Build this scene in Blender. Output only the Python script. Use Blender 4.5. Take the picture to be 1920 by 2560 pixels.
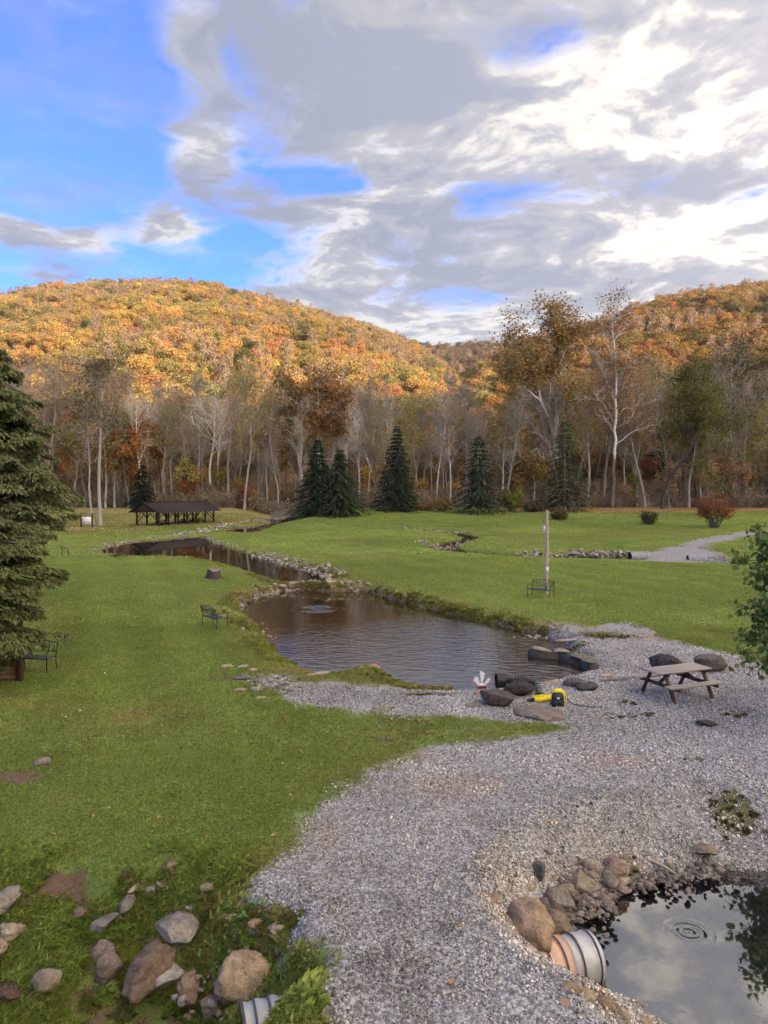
import bpy, math, random
import numpy as np
from mathutils import Vector, Matrix, Euler, noise as mnoise

for _o in list(bpy.data.objects):
    bpy.data.objects.remove(_o)
SC = bpy.context.scene
COL = SC.collection
R = math.radians

# ------------------------------------------------------------------ camera
FPX = 1923.0            # focal length in pixels of a 1920 x 2560 frame
EYE = 5.8               # balcony height above the lawn
PITCH = math.atan(65 / FPX)
cam_d = bpy.data.cameras.new('camera')
cam_d.sensor_fit = 'VERTICAL'
cam_d.sensor_height = 36.0
cam_d.lens = FPX / 2560 * 36.0
cam_d.clip_start = 0.1
cam_d.clip_end = 6000
cam = bpy.data.objects.new('camera', cam_d)
cam.location = (0, 0, EYE)
cam.rotation_euler = (math.pi / 2 - PITCH, 0, 0)
COL.objects.link(cam)
SC.camera = cam

# ------------------------------------------------------------------ exposure
SC.view_settings.view_transform = 'Standard'
SC.view_settings.look = 'None'
SC.view_settings.gamma = 1.0
SC.view_settings.exposure = 2.36
SC.view_settings.use_curve_mapping = False
SC.cycles.use_denoising = True
SC.cycles.use_adaptive_sampling = True
SC.cycles.adaptive_threshold = 0.018
SC.cycles.max_bounces = 5
SC.cycles.diffuse_bounces = 3
SC.cycles.glossy_bounces = 3
SC.cycles.transparent_max_bounces = 8
SC.cycles.caustics_reflective = False
SC.cycles.caustics_refractive = False

# ------------------------------------------------------------------ sun
SUN_AZ = R(140)         # clockwise from +Y: behind the camera, to the right
SUN_EL = R(14)
sun_d = bpy.data.lights.new('sun', 'SUN')
sun_d.energy = 3.5
sun_d.angle = R(0.6)
sun_d.color = (1.0, 0.84, 0.62)
sun = bpy.data.objects.new('sun', sun_d)
COL.objects.link(sun)
SDIR = Vector((math.sin(SUN_AZ) * math.cos(SUN_EL), math.cos(SUN_AZ) * math.cos(SUN_EL), math.sin(SUN_EL)))
sun.rotation_euler = (-SDIR).to_track_quat('-Z', 'Y').to_euler()
sun.location = SDIR * 300


# ------------------------------------------------------------------ node helper
class NT:
    """small wrapper: n = NT(tree); n('TexNoise', Scale=3, Vector=sock) -> node"""
    def __init__(self, tree):
        self.t = tree

    def __call__(self, kind, _props=None, **ins):
        nd = self.t.nodes.new('ShaderNode' + kind)
        for k, v in (_props or {}).items():
            setattr(nd, k, v)
        for k, v in ins.items():
            key = int(k[1:]) if k[0] == 'i' and k[1:].isdigit() else k.replace('_', ' ')
            self.put(nd.inputs[key], v)
        return nd

    def put(self, sock, v):
        if isinstance(v, bpy.types.NodeSocket):
            self.t.links.new(v, sock)
        elif isinstance(v, bpy.types.Node):
            self.t.links.new(v.outputs[0], sock)
        else:
            if sock.type == 'RGBA' and len(v) == 3:
                v = (*v, 1)
            sock.default_value = v

    def m(self, op, a, b=0.0, c=0.0, clamp=False):
        nd = self.t.nodes.new('ShaderNodeMath')
        nd.operation = op
        nd.use_clamp = clamp
        for i, v in enumerate((a, b, c)):
            self.put(nd.inputs[i], v)
        return nd.outputs[0]

    def v(self, op, a, b=(0, 0, 0)):
        nd = self.t.nodes.new('ShaderNodeVectorMath')
        nd.operation = op
        self.put(nd.inputs[0], a)
        if op == 'SCALE':
            self.put(nd.inputs['Scale'], b)
        else:
            self.put(nd.inputs[1], b)
        return nd.outputs['Value'] if op in ('LENGTH', 'DISTANCE', 'DOT_PRODUCT') else nd.outputs[0]

    def ss(self, x, lo, hi, a=0.0, b=1.0):
        nd = self.t.nodes.new('ShaderNodeMapRange')
        nd.interpolation_type = 'SMOOTHSTEP'
        for k, val in (('Value', x), ('From Min', lo), ('From Max', hi), ('To Min', a), ('To Max', b)):
            self.put(nd.inputs[k], val)
        return nd.outputs[0]

    def mix(self, f, a, b, mode='MIX'):
        nd = self.t.nodes.new('ShaderNodeMix')
        nd.data_type = 'RGBA'
        nd.blend_type = mode
        self.put(nd.inputs[0], f)
        self.put(nd.inputs[6], a)
        self.put(nd.inputs[7], b)
        return nd.outputs[2]

    def noise(self, vec, scale, detail=4.0, rough=0.55, dist=0.0, color=False):
        nd = self('TexNoise', Vector=vec, Scale=scale, Detail=detail, Roughness=rough, Distortion=dist)
        return nd.outputs[1 if color else 0]

    def attr(self, name, kind='GEOMETRY', out=2):
        nd = self('Attribute', {'attribute_name': name, 'attribute_type': kind})
        return nd.outputs[out]


# ------------------------------------------------------------------ pixel -> place helpers (1920 x 2560 frame)
CP, SP = math.cos(PITCH), math.sin(PITCH)


def ray(px, py):
    u, vv = (px - 960) / FPX, (1280 - py) / FPX
    return np.array((u, CP + vv * SP, -SP + vv * CP))


# ------------------------------------------------------------------ world: Nishita sky with a deck of broken cloud
world = bpy.data.worlds.new('World')
SC.world = world
world.use_nodes = True
wt = world.node_tree
wt.nodes.clear()
w = NT(wt)
sky = w('TexSky', {'sky_type': 'NISHITA', 'sun_disc': False, 'sun_elevation': SUN_EL, 'sun_rotation': SUN_AZ,
                   'altitude': 600.0, 'air_density': 1.0, 'dust_density': 0.4, 'ozone_density': 2.5})
skyc = w.mix(1.0, sky.outputs[0], (0.14, 0.25, 0.53), 'MULTIPLY')
dirv = w.v('NORMALIZE', w('TexCoord').outputs['Generated'])
sx = w('SeparateXYZ', Vector=dirv)
zz = w.m('ADD', w.m('MAXIMUM', sx.outputs[2], 0.0), 0.10)
px_ = w.m('DIVIDE', sx.outputs[0], zz)
py_ = w.m('DIVIDE', sx.outputs[1], zz)
P = w('CombineXYZ', X=px_, Y=py_, Z=0.0).outputs[0]
hx = w.m('DIVIDE', sx.outputs[0], w.m('SQRT', w.m('ADD', w.m('MULTIPLY', sx.outputs[0], sx.outputs[0]),
         w.m('ADD', w.m('MULTIPLY', sx.outputs[1], sx.outputs[1]), 0.0005))))
# the cloud deck's edge runs across the sky from overhead to the left horizon


def sky_p(px, py):
    d = ray(px, py); d = d / np.linalg.norm(d)
    return np.array((d[0], d[1])) / (max(d[2], 0) + 0.10)


def sky_blob(px, py, rx, ry, src):
    """soft oval patch of the cloud deck, 1 in the middle"""
    c = sky_p(px, py)
    r1 = abs(sky_p(px + rx, py)[0] - sky_p(px - rx, py)[0]) / 2; r2 = abs(sky_p(px, py + ry)[1] - sky_p(px, py - ry)[1]) / 2
    q = w.v('MULTIPLY', w.v('SUBTRACT', src, (float(c[0]), float(c[1]), 0.0)), (1 / r1, 1 / r2, 0.0))
    return w.ss(w.v('LENGTH', q), 1.5, 0.0)


def wsum(items):
    t_ = None
    for amp, sock in items:
        k_ = w.m('MULTIPLY', sock, amp)
        t_ = k_ if t_ is None else w.m('ADD', t_, k_)
    return t_


warp = w.v('SCALE', w.v('SUBTRACT', w.noise(P, 1.3, 2, 0.55, color=True), (0.5, 0.5, 0.5)), 0.5)
Pw = w.v('ADD', P, warp)
big = w.noise(w.v('ADD', Pw, (7.3, 2.1, 0.0)), 1.1, 3.0, 0.5)
puff = w.noise(w.v('ADD', Pw, (3.1, 9.4, 2.0)), 3.6, 6.0, 0.62)
lump = w.noise(w.v('ADD', Pw, (1.7, 4.2, 5.0)), 9.5, 3.0, 0.6)
deck = w.m('MULTIPLY', w.m('MINIMUM', w.m('MAXIMUM', w.m('ADD', hx, 0.24), -0.24), 0.22), 0.90)
spots = wsum([(-0.22, sky_blob(120, 260, 230, 280, Pw)), (-0.24, sky_blob(790, 440, 170, 60, Pw)), (-0.17, sky_blob(1300, 90, 190, 90, Pw)), (-0.17, sky_blob(1230, 500, 140, 60, Pw)), (-0.12, sky_blob(1000, 640, 160, 40, Pw)), (-0.13, sky_blob(1120, 720, 200, 40, Pw)),
              (0.20, sky_blob(450, 600, 110, 70, Pw)), (0.27, sky_blob(20, 560, 120, 90, Pw)), (0.20, sky_blob(240, 600, 110, 50, Pw)), (0.18, sky_blob(60, 690, 160, 40, Pw)), (0.16, sky_blob(560, 480, 200, 110, Pw)), (0.14, sky_blob(440, 100, 110, 120, Pw)), (0.13, sky_blob(420, 330, 120, 120, Pw)), (0.10, sky_blob(150, 620, 330, 90, Pw)), (0.10, sky_blob(850, 180, 260, 200, Pw)), (-0.12, sky_blob(300, 450, 150, 60, Pw))])
dens = w.m('ADD', w.m('ADD', w.m('ADD', w.m('MULTIPLY', big, 0.42), w.m('MULTIPLY', puff, 0.60)), deck), spots)
dens = w.m('ADD', dens, w.m('MULTIPLY', w.m('SUBTRACT', lump, 0.5), 0.22))
mask = w.m('MAXIMUM', w.ss(dens, 0.475, 0.655), w.m('MULTIPLY', w.ss(w.m('ADD', puff, w.m('MULTIPLY', big, 0.35)), 0.62, 0.90), 0.45))
thick = w.m('ADD', w.m('ADD', w.m('MULTIPLY', big, 0.75), w.m('ADD', w.m('MULTIPLY', puff, 0.95), w.m('MULTIPLY', lump, 0.70))),
            wsum([(0.36, sky_blob(860, 190, 330, 230, Pw)), (0.34, sky_blob(1680, 470, 360, 75, Pw)), (0.30, sky_blob(600, 500, 200, 110, Pw)), (0.22, sky_blob(1180, 580, 330, 80, Pw)), (-0.08, sky_blob(1560, 250, 330, 150, Pw)), (0.14, sky_blob(1300, 700, 400, 60, Pw)), (-0.15, sky_blob(1750, 620, 260, 70, Pw))]))
thick = w.ss(thick, 1.02, 1.46)
white = (1.34, 1.30, 1.22)
grey = (0.665, 0.69, 0.785)
dark = (0.44, 0.50, 0.67)
cl = w.mix(w.ss(thick, 0.0, 0.6), white, grey)
cl = w.mix(w.ss(thick, 0.62, 1.0, 0.0, 0.75), cl, dark)
cl = w.mix(w.m('MULTIPLY', w.ss(sx.outputs[2], 0.32, 0.08), 0.30), cl, (1.15, 1.12, 1.10))
# cloud scatters forward: warmer sunward, boosted out of view to light the foreground
cs_ = w.m('POWER', w.m('MULTIPLY_ADD', w.v('DOT_PRODUCT', dirv, tuple(SDIR)), 0.5, 0.5), 2.5)
cl = w.mix(1.0, cl, w.mix(cs_, (1.0, 1.0, 1.0), (7.6, 6.4, 4.9)), 'MULTIPLY')
out = w.mix(w.m('MULTIPLY', mask, 0.96), skyc, cl)
bg = w('Background', Color=out, Strength=0.13)
wo = w('OutputWorld', Surface=bg)

def G(px, py, z=0.0):
    d = ray(px, py)
    t = (z - EYE) / d[2]
    return np.array((d[0] * t, d[1] * t, z))


def DP(px, py, Y):
    d = ray(px, py)
    t = Y / d[1]
    return np.array((d[0] * t, Y, EYE + d[2] * t))


def sstep(a, b, x):
    t = np.clip((np.asarray(x, float) - a) / (b - a), 0, 1)
    return t * t * (3 - 2 * t)


def vnoise(x, y, seed=0):
    """value noise, vectorised"""
    x = np.asarray(x, float); y = np.asarray(y, float)
    xi = np.floor(x).astype(np.int64); yi = np.floor(y).astype(np.int64)
    fx = x - xi; fy = y - yi
    fx = fx * fx * (3 - 2 * fx); fy = fy * fy * (3 - 2 * fy)

    def h(a, b):
        n = (a * 374761393 + b * 668265263 + seed * 1442695041) & 0x7fffffff
        n = ((n ^ (n >> 13)) * 1274126177) & 0x7fffffff
        n = n ^ (n >> 16)
        return (n & 0xffff) / 65535.0
    return (h(xi, yi) * (1 - fx) + h(xi + 1, yi) * fx) * (1 - fy) + (h(xi, yi + 1) * (1 - fx) + h(xi + 1, yi + 1) * fx) * fy


def fbm(x, y, seed=0, oct=4):
    s = 0; a = 0.5; f = 1.0
    for i in range(oct):
        s = s + a * vnoise(np.asarray(x) * f, np.asarray(y) * f, seed + i * 17)
        a *= 0.5; f *= 2.03
    return s / (1 - 0.5 ** oct)


def sdist(x, y, poly):
    """signed distance to a closed polygon, negative inside"""
    x = np.asarray(x, float); y = np.asarray(y, float)
    best = np.full(x.shape, 1e18); inside = np.zeros(x.shape, bool)
    n = len(poly)
    for i in range(n):
        ax, ay = poly[i][0], poly[i][1]; bx, by = poly[(i + 1) % n][0], poly[(i + 1) % n][1]
        ex, ey = bx - ax, by - ay
        L = ex * ex + ey * ey + 1e-12
        t = np.clip(((x - ax) * ex + (y - ay) * ey) / L, 0, 1)
        dx = x - ax - t * ex; dy = y - ay - t * ey
        best = np.minimum(best, dx * dx + dy * dy)
        c = ((ay > y) != (by > y)) & (x < (bx - ax) * (y - ay) / (by - ay + 1e-12) + ax)
        inside ^= c
    d = np.sqrt(best)
    return np.where(inside, -d, d)


def smooth_poly(p, it=2):
    p = np.array([q[:2] for q in p], float)
    for _ in range(it):
        nx = np.roll(p, -1, 0)
        p = np.stack([p * 0.75 + nx * 0.25, p * 0.25 + nx * 0.75], 1).reshape(-1, 2)
    return p


def smooth_line(p, it=2):
    p = np.array([q[:2] for q in p], float)
    for _ in range(it):
        a, b = p[:-1], p[1:]
        q = np.stack([a * 0.75 + b * 0.25, a * 0.25 + b * 0.75], 1).reshape(-1, 2)
        p = np.vstack([p[:1], q, p[-1:]])
    return p


def ldist(x, y, line):
    x = np.asarray(x, float); y = np.asarray(y, float)
    best = np.full(x.shape, 1e18)
    for i in range(len(line) - 1):
        ax, ay = line[i]; bx, by = line[i + 1]
        ex, ey = bx - ax, by - ay
        t = np.clip(((x - ax) * ex + (y - ay) * ey) / (ex * ex + ey * ey + 1e-12), 0, 1)
        best = np.minimum(best, (x - ax - t * ex) ** 2 + (y - ay - t * ey) ** 2)
    return np.sqrt(best)


# ------------------------------------------------------------------ the lie of the land, read off the photograph
WL_LOW, WL_UP, WL_NEAR, WL_STR = -0.32, -0.12, -0.95, -0.16
lower_px = [(642, 1493), (679, 1481), (717, 1475), (767, 1476), (840, 1481), (918, 1477), (968, 1500), (1026, 1508), (1087, 1528), (1130, 1537),
            (1199, 1551), (1280, 1571), (1307, 1579), (1342, 1585), (1388, 1598), (1420, 1612), (1440, 1640), (1478, 1668), (1481, 1677), (1452, 1686), (1405, 1699), (1342, 1714),
            (1300, 1716), (1249, 1722), (1180, 1729), (1099, 1729), (1029, 1722), (1000, 1714), (965, 1698), (952, 1684), (918, 1672), (879, 1681), (833, 1690), (779, 1679),
            (730, 1663), (695, 1645), (671, 1617), (658, 1590), (630, 1568), (602, 1542), (594, 1520), (613, 1503)]
upper_px = [(236, 1378), (263, 1387), (293, 1389), (365, 1391), (425, 1391), (480, 1396), (522, 1403), (560, 1414), (600, 1425), (640, 1438), (690, 1455), (718, 1464),
            (752, 1461), (800, 1459), (850, 1455), (827, 1435), (781, 1421), (712, 1408), (660, 1389), (596, 1374), (550, 1359), (521, 1346), (492, 1339),
            (428, 1348), (347, 1353), (289, 1362), (243, 1373)]
creek_px = [(548, 1325), (581, 1331), (612, 1334), (643, 1331), (675, 1320), (700, 1309), (760, 1297), (752, 1291), (700, 1300), (659, 1312), (621, 1318), (570, 1320)]
near_px = [(1574, 2217), (1539, 2247), (1485, 2264), (1428, 2300), (1415, 2345), (1440, 2420), (1480, 2455), (1515, 2485), (1574, 2502), (1610, 2530), (1700, 2600), (1760, 2760),
           (2500, 2760), (2500, 2190), (2100, 2185), (1920, 2180), (1813, 2172), (1779, 2179), (1722, 2189), (1665, 2196)]
lower = smooth_poly([G(x, y, WL_LOW) for x, y in lower_px])
upper = smooth_poly([G(x, y, WL_UP) for x, y in upper_px])
creek = smooth_poly([G(x, y, -0.08) for x, y in creek_px])
near = smooth_poly([G(x, y, WL_NEAR) for x, y in near_px])
stream = smooth_line([G(x, y, WL_STR) for x, y in
                      [(985, 1322), (1050, 1325), (1120, 1331), (1165, 1338), (1185, 1345), (1140, 1358), (1095, 1366), (1130, 1378), (1190, 1385), (1260, 1391), (1340, 1394), (1450, 1396), (1560, 1397)]])
stream2 = smooth_line([G(x, y, WL_STR) for x, y in [(1772, 1406), (1830, 1413), (1900, 1420), (2000, 1428)]])
drive = smooth_poly([G(x, y) for x, y in
                     [(830, 2900), (800, 2523), (812, 2430), (798, 2345), (700, 2315), (640, 2303), (579, 2268), (590, 2233), (625, 2187), (694, 2129), (764, 2095), (775, 2060), (810, 2014),
                      (868, 1967), (903, 1921), (972, 1898), (1076, 1863), (1227, 1846), (1366, 1834), (1440, 1820), (1370, 1806), (1273, 1800), (1111, 1788), (984, 1782), (880, 1778),
                      (787, 1767), (717, 1749), (660, 1718), (635, 1690), (694, 1686), (752, 1692), (840, 1700), (1100, 1720), (1300, 1640), (1331, 1576), (1377, 1558), (1430, 1556), (1470, 1566), (1510, 1560),
                      (1551, 1552), (1620, 1563), (1666, 1597), (1782, 1620), (1852, 1643), (2000, 1668), (2600, 1700), (3200, 2900)]])
path = smooth_poly([G(x, y) for x, y in
                    [(1550, 1400), (1590, 1383), (1640, 1371), (1690, 1364), (1722, 1352), (1765, 1344), (1800, 1337), (1868, 1327), (1930, 1323), (1930, 1335), (1868, 1343), (1820, 1353), (1795, 1359),
                     (1775, 1367), (1792, 1376), (1820, 1388), (1830, 1405), (1700, 1409)]])
PIPE_A = G(604, 2590, -0.86)
PIPE_B = G(1482, 2392, -0.80)


def gully(x, y):
    """the ditch at the foot of the balcony on the left that feeds the culvert"""
    ax, ay = -5.9, 9.0
    d1 = ldist(x, y, [(-9.0, 10.0), (-6.5, 9.5), (-4.4, 9.0), (PIPE_A[0] - 1.5, PIPE_A[1] + 0.1)])
    return d1


def base_h(x, y):
    x = np.asarray(x, float); y = np.asarray(y, float)
    left = sstep(-12, -24, x)
    r1 = 1.9 * sstep(100, 140, y) * (1 - left) + 1.9 * sstep(119, 137, y) * left
    r2 = 2.6 * sstep(140, 185, y) * (0.35 + 0.65 * sstep(10, 50, x))
    h = r1 + r2
    h = h + (fbm(x / 9.0, y / 9.0, 3) - 0.5) * 0.22 * sstep(14, 30, y) + (fbm(x / 2.2, y / 2.2, 5, 3) - 0.5) * 0.05
    # low swell on the right lawn, dip on the near left
    h = h + 0.22 * np.exp(-(((x - 6) / 9) ** 2 + ((y - 60) / 14) ** 2))
    h = h - 0.25 * sstep(-4.0, -8.0, x) * sstep(19.5, 15.5, y) * sstep(10.5, 14, y)
    return h


def land_h(x, y):
    x = np.asarray(x, float); y = np.asarray(y, float)
    h = base_h(x, y)
    wob = (fbm(x * 1.1, y * 1.1, 9, 3) - 0.5)

    def carve(h, sd, wl, slope, depth):
        sd = sd + wob * 0.18
        prof = np.where(sd > 0, wl + sd * slope, wl + np.maximum(sd * 0.8, -depth))
        k = 0.10
        a = np.clip(0.5 + 0.5 * (prof - h) / k, 0, 1)
        return prof * (1 - a) + h * a - k * a * (1 - a)
    sl = 0.95 - 0.68 * sstep(29, 24, y)
    h = carve(h, sdist(x, y, lower), WL_LOW, sl, 0.7)
    h = carve(h, sdist(x, y, upper), WL_UP, 0.30, 0.6)
    h = carve(h, sdist(x, y, creek), -0.08, 0.2, 0.3)
    h = carve(h, sdist(x, y, near), WL_NEAR, 0.72, 0.55)
    wid = 1.2 + 0.5 * sstep(88, 78, y)
    h = carve(h, ldist(x, y, stream) - wid, WL_STR, 0.22, 0.25)
    h = carve(h, ldist(x, y, stream2) - 0.9, WL_STR, 0.5, 0.25)
    g = gully(x, y)
    h = carve(h, g - 0.75 + wob * 0.7 + (fbm(x * 2.3, y * 2.3, 13, 3) - .5) * .35, -1.5, 0.85, 0.1)
    return h



# ------------------------------------------------------------------ mesh helpers
def mesh_from(name, geo, cols=None):
    """geo: list of (V, F[, material index]); each F an (m, k) int array"""
    vs, loops, starts, tot, mi = [], [], [], [], []
    off = 0; ls = 0
    for g in geo:
        V = np.asarray(g[0], np.float32); F = np.asarray(g[1], np.int64)
        if len(F) == 0:
            continue
        vs.append(V)
        k = F.shape[1]
        loops.append((F + off).reshape(-1))
        starts.append(ls + np.arange(len(F)) * k)
        tot.append(np.full(len(F), k))
        mi.append(np.full(len(F), g[2] if len(g) > 2 else 0))
        off += len(V); ls += F.size
    me = bpy.data.meshes.new(name)
    V = np.concatenate(vs); L = np.concatenate(loops); S = np.concatenate(starts); M = np.concatenate(mi)
    me.vertices.add(len(V)); me.vertices.foreach_set('co', V.reshape(-1))
    me.loops.add(len(L)); me.loops.foreach_set('vertex_index', L.astype(np.int32))
    me.polygons.add(len(S)); me.polygons.foreach_set('loop_start', S.astype(np.int32))
    me.polygons.foreach_set('material_index', M.astype(np.int32))
    me.update(calc_edges=True)
    if cols is not None:
        a = me.attributes.new('col', 'FLOAT_COLOR', 'POINT')
        c = np.ones((len(V), 4), np.float32); c[:, :3] = cols
        a.data.foreach_set('color', c.reshape(-1))
    return me


def add(name, me, mats, parent=None, smooth=False, loc=None, rz=0.0):
    ob = bpy.data.objects.new(name, me)
    if me is not None and mats is not None and len(me.materials) == 0:
        for m_ in (mats if isinstance(mats, (list, tuple)) else [mats]):
            me.materials.append(m_)
    if smooth and me is not None:
        me.polygons.foreach_set('use_smooth', np.ones(len(me.polygons), bool))
    ob.parent = parent
    if loc is not None:
        ob.location = [float(c) for c in loc]
    ob.rotation_euler[2] = rz
    COL.objects.link(ob)
    return ob


def obj(name, geo, mats, parent=None, smooth=False, loc=None, rz=0.0, cols=None):
    return add(name, mesh_from(name, geo, cols), mats, parent, smooth, loc, rz)


def tag(o, label=None, cat=None, group=None, kind=None):
    for k, v in (('label', label), ('category', cat), ('group', group), ('kind', kind)):
        if v:
            o[k] = v
    return o


def thing(name, label, cat, loc=(0, 0, 0), rz=0.0, group=None):
    o = bpy.data.objects.new(name, None)
    o.empty_display_size = 0.2
    o.location = [float(c) for c in loc]
    o.rotation_euler[2] = rz
    COL.objects.link(o)
    return tag(o, label, cat, group)


BOXF = np.array([(0, 3, 2, 1), (4, 5, 6, 7), (0, 1, 5, 4), (1, 2, 6, 5), (2, 3, 7, 6), (3, 0, 4, 7)])


def box(x0, x1, y0, y1, z0, z1):
    return (np.array([(x0, y0, z0), (x1, y0, z0), (x1, y1, z0), (x0, y1, z0), (x0, y0, z1), (x1, y0, z1), (x1, y1, z1), (x0, y1, z1)], float), BOXF)


def beam(p, q, w_, h_, up=(0, 0, 1)):
    p = np.array(p, float); q = np.array(q, float)
    d = q - p; d /= np.linalg.norm(d)
    u = np.array(up, float)
    if abs(d @ u) > 0.95:
        u = np.array((0, 1.0, 0))
    s = np.cross(d, u); s /= np.linalg.norm(s)
    u = np.cross(s, d)
    o = [(-s * w_ - u * h_) / 2, (s * w_ - u * h_) / 2, (s * w_ + u * h_) / 2, (-s * w_ + u * h_) / 2]
    return (np.array([p + o[0], p + o[1], q + o[1], q + o[0], p + o[3], p + o[2], q + o[2], q + o[3]]), BOXF)


def tube(pts, rad, k=6, cap=True):
    pts = np.array(pts, float); n = len(pts)
    rad = np.broadcast_to(np.asarray(rad, float), (n,))
    tn = np.gradient(pts, axis=0); tn /= np.linalg.norm(tn, axis=1)[:, None] + 1e-9
    ref = np.array((0.31, 0.95, 0.05)) if abs(tn[0] @ np.array((0.31, 0.95, 0.05))) < 0.9 else np.array((1.0, 0, 0))
    s = np.cross(tn, ref); s /= np.linalg.norm(s, axis=1)[:, None] + 1e-9
    u = np.cross(tn, s)
    a = np.arange(k) / k * 2 * math.pi
    V = (pts[:, None, :] + rad[:, None, None] * (np.cos(a)[None, :, None] * s[:, None, :] + np.sin(a)[None, :, None] * u[:, None, :])).reshape(-1, 3)
    i = np.arange(n - 1)[:, None] * k; j = np.arange(k)[None, :]; j2 = (j + 1) % k
    F = np.stack([i + j, i + k + j, i + k + j2, i + j2], -1).reshape(-1, 4)
    return (V, F)


def capped(pts, rad, k=8):
    V, F = tube(pts, rad, k)
    n = len(V) // k
    out_ = [(V, F)]
    Vc = np.vstack([V[:k], V[-k:], [np.mean(V[:k], 0)], [np.mean(V[-k:], 0)]])
    j = np.arange(k); j2 = (j + 1) % k
    out_.append((Vc, np.vstack([np.stack([j, j2, np.full(k, 2 * k)], 1), np.stack([k + j2, k + j, np.full(k, 2 * k + 1)], 1)])))
    return out_


def xf(g, M):
    M = np.array(M)
    return (np.asarray(g[0]) @ M[:3, :3].T + M[:3, 3],) + tuple(g[1:])


def rotz(a):
    c, s = math.cos(a), math.sin(a)
    return np.array([(c, -s, 0), (s, c, 0), (0, 0, 1)])


def cards(c, nrm, size, rng, aspect=1.0, k=4):
    """leaf faces at points c facing nrm: quads (or leaf-shaped hexagons)"""
    c = np.asarray(c, float); n = len(c)
    nrm = nrm / (np.linalg.norm(nrm, axis=1)[:, None] + 1e-9)
    t = rng.normal(size=(n, 3))
    s = np.cross(nrm, t); s /= np.linalg.norm(s, axis=1)[:, None] + 1e-9
    u = np.cross(nrm, s)
    sz = np.broadcast_to(np.asarray(size, float), (n,))[:, None, None]
    if k == 4:
        sh = np.array([(-.5, -.12), (0, -.5), (.5, .12), (0.02, .5)])
    else:
        sh = np.array([(0, -.55), (.38, -.28), (.42, .14), (0, .6), (-.42, .14), (-.38, -.28)])
    V = c[:, None, :] + sz * (sh[None, :, 0, None] * s[:, None, :] * aspect + sh[None, :, 1, None] * u[:, None, :])
    kk = len(sh)
    return (V.reshape(-1, 3), np.arange(n * kk).reshape(n, kk))


# ------------------------------------------------------------------ materials
def mat(name):
    m_ = bpy.data.materials.new(name)
    m_.use_nodes = True
    m_.node_tree.nodes.clear()
    return m_, NT(m_.node_tree)


def finish(n, shader):
    n('OutputMaterial', Surface=shader)


def wpos(n):
    return n('NewGeometry').outputs['Position']


def lpos(n):
    return n('TexCoord').outputs['Object']


def simple(name, colr, rough=0.7, var=0.25, scale=8.0, bump=0.0, bscale=40.0, metal=0.0, stretch=(1, 1, 1), spec=0.3):
    m_, n = mat(name)
    p = n.v('MULTIPLY', lpos(n), stretch)
    f = n.noise(p, scale, 5, 0.6)
    c = n.mix(f, tuple(x * (1 - var) for x in colr), tuple(min(1, x * (1 + var)) for x in colr))
    b = n('BsdfPrincipled', Base_Color=c, Roughness=rough, Metallic=metal, Specular_IOR_Level=spec)
    if bump:
        bp = n('Bump', Strength=bump, Distance=0.02, Height=n.noise(p, bscale, 4, 0.6))
        n.put(b.inputs['Normal'], bp.outputs[0])
    finish(n, b)
    return m_


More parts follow.
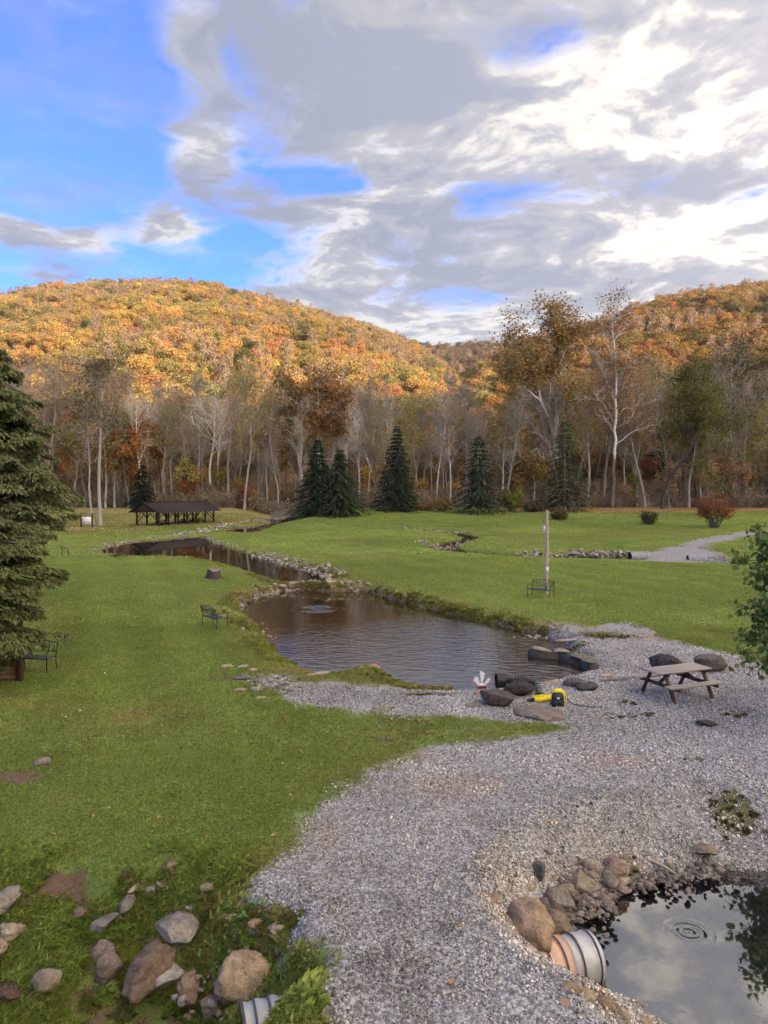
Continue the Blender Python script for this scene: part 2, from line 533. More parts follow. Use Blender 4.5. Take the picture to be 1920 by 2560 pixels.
# ground: grass, gravel, bare soil and leaf litter, laid out by attributes on the land
def ground_material():
    m_, n = mat('ground')
    p = wpos(n)
    n1 = n.noise(p, 0.09, 3, 0.5)
    n2 = n.noise(p, 0.8, 4, 0.6)
    n3 = n.noise(p, 9.0, 4, 0.65)
    n4 = n.noise(p, 45.0, 3, 0.6)
    grass = n.mix(n.ss(n2, 0.3, 0.7), (0.125, 0.185, 0.042), (0.170, 0.230, 0.058))
    grass = n.mix(n.ss(n1, 0.35, 0.7), grass, (0.150, 0.210, 0.055))
    grass = n.mix(n.ss(n3, 0.42, 0.75, 0, 0.6), grass, (0.085, 0.125, 0.024))
    grass = n.mix(n.ss(n4, 0.45, 0.75, 0, 0.5), grass, (0.21, 0.235, 0.075))
    dry = n.attr('dry')
    drym = n.ss(n.m('ADD', dry, n.m('MULTIPLY', n.m('SUBTRACT', n2, 0.5), 0.9)), 0.35, 0.85)
    grass = n.mix(n.m('MULTIPLY', drym, 0.75), grass, n.mix(n3, (0.27, 0.225, 0.085), (0.34, 0.285, 0.115)))
    # soil
    soil = n.mix(n3, (0.085, 0.055, 0.034), (0.20, 0.135, 0.088))
    soil = n.mix(n.ss(n4, 0.55, 0.8), soil, (0.30, 0.23, 0.17))
    dm = n.ss(n.m('ADD', n.attr('dirt'), n.m('MULTIPLY', n.m('SUBTRACT', n.noise(p, 2.6, 5, 0.65), 0.5), 1.1)), 0.40, 0.62)
    c = n.mix(dm, grass, soil)
    # leaf litter under the wood
    lit = n.mix(n.noise(p, 3.2, 5, 0.7), (0.20, 0.12, 0.06), (0.40, 0.23, 0.10))
    lm = n.ss(n.m('ADD', n.attr('litter'), n.m('MULTIPLY', n.m('SUBTRACT', n.noise(p, 0.9, 5, 0.7), 0.5), 0.9)), 0.4, 0.7)
    c = n.mix(lm, c, lit)
    # gravel: crushed limestone
    v1 = n('TexVoronoi', {'feature': 'F1'}, Vector=p, Scale=17.0)
    v2 = n('TexVoronoi', {'feature': 'F1'}, Vector=p, Scale=41.0)
    g1 = n('SeparateColor', Color=v1.outputs['Color']).outputs[0]
    g2 = n('SeparateColor', Color=v2.outputs['Color']).outputs[1]
    gv = n.m('ADD', n.m('MULTIPLY', n.m('POWER', g1, 1.3), 0.5), n.m('MULTIPLY', g2, 0.5))
    gc = n.mix(gv, (0.145, 0.142, 0.136), (0.56, 0.55, 0.53))
    gc = n.mix(n.m('MULTIPLY', n.ss(n.m('ADD', n.noise(p, 0.42, 5, 0.65), n.m('MULTIPLY', n.attr('tan'), 0.5)), 0.50, 0.85), 0.75), gc, n.mix(g2, (0.22, 0.165, 0.12), (0.46, 0.37, 0.30)))
    gc = n.mix(n.ss(n.noise(p, 1.4, 5, 0.7), 0.56, 0.78, 0, 0.45), gc, (0.10, 0.10, 0.105))
    gc = n.mix(n.ss(v1.outputs['Distance'], 0.48, 0.72, 0, 0.5), gc, (0.06, 0.06, 0.062))
    gm = n.ss(n.m('ADD', n.attr('gravel'), n.m('ADD', n.m('MULTIPLY', n.m('SUBTRACT', n.noise(p, 1.1, 4, 0.65), 0.5), 1.1), n.m('MULTIPLY', n.m('SUBTRACT', n.noise(p, 14.0, 3, 0.7), 0.5), 0.55))), 0.42, 0.58)
    moss = n.ss(n.m('ADD', n.attr('moss'), n.m('MULTIPLY', n.m('SUBTRACT', n.noise(p, 2.5, 5, 0.7), 0.5), 1.1)), 0.42, 0.72)
    gc = n.mix(n.m('MULTIPLY', moss, 0.9), gc, n.mix(n3, (0.055, 0.065, 0.02), (0.15, 0.145, 0.045)))
    c = n.mix(gm, c, gc)
    # wet margin below the water line
    c = n.mix(n.attr('wet'), c, n.mix(n3, (0.045, 0.035, 0.022), (0.12, 0.09, 0.055)))
    hgt = n.m('ADD', n.m('MULTIPLY', n.m('SUBTRACT', 0.6, v1.outputs['Distance']), gm), n.m('ADD', n.m('MULTIPLY', n3, 0.9), n.m('MULTIPLY', n4, 0.5)))
    bp = n('Bump', Strength=0.8, Distance=0.035, Height=hgt)
    b = n('BsdfPrincipled', Base_Color=c, Roughness=0.9, Specular_IOR_Level=0.15, Normal=bp.outputs[0])
    finish(n, b)
    return m_


def rock_material():
    m_, n = mat('rock')
    p = lpos(n)
    oc = n('ObjectInfo')
    pr = n.v('ADD', p, n.v('SCALE', (1.0, 1.7, 2.3), n.m('MULTIPLY', oc.outputs['Random'], 30.0)))
    a = n.noise(pr, 4.5, 6, 0.7)
    b_ = n.noise(pr, 20.0, 5, 0.72)
    v_ = n('TexVoronoi', {'feature': 'DISTANCE_TO_EDGE'}, Vector=n.v('ADD', pr, n.v('SCALE', n.noise(pr, 2.0, 3, 0.6, color=True), 0.8)), Scale=1.6).outputs[0]
    c = n.mix(n.ss(a, 0.30, 0.72), n.mix(1.0, oc.outputs['Color'], (0.50, 0.48, 0.46), 'MULTIPLY'), n.mix(1.0, oc.outputs['Color'], (1.2, 1.17, 1.12), 'MULTIPLY'))
    c = n.mix(n.ss(b_, 0.54, 0.70, 0, 0.6), c, n.mix(0.5, oc.outputs['Color'], (0.50, 0.47, 0.43)))
    c = n.mix(n.ss(b_, 0.45, 0.32, 0, 0.65), c, n.mix(1.0, oc.outputs['Color'], (0.32, 0.29, 0.27), 'MULTIPLY'))
    c = n.mix(n.ss(v_, 0.02, 0.0, 0, 0.22), c, (0.06, 0.05, 0.04))
    h = n.m('ADD', n.m('MULTIPLY', a, 1.0), n.m('ADD', n.m('MULTIPLY', b_, 0.5), n.m('MULTIPLY', n.ss(v_, 0.0, 0.05), 0.06)))
    h = n.m('ADD', h, n.m('MULTIPLY', n.noise(pr, 70.0, 4, 0.7), 0.2))
    bp = n('Bump', Strength=0.9, Distance=0.07, Height=h)
    finish(n, n('BsdfPrincipled', Base_Color=c, Roughness=0.85, Specular_IOR_Level=0.25, Normal=bp.outputs[0]))
    return m_


def leaf_material(name, source='object', sat=1.0, trans=0.35, spread=0.35, jitter=0.0, soft=0.0):
    """leaf colour from object colour or from the scatter's tint, varied from face to face"""
    m_, n = mat(name)
    if source == 'object':
        base = n('ObjectInfo').outputs['Color']
    elif source == 'tint':
        base = n.attr('tint', 'INSTANCER', 0)
    else:
        base = n('RGB').outputs[0]
        base.default_value = (*source, 1)
    rnd = n('NewGeometry').outputs['Random Per Island']
    f = n.m('ADD', 1.0 - spread, n.m('MULTIPLY', rnd, 2 * spread))
    c = n.v('SCALE', base, f)
    if jitter:
        c = n('HueSaturation', Hue=n.m('ADD', 0.5 - jitter, n.m('MULTIPLY', rnd, 2 * jitter)), Saturation=sat, Value=1.0, Color=c).outputs[0]
    d = n('BsdfDiffuse', Color=c)
    t = n('BsdfTranslucent', Color=c)
    if soft:       # thin blades scatter light all round: lean the shading normal towards the sky
        nv = n.v('NORMALIZE', n.v('ADD', n('NewGeometry').outputs['Normal'], (0.0, 0.0, soft)))
        n.put(d.inputs['Normal'], nv)
    finish(n, n('MixShader', i0=trans, i1=d, i2=t))
    return m_


def bark_material(name, base=(0.42, 0.37, 0.325), white=None):
    """bark; with white, the upper stem is the flaking pale bark of a sycamore (attribute 'pale')"""
    m_, n = mat(name)
    p = n.v('MULTIPLY', lpos(n), (1, 1, 0.25))
    a = n.noise(p, 4.0, 5, 0.65)
    oi = n('ObjectInfo').outputs['Random']
    k = n.m('ADD', 0.75, n.m('MULTIPLY', oi, 0.5))
    c = n.mix(a, tuple(x * 0.6 for x in base), tuple(x * 1.35 for x in base))
    c = n.v('SCALE', c, k)
    if white:
        q = n.noise(lpos(n), 1.2, 5, 0.7)
        c = n.mix(n.ss(n.m('ADD', n.attr('pale'), n.m('MULTIPLY', n.m('SUBTRACT', q, 0.5), 0.9)), 0.35, 0.6), c, white)
    b = n('BsdfPrincipled', Base_Color=c, Roughness=0.9, Specular_IOR_Level=0.1)
    finish(n, b)
    return m_


def water_material(name, deep, clear, wave, wscale, rings=(), stretch=(1, 1, 1), rough=0.02, choppy=None, ior=1.9):
    m_, n = mat(name)
    p = wpos(n)
    q = n.v('MULTIPLY', p, stretch)
    h = n.m('MULTIPLY', n.noise(q, wscale, 3, 0.5, 0.4), wave)
    h = n.m('ADD', h, n.m('MULTIPLY', n.noise(q, wscale * 3.1, 2, 0.5), wave * 0.22))
    if choppy:
        amt = n.ss(n.v('DISTANCE', n.v('MULTIPLY', p, (1, 1, 0)), (choppy[0], choppy[1], 0)), choppy[2], choppy[2] * 0.3, 0.12, 1.0)
        h = n.m('MULTIPLY', h, amt)
    for (rx, ry, lam, ext, amp) in rings:
        d = n.v('DISTANCE', n.v('MULTIPLY', p, (1, 1, 0)), (rx, ry, 0))
        s = n.m('MULTIPLY', n.m('SINE', n.m('MULTIPLY', d, 2 * math.pi / lam)), n.m('MULTIPLY', n.ss(d, ext, ext * 0.35), amp))
        h = n.m('ADD', h, s)
    bp = n('Bump', Strength=1.0, Distance=1.0, Height=h)
    fr = n('Fresnel', IOR=ior, Normal=bp.outputs[0])
    gl = n('BsdfGlossy', Color=(1, 1, 1), Roughness=rough, Normal=bp.outputs[0])
    df = n('BsdfDiffuse', Color=deep)
    tr = n('BsdfTransparent', Color=(0.80, 0.72, 0.55))
    body = n('MixShader', i0=clear, i1=df, i2=tr)
    finish(n, n('MixShader', i0=fr.outputs[0], i1=body, i2=gl))
    return m_


M = {}
M['ground'] = ground_material()
M['rock'] = rock_material()
M['leaf'] = leaf_material('leaf', 'object', spread=0.28)
M['leaf_forest'] = leaf_material('leaf_forest', 'tint', spread=0.2)
M['bark'] = bark_material('bark')
M['bark_grey'] = bark_material('bark_grey', (0.42, 0.385, 0.35))
M['bark_dark'] = bark_material('bark_dark', (0.10, 0.085, 0.072))
M['bark_pale'] = bark_material('bark_pale', (0.20, 0.16, 0.13), (0.78, 0.75, 0.70))
M['wood_old'] = simple('wood_old', (0.40, 0.345, 0.29), 0.8, 0.45, 3.0, 0.5, 30, stretch=(1.0, 9, 9))
M['wood_dark'] = simple('wood_dark', (0.042, 0.030, 0.024), 0.85, 0.4, 3.0, 0.3, 20)
M['wood_leg'] = simple('wood_leg', (0.115, 0.062, 0.042), 0.8, 0.4, 4.0, 0.4, 30)
M['pole_wood'] = simple('pole_wood', (0.44, 0.36, 0.28), 0.85, 0.25, 2.0, 0.4, 30, stretch=(6, 6, 0.6))
M['iron'] = simple('iron', (0.018, 0.019, 0.022), 0.45, 0.2, 10.0, spec=0.5)
M['iron_slat'] = simple('iron_slat', (0.05, 0.06, 0.08), 0.35, 0.2, 10.0, spec=0.5)
M['roof'] = simple('roof', (0.040, 0.030, 0.028), 0.9, 0.45, 1.2, 0.4, 10)
M['galv'] = simple('galv', (0.44, 0.44, 0.44), 0.55, 0.30, 5.0, 0.15, 20, metal=0.35)
M['galv_dull'] = simple('galv_dull', (0.34, 0.34, 0.34), 0.7, 0.35, 4.0, metal=0.2)
M['galv_rust'] = simple('galv_rust', (0.60, 0.40, 0.30), 0.7, 0.25, 5.0, 0.2, 20, metal=0.15)
M['rib'] = simple('rib', (0.10, 0.09, 0.085), 0.6, 0.4, 12.0)
M['rubber'] = simple('rubber', (0.014, 0.014, 0.016), 0.45, 0.2, 8.0, spec=0.4)
M['yellow'] = simple('yellow', (0.85, 0.66, 0.015), 0.55, 0.12, 9.0, 0.3, 14)
M['white'] = simple('white', (0.74, 0.74, 0.74), 0.5, 0.06, 6.0)
M['red'] = simple('red', (0.55, 0.07, 0.09), 0.5, 0.15, 6.0)
M['concrete'] = simple('concrete', (0.072, 0.062, 0.052), 0.9, 0.5, 4.0, 0.7, 18)
M['capstone'] = simple('capstone', (0.42, 0.36, 0.29), 0.9, 0.35, 3.0, 0.5, 20)
M['orange_rope'] = simple('orange_rope', (0.48, 0.29, 0.20), 0.8, 0.3, 9.0)
M['glass'] = simple('lamp_glass', (0.75, 0.80, 0.85), 0.15, 0.05, 4.0, spec=0.6)

# ------------------------------------------------------------------ land
def grow_axis(segs):
    out_ = []
    for a, b, s in segs:
        out_.append(np.arange(a, b - s * 0.4, s))
    out_.append([segs[-1][1]])
    return np.unique(np.round(np.concatenate(out_), 4))


gx = grow_axis([(-230, -130, 10), (-130, -60, 3), (-60, -32, 0.9), (-32, -14, 0.45), (-14, -9, 0.25), (-9, 9, 0.13), (9, 14, 0.25), (14, 32, 0.45), (32, 60, 0.9), (60, 130, 3), (130, 230, 10)])
gy = grow_axis([(-230, -30, 12), (-30, 3, 3), (3, 7, 0.8), (7, 17, 0.11), (17, 30, 0.2), (30, 56, 0.28), (56, 100, 0.4), (100, 140, 0.8), (140, 200, 3)])
GX, GY = np.meshgrid(gx, gy)
GZ = land_h(GX, GY)
nx_, ny_ = len(gx), len(gy)


def gridz(x, y):
    """height of the land sheet itself"""
    x = np.clip(np.asarray(x, float), gx[0], gx[-1] - 1e-6); y = np.clip(np.asarray(y, float), gy[0], gy[-1] - 1e-6)
    i = np.clip(np.searchsorted(gx, x, 'right') - 1, 0, len(gx) - 2); j = np.clip(np.searchsorted(gy, y, 'right') - 1, 0, len(gy) - 2)
    u = (x - gx[i]) / (gx[i + 1] - gx[i]); v = (y - gy[j]) / (gy[j + 1] - gy[j])
    return (GZ[j, i] * (1 - u) + GZ[j, i + 1] * u) * (1 - v) + (GZ[j + 1, i] * (1 - u) + GZ[j + 1, i + 1] * u) * v


def hit(px, py):
    """where the sight line through a pixel meets the land"""
    d = ray(px, py)
    ys = np.geomspace(5, 200, 3000)
    t = ys / d[1]
    ok = EYE + d[2] * t <= gridz(d[0] * t, ys)
    k = int(np.argmax(ok)) if ok.any() else len(ys) - 1
    return np.array((d[0] * t[k], ys[k], gridz(d[0] * t[k], ys[k])))


def LZ(x, y):
    return float(gridz(x, y))


sd_low, sd_up, sd_near, sd_creek = (sdist(GX, GY, q) for q in (lower, upper, near, creek))
sd_drive = np.minimum(sdist(GX, GY, drive), sdist(GX, GY, path))
A = {}
A['gravel'] = np.clip(0.5 - sd_drive * 0.9, 0, 1)


def blob(px, py, wx, wy, amp=1.0):
    c = G(px, py)
    e = G(px + wx, py)
    s1 = abs(e[0] - c[0]); s2 = abs(G(px, py + wy)[1] - G(px, py - wy)[1]) / 2
    return amp * np.exp(-(((GX - c[0]) / s1) ** 2 + ((GY - c[1]) / s2) ** 2))


moss = sum(blob(*b) for b in [(1500, 1582, 70, 8), (1440, 1606, 50, 8), (1745, 1898, 50, 12, 0.7), (1625, 1785, 40, 8, .8), (1840, 1785, 50, 9, .8), (1560, 1790, 50, 7, .6), (1480, 1905, 60, 9, 0.35),
                              (1540, 1590, 90, 7, 0.6), (1570, 2065, 45, 26, 1.0), (1700, 2090, 70, 40, 1.0), (1835, 1992, 70, 26, 1.1), (1880, 2150, 70, 30, 1.0), (1420, 2235, 30, 18, .8),
                              (770, 1695, 120, 8, 1.0), (1070, 1732, 90, 5, 0.9), (1560, 1755, 50, 8, .7)])
A['moss'] = np.clip(moss, 0, 1)
A['tan'] = np.clip(sum(blob(*b) for b in [(1150, 1960, 120, 30, .8), (1560, 1900, 120, 14, .8), (1420, 2240, 160, 60, 1.0), (1560, 2110, 120, 60, .8), (1000, 1890, 120, 14, .7), (1500, 1745, 120, 12, .5),
                                          (1650, 1590, 120, 12, .8), (820, 2080, 60, 60, .7), (1800, 2100, 200, 60, .6)]), 0, 1)
A['dirt'] = np.clip(sum(blob(*b) for b in [(90, 2190, 170, 45, .95), (30, 1915, 120, 28, .95), (1000, 1802, 110, 8, .85), (950, 1850, 60, 9, .9), (1180, 1825, 90, 7, .7), (300, 1800, 90, 12, .5), (700, 1680, 60, 6, .6), (130, 1775, 90, 10, .5), (60, 2260, 90, 40, .7), (560, 1693, 70, 12, .8), (40, 1735, 80, 12, .7),
                                           (430, 2060, 40, 12, .6), (240, 2120, 60, 14, .45), (470, 2330, 120, 40, .5), (330, 2240, 90, 22, .5), (430, 2480, 140, 60, .6), (1265, 1720, 60, 5, .9), (860, 1900, 40, 10, .5)])
                    + 0.75 * sstep(0.5, 0.15, np.abs(sd_low)) + 0.6 * sstep(0.45, 0.1, np.abs(sd_up)) + 0.7 * sstep(1.3, 0.2, np.abs(sd_near)) + 0.7 * sstep(0.9, 0.2, np.abs(sd_creek))
                    + 0.6 * sstep(1.9, 1.3, ldist(GX, GY, stream)) + 0.45 * sstep(2.6, 1.0, gully(GX, GY)), 0, 1)
A['dry'] = np.clip(sum(blob(*b) for b in [(330, 1790, 130, 30, .7), (700, 1675, 90, 10, .6), (1150, 1560, 160, 10, .8), (900, 1395, 90, 6, .7), (1500, 1340, 140, 5, .8), (1700, 1330, 120, 6, .8), (250, 1330, 130, 12, .7),
                                          (100, 1760, 120, 16, .6), (1000, 1830, 200, 12, .8), (900, 1350, 120, 4, .6), (1330, 1375, 120, 3, .6), (1800, 1590, 120, 14, .5), (1300, 1340, 100, 4, .6), (120, 1660, 80, 30, .5), (600, 1480, 40, 14, .6),
                                          (760, 2130, 60, 40, .5)])
                   + 0.6 * sstep(2.2, 0.4, sd_low) + 0.5 * sstep(2.4, 0.4, sd_up) + 0.35 * sstep(0.9, 0.0, sd_drive)
                   + 0.8 * sstep(125, 150, GY) + 0.8 * sstep(108, 116, GY) * sstep(-14, -20, GX), 0, 1)
A['litter'] = np.clip(sstep(128, 146, GY + 6 * sstep(8, 30, GX) * sstep(60, 40, GX)) + blob(150, 1322, 160, 12, .8) + 0.55 * sstep(1, 10, GY * 0 + (GX - 16)) * sstep(118, 132, GY) + 0.7 * sstep(1.5, -20, GY), 0, 1)
A['wet'] = np.clip(0.9 * np.maximum.reduce([sstep(WL_LOW + 0.05, WL_LOW - 0.06, GZ) * (sd_low < 0.6), sstep(WL_UP + 0.05, WL_UP - 0.06, GZ) * (sd_up < 0.6), sstep(WL_NEAR + 0.10, WL_NEAR - 0.05, GZ) * (sd_near < 0.6),
                                                sstep(WL_STR + 0.05, WL_STR - 0.05, GZ) * (GY > 60)]), 0, 1)
idx = np.arange(nx_ * ny_).reshape(ny_, nx_)
Q = np.stack([idx[:-1, :-1], idx[:-1, 1:], idx[1:, 1:], idx[1:, :-1]], -1).reshape(-1, 4)
VV = np.stack([GX, GY, GZ], -1).reshape(-1, 3)
cell_g = (sd_drive[:-1, :-1] + sd_drive[1:, 1:]).reshape(-1) * 0.5


def land_piece(name, sel):
    F = Q[sel]
    used = np.unique(F)
    remap = np.zeros(len(VV), np.int64); remap[used] = np.arange(len(used))
    me = mesh_from(name, [(VV[used], remap[F])])
    for k_, arr in A.items():
        at = me.attributes.new(k_, 'FLOAT', 'POINT')
        at.data.foreach_set('value', arr.reshape(-1)[used].astype(np.float32))
    o = add(name, me, M['ground'], smooth=True)
    o['kind'] = 'structure'
    return o


sdp = sdist(GX, GY, path)
cell_p = ((sdp[:-1, :-1] + sdp[1:, 1:]) * 0.5).reshape(-1)
land_piece('ground', cell_g > 0)
land_piece('gravel_drive', (cell_g <= 0) & (cell_p > 0))
land_piece('gravel_path', (cell_g <= 0) & (cell_p <= 0))


# water sheets
def offset_poly(p, d):
    n_ = len(p)
    t = np.roll(p, -1, 0) - np.roll(p, 1, 0)
    t /= np.linalg.norm(t, axis=1)[:, None] + 1e-9
    area = 0.5 * np.sum(p[:, 0] * np.roll(p[:, 1], -1) - np.roll(p[:, 0], -1) * p[:, 1])
    nrm = np.stack([t[:, 1], -t[:, 0]], 1) * (1 if area > 0 else -1)
    return p + nrm * d


import bmesh


def water(name, poly, z, m_):
    bm = bmesh.new()
    vs = [bm.verts.new((float(q[0]), float(q[1]), z)) for q in poly]
    f = bm.faces.new(vs)
    if f.normal.z < 0 or True:
        f.normal_update()
        if f.normal.z < 0:
            f.normal_flip()
    bmesh.ops.triangulate(bm, faces=[f])
    me = bpy.data.meshes.new(name)
    bm.to_mesh(me); bm.free()
    o = add(name, me, m_)
    o['kind'] = 'structure'
    return o


def ribbon(line, wdt):
    t = np.gradient(line, axis=0); t /= np.linalg.norm(t, axis=1)[:, None]
    nrm = np.stack([-t[:, 1], t[:, 0]], 1)
    return np.vstack([line + nrm * wdt, (line - nrm * wdt)[::-1]])


fount = G(792, 1523, WL_LOW)
chop = G(1170, 1660, WL_LOW)
boat_c = G(1330, 1690, WL_LOW)
ringc = G(1722, 2330, WL_NEAR)
M['water_low'] = water_material('water_low', (0.040, 0.027, 0.014), 0.35, 0.027, 2.6, rings=[(fount[0], fount[1], 0.40, 1.7, 0.008), (boat_c[0], boat_c[1], 0.42, 3.5, 0.0022)], stretch=(0.7, 1.5, 1), choppy=(chop[0], chop[1], 12.5), ior=3.1)
M['water_up'] = water_material('water_up', (0.030, 0.022, 0.014), 0.15, 0.0012, 1.6, ior=1.6)
M['water_near'] = water_material('water_near', (0.018, 0.020, 0.022), 0.45, 0.0008, 2.5, ior=3.3, rings=[(ringc[0], ringc[1], 0.16, 0.42, 0.006)])
water('pond_water', offset_poly(lower, 0.5), WL_LOW, M['water_low'])
water('pond_water', offset_poly(upper, 0.5), WL_UP, M['water_up'])
water('pond_water', offset_poly(near, 0.5), WL_NEAR, M['water_near'])
water('creek_water', offset_poly(creek, 0.5), -0.08, M['water_up'])
water('stream_water', ribbon(stream, 2.1), WL_STR, M['water_up'])
water('stream_water', ribbon(stream2, 1.3), WL_STR, M['water_up'])

# ------------------------------------------------------------------ hills
FAN_A = np.concatenate([np.linspace(-1.9, -0.75, 24)[:-1], np.linspace(-0.75, 0.75, 190), np.linspace(0.75, 1.9, 24)[1:]])


def skyline(pts):
    xs = np.array([(p_[0] - 960) / FPX for p_ in pts]); ys = np.array([(1215 - p_[1]) / FPX for p_ in pts])
    return lambda a: np.interp(a, xs, ys)


LEFT = skyline([(-2800, 1090), (-1400, 1006), (-700, 906), (-250, 826), (0, 784), (110, 754), (330, 738), (480, 748), (560, 761), (700, 794), (870, 838), (960, 868), (1050, 911), (1110, 961), (1180, 1020), (1260, 1090), (1400, 1160), (2000, 1200)])
FAR = skyline([(-800, 1062), (300, 982), (800, 917), (960, 887), (1060, 890), (1150, 892), (1240, 888), (1330, 898), (1500, 932), (2200, 1012)])
RIGHT = skyline([(600, 1192), (1000, 1102), (1130, 1015), (1220, 940), (1280, 902), (1360, 880), (1450, 856), (1540, 822), (1640, 790), (1750, 766), (1850, 752), (1920, 748), (2150, 746), (2500, 790), (3300, 930), (4600, 1062)])


def hill_h(x, y):
    """height of the hills in front of the camera"""
    y = np.maximum(y, 1.0)
    a = x / y
    und = (fbm(x / 70.0, y / 70.0, 41, 4) - 0.5)

    def hill(sl, d0, dc, back, und_amp):
        zc = EYE + dc * sl(a)
        t = (y - d0) / (dc - d0)
        tt = np.clip(t, 0, 1)
        up = 0.80 * tt ** 1.08 + 0.20 * np.sin(tt * math.pi / 2)
        z = 1.5 + (zc - 1.5) * up
        z = np.where(t > 1, zc - (y - dc) * back, z)
        z = np.where(t < 0, 1.5 + t * 20, z)
        return z + und * und_amp * np.clip(t * 4, 0, 1) * np.clip(2.2 - 2 * t, 0.15, 1)
    h = hill(LEFT, 172, 640, 0.30, 30)
    h = np.maximum(h, hill(RIGHT, 185, 600, 0.30, 26))
    h = np.maximum(h, hill(FAR, 420, 1120, 0.2, 30))
    return h


hd = np.concatenate([np.linspace(168, 700, 130), np.linspace(700, 1300, 60)[1:]])
HA, HD = np.meshgrid(FAN_A, hd)
HX, HY = HA * HD, HD
HZ = hill_h(HX, HY)
hi = np.arange(HX.size).reshape(HX.shape)
HQ = np.stack([hi[:-1, :-1], hi[:-1, 1:], hi[1:, 1:], hi[1:, :-1]], -1).reshape(-1, 4)


def floor_material():
    m_, n = mat('forest_floor')
    p = wpos(n)
    c = n.mix(n.noise(p, 0.25, 6, 0.7), (0.12, 0.09, 0.06), (0.28, 0.19, 0.11))
    finish(n, n('BsdfDiffuse', Color=c))
    return m_


M['floor'] = floor_material()
hs = obj('hillside', [(np.stack([HX, HY, HZ], -1).reshape(-1, 3), HQ)], M['floor'], smooth=True)
hs['kind'] = 'structure'
# the ridge on the sun's side of the valley, behind the camera: it keeps the valley floor in shade
ux, uy = -math.sin(SUN_AZ), -math.cos(SUN_AZ)          # the way the sunlight travels
rt = np.linspace(-2600, 2200, 80); rs = np.linspace(-2300, -240, 50)
RT, RS = np.meshgrid(rt, rs)
RX = ux * RS + uy * RT; RY = uy * RS - ux * RT


def ridge_h(s, t):
    # t grows to the right-hand side of the view
    crest = 440 + 10 * np.sin(t / 130.0) + 7 * np.sin(t / 47.0 + 1.0) + 118 * sstep(405, 455, t) - 26 * sstep(520, 620, t) + 60 * sstep(-50, -350, t)
    return crest * np.exp(-((s + 1500) / 480.0) ** 2) + 2


RZ = ridge_h(RS, RT)
ri = np.arange(RX.size).reshape(RX.shape)
RQ = np.stack([ri[:-1, :-1], ri[:-1, 1:], ri[1:, 1:], ri[1:, :-1]], -1).reshape(-1, 4)
hs = obj('hillside', [(np.stack([RX, RY, RZ - 1.0], -1).reshape(-1, 3), RQ)], M['floor'], smooth=True)
hs['kind'] = 'structure'

# ------------------------------------------------------------------ scatter of instances for what nobody could count
def scatter(name, pts, rot, scl, protos, pick, tint=None, label=None, cat=None, norm=None):
    """one 'stuff' object: points that carry instances of the prototype meshes"""
    pc = bpy.data.collections.new(name + '_kinds')
    for i, (me, m_) in enumerate(protos):
        if len(me.materials) == 0:
            for q in (m_ if isinstance(m_, (list, tuple)) else [m_]):
                me.materials.append(q)
        pc.objects.link(bpy.data.objects.new('%s_kind_%02d' % (name, i), me))
    me = bpy.data.meshes.new(name)
    n_ = len(pts)
    me.vertices.add(n_); me.vertices.foreach_set('co', np.asarray(pts, np.float32).reshape(-1))
    a = me.attributes.new('rot', 'FLOAT_VECTOR', 'POINT'); a.data.foreach_set('vector', np.asarray(rot, np.float32).reshape(-1))
    a = me.attributes.new('scl', 'FLOAT_VECTOR', 'POINT'); a.data.foreach_set('vector', np.asarray(scl, np.float32).reshape(-1))
    a = me.attributes.new('pick', 'INT', 'POINT'); a.data.foreach_set('value', np.asarray(pick, np.int32))
    if tint is not None:
        a = me.attributes.new('tint', 'FLOAT_COLOR', 'POINT')
        c = np.ones((n_, 4), np.float32); c[:, :3] = tint
        a.data.foreach_set('color', c.reshape(-1))
    o = add(name, me, None)
    ng = bpy.data.node_groups.new(name, 'GeometryNodeTree')
    ng.interface.new_socket('Geometry', in_out='INPUT', socket_type='NodeSocketGeometry')
    ng.interface.new_socket('Geometry', in_out='OUTPUT', socket_type='NodeSocketGeometry')
    nn = ng.nodes.new; ln = ng.links.new
    gi = nn('NodeGroupInput'); go = nn('NodeGroupOutput')
    ip = nn('GeometryNodeInstanceOnPoints'); ci = nn('GeometryNodeCollectionInfo')
    ci.inputs['Collection'].default_value = pc
    ci.inputs['Separate Children'].default_value = True
    ci.inputs['Reset Children'].default_value = True
    ip.inputs['Pick Instance'].default_value = True

    def na(nm, ty):
        k = nn('GeometryNodeInputNamedAttribute'); k.data_type = ty; k.inputs['Name'].default_value = nm
        return k.outputs['Attribute']
    e2r = nn('FunctionNodeEulerToRotation')
    ln(na('rot', 'FLOAT_VECTOR'), e2r.inputs[0])
    ln(gi.outputs[0], ip.inputs['Points']); ln(ci.outputs[0], ip.inputs['Instance'])
    ln(na('pick', 'INT'), ip.inputs['Instance Index']); ln(e2r.outputs[0], ip.inputs['Rotation'])
    ln(na('scl', 'FLOAT_VECTOR'), ip.inputs['Scale'])
    ln(ip.outputs[0], go.inputs[0])
    md = o.modifiers.new('scatter', 'NODES'); md.node_group = ng
    tag(o, label, cat, None, 'stuff')
    return o


# ------------------------------------------------------------------ trees
def limb(rng, p, d, L, n, wob, lift):
    pts = [np.array(p, float)]
    d = np.array(d, float)
    for i in range(n):
        d = d + rng.normal(size=3) * wob + np.array((0, 0, lift))
        d /= np.linalg.norm(d)
        pts.append(pts[-1] + d * L / n)
    return np.array(pts)


def along(pts, f):
    k = f * (len(pts) - 1)
    i = min(int(k), len(pts) - 2)
    q = pts[i] + (pts[i + 1] - pts[i]) * (k - i)
    t = pts[i + 1] - pts[i]
    return q, t / (np.linalg.norm(t) + 1e-9)


def side_dir(rng, t, ang):
    a = rng.normal(size=3)
    s = np.cross(t, a); s /= np.linalg.norm(s) + 1e-9
    return t * math.cos(ang) + s * math.sin(ang)


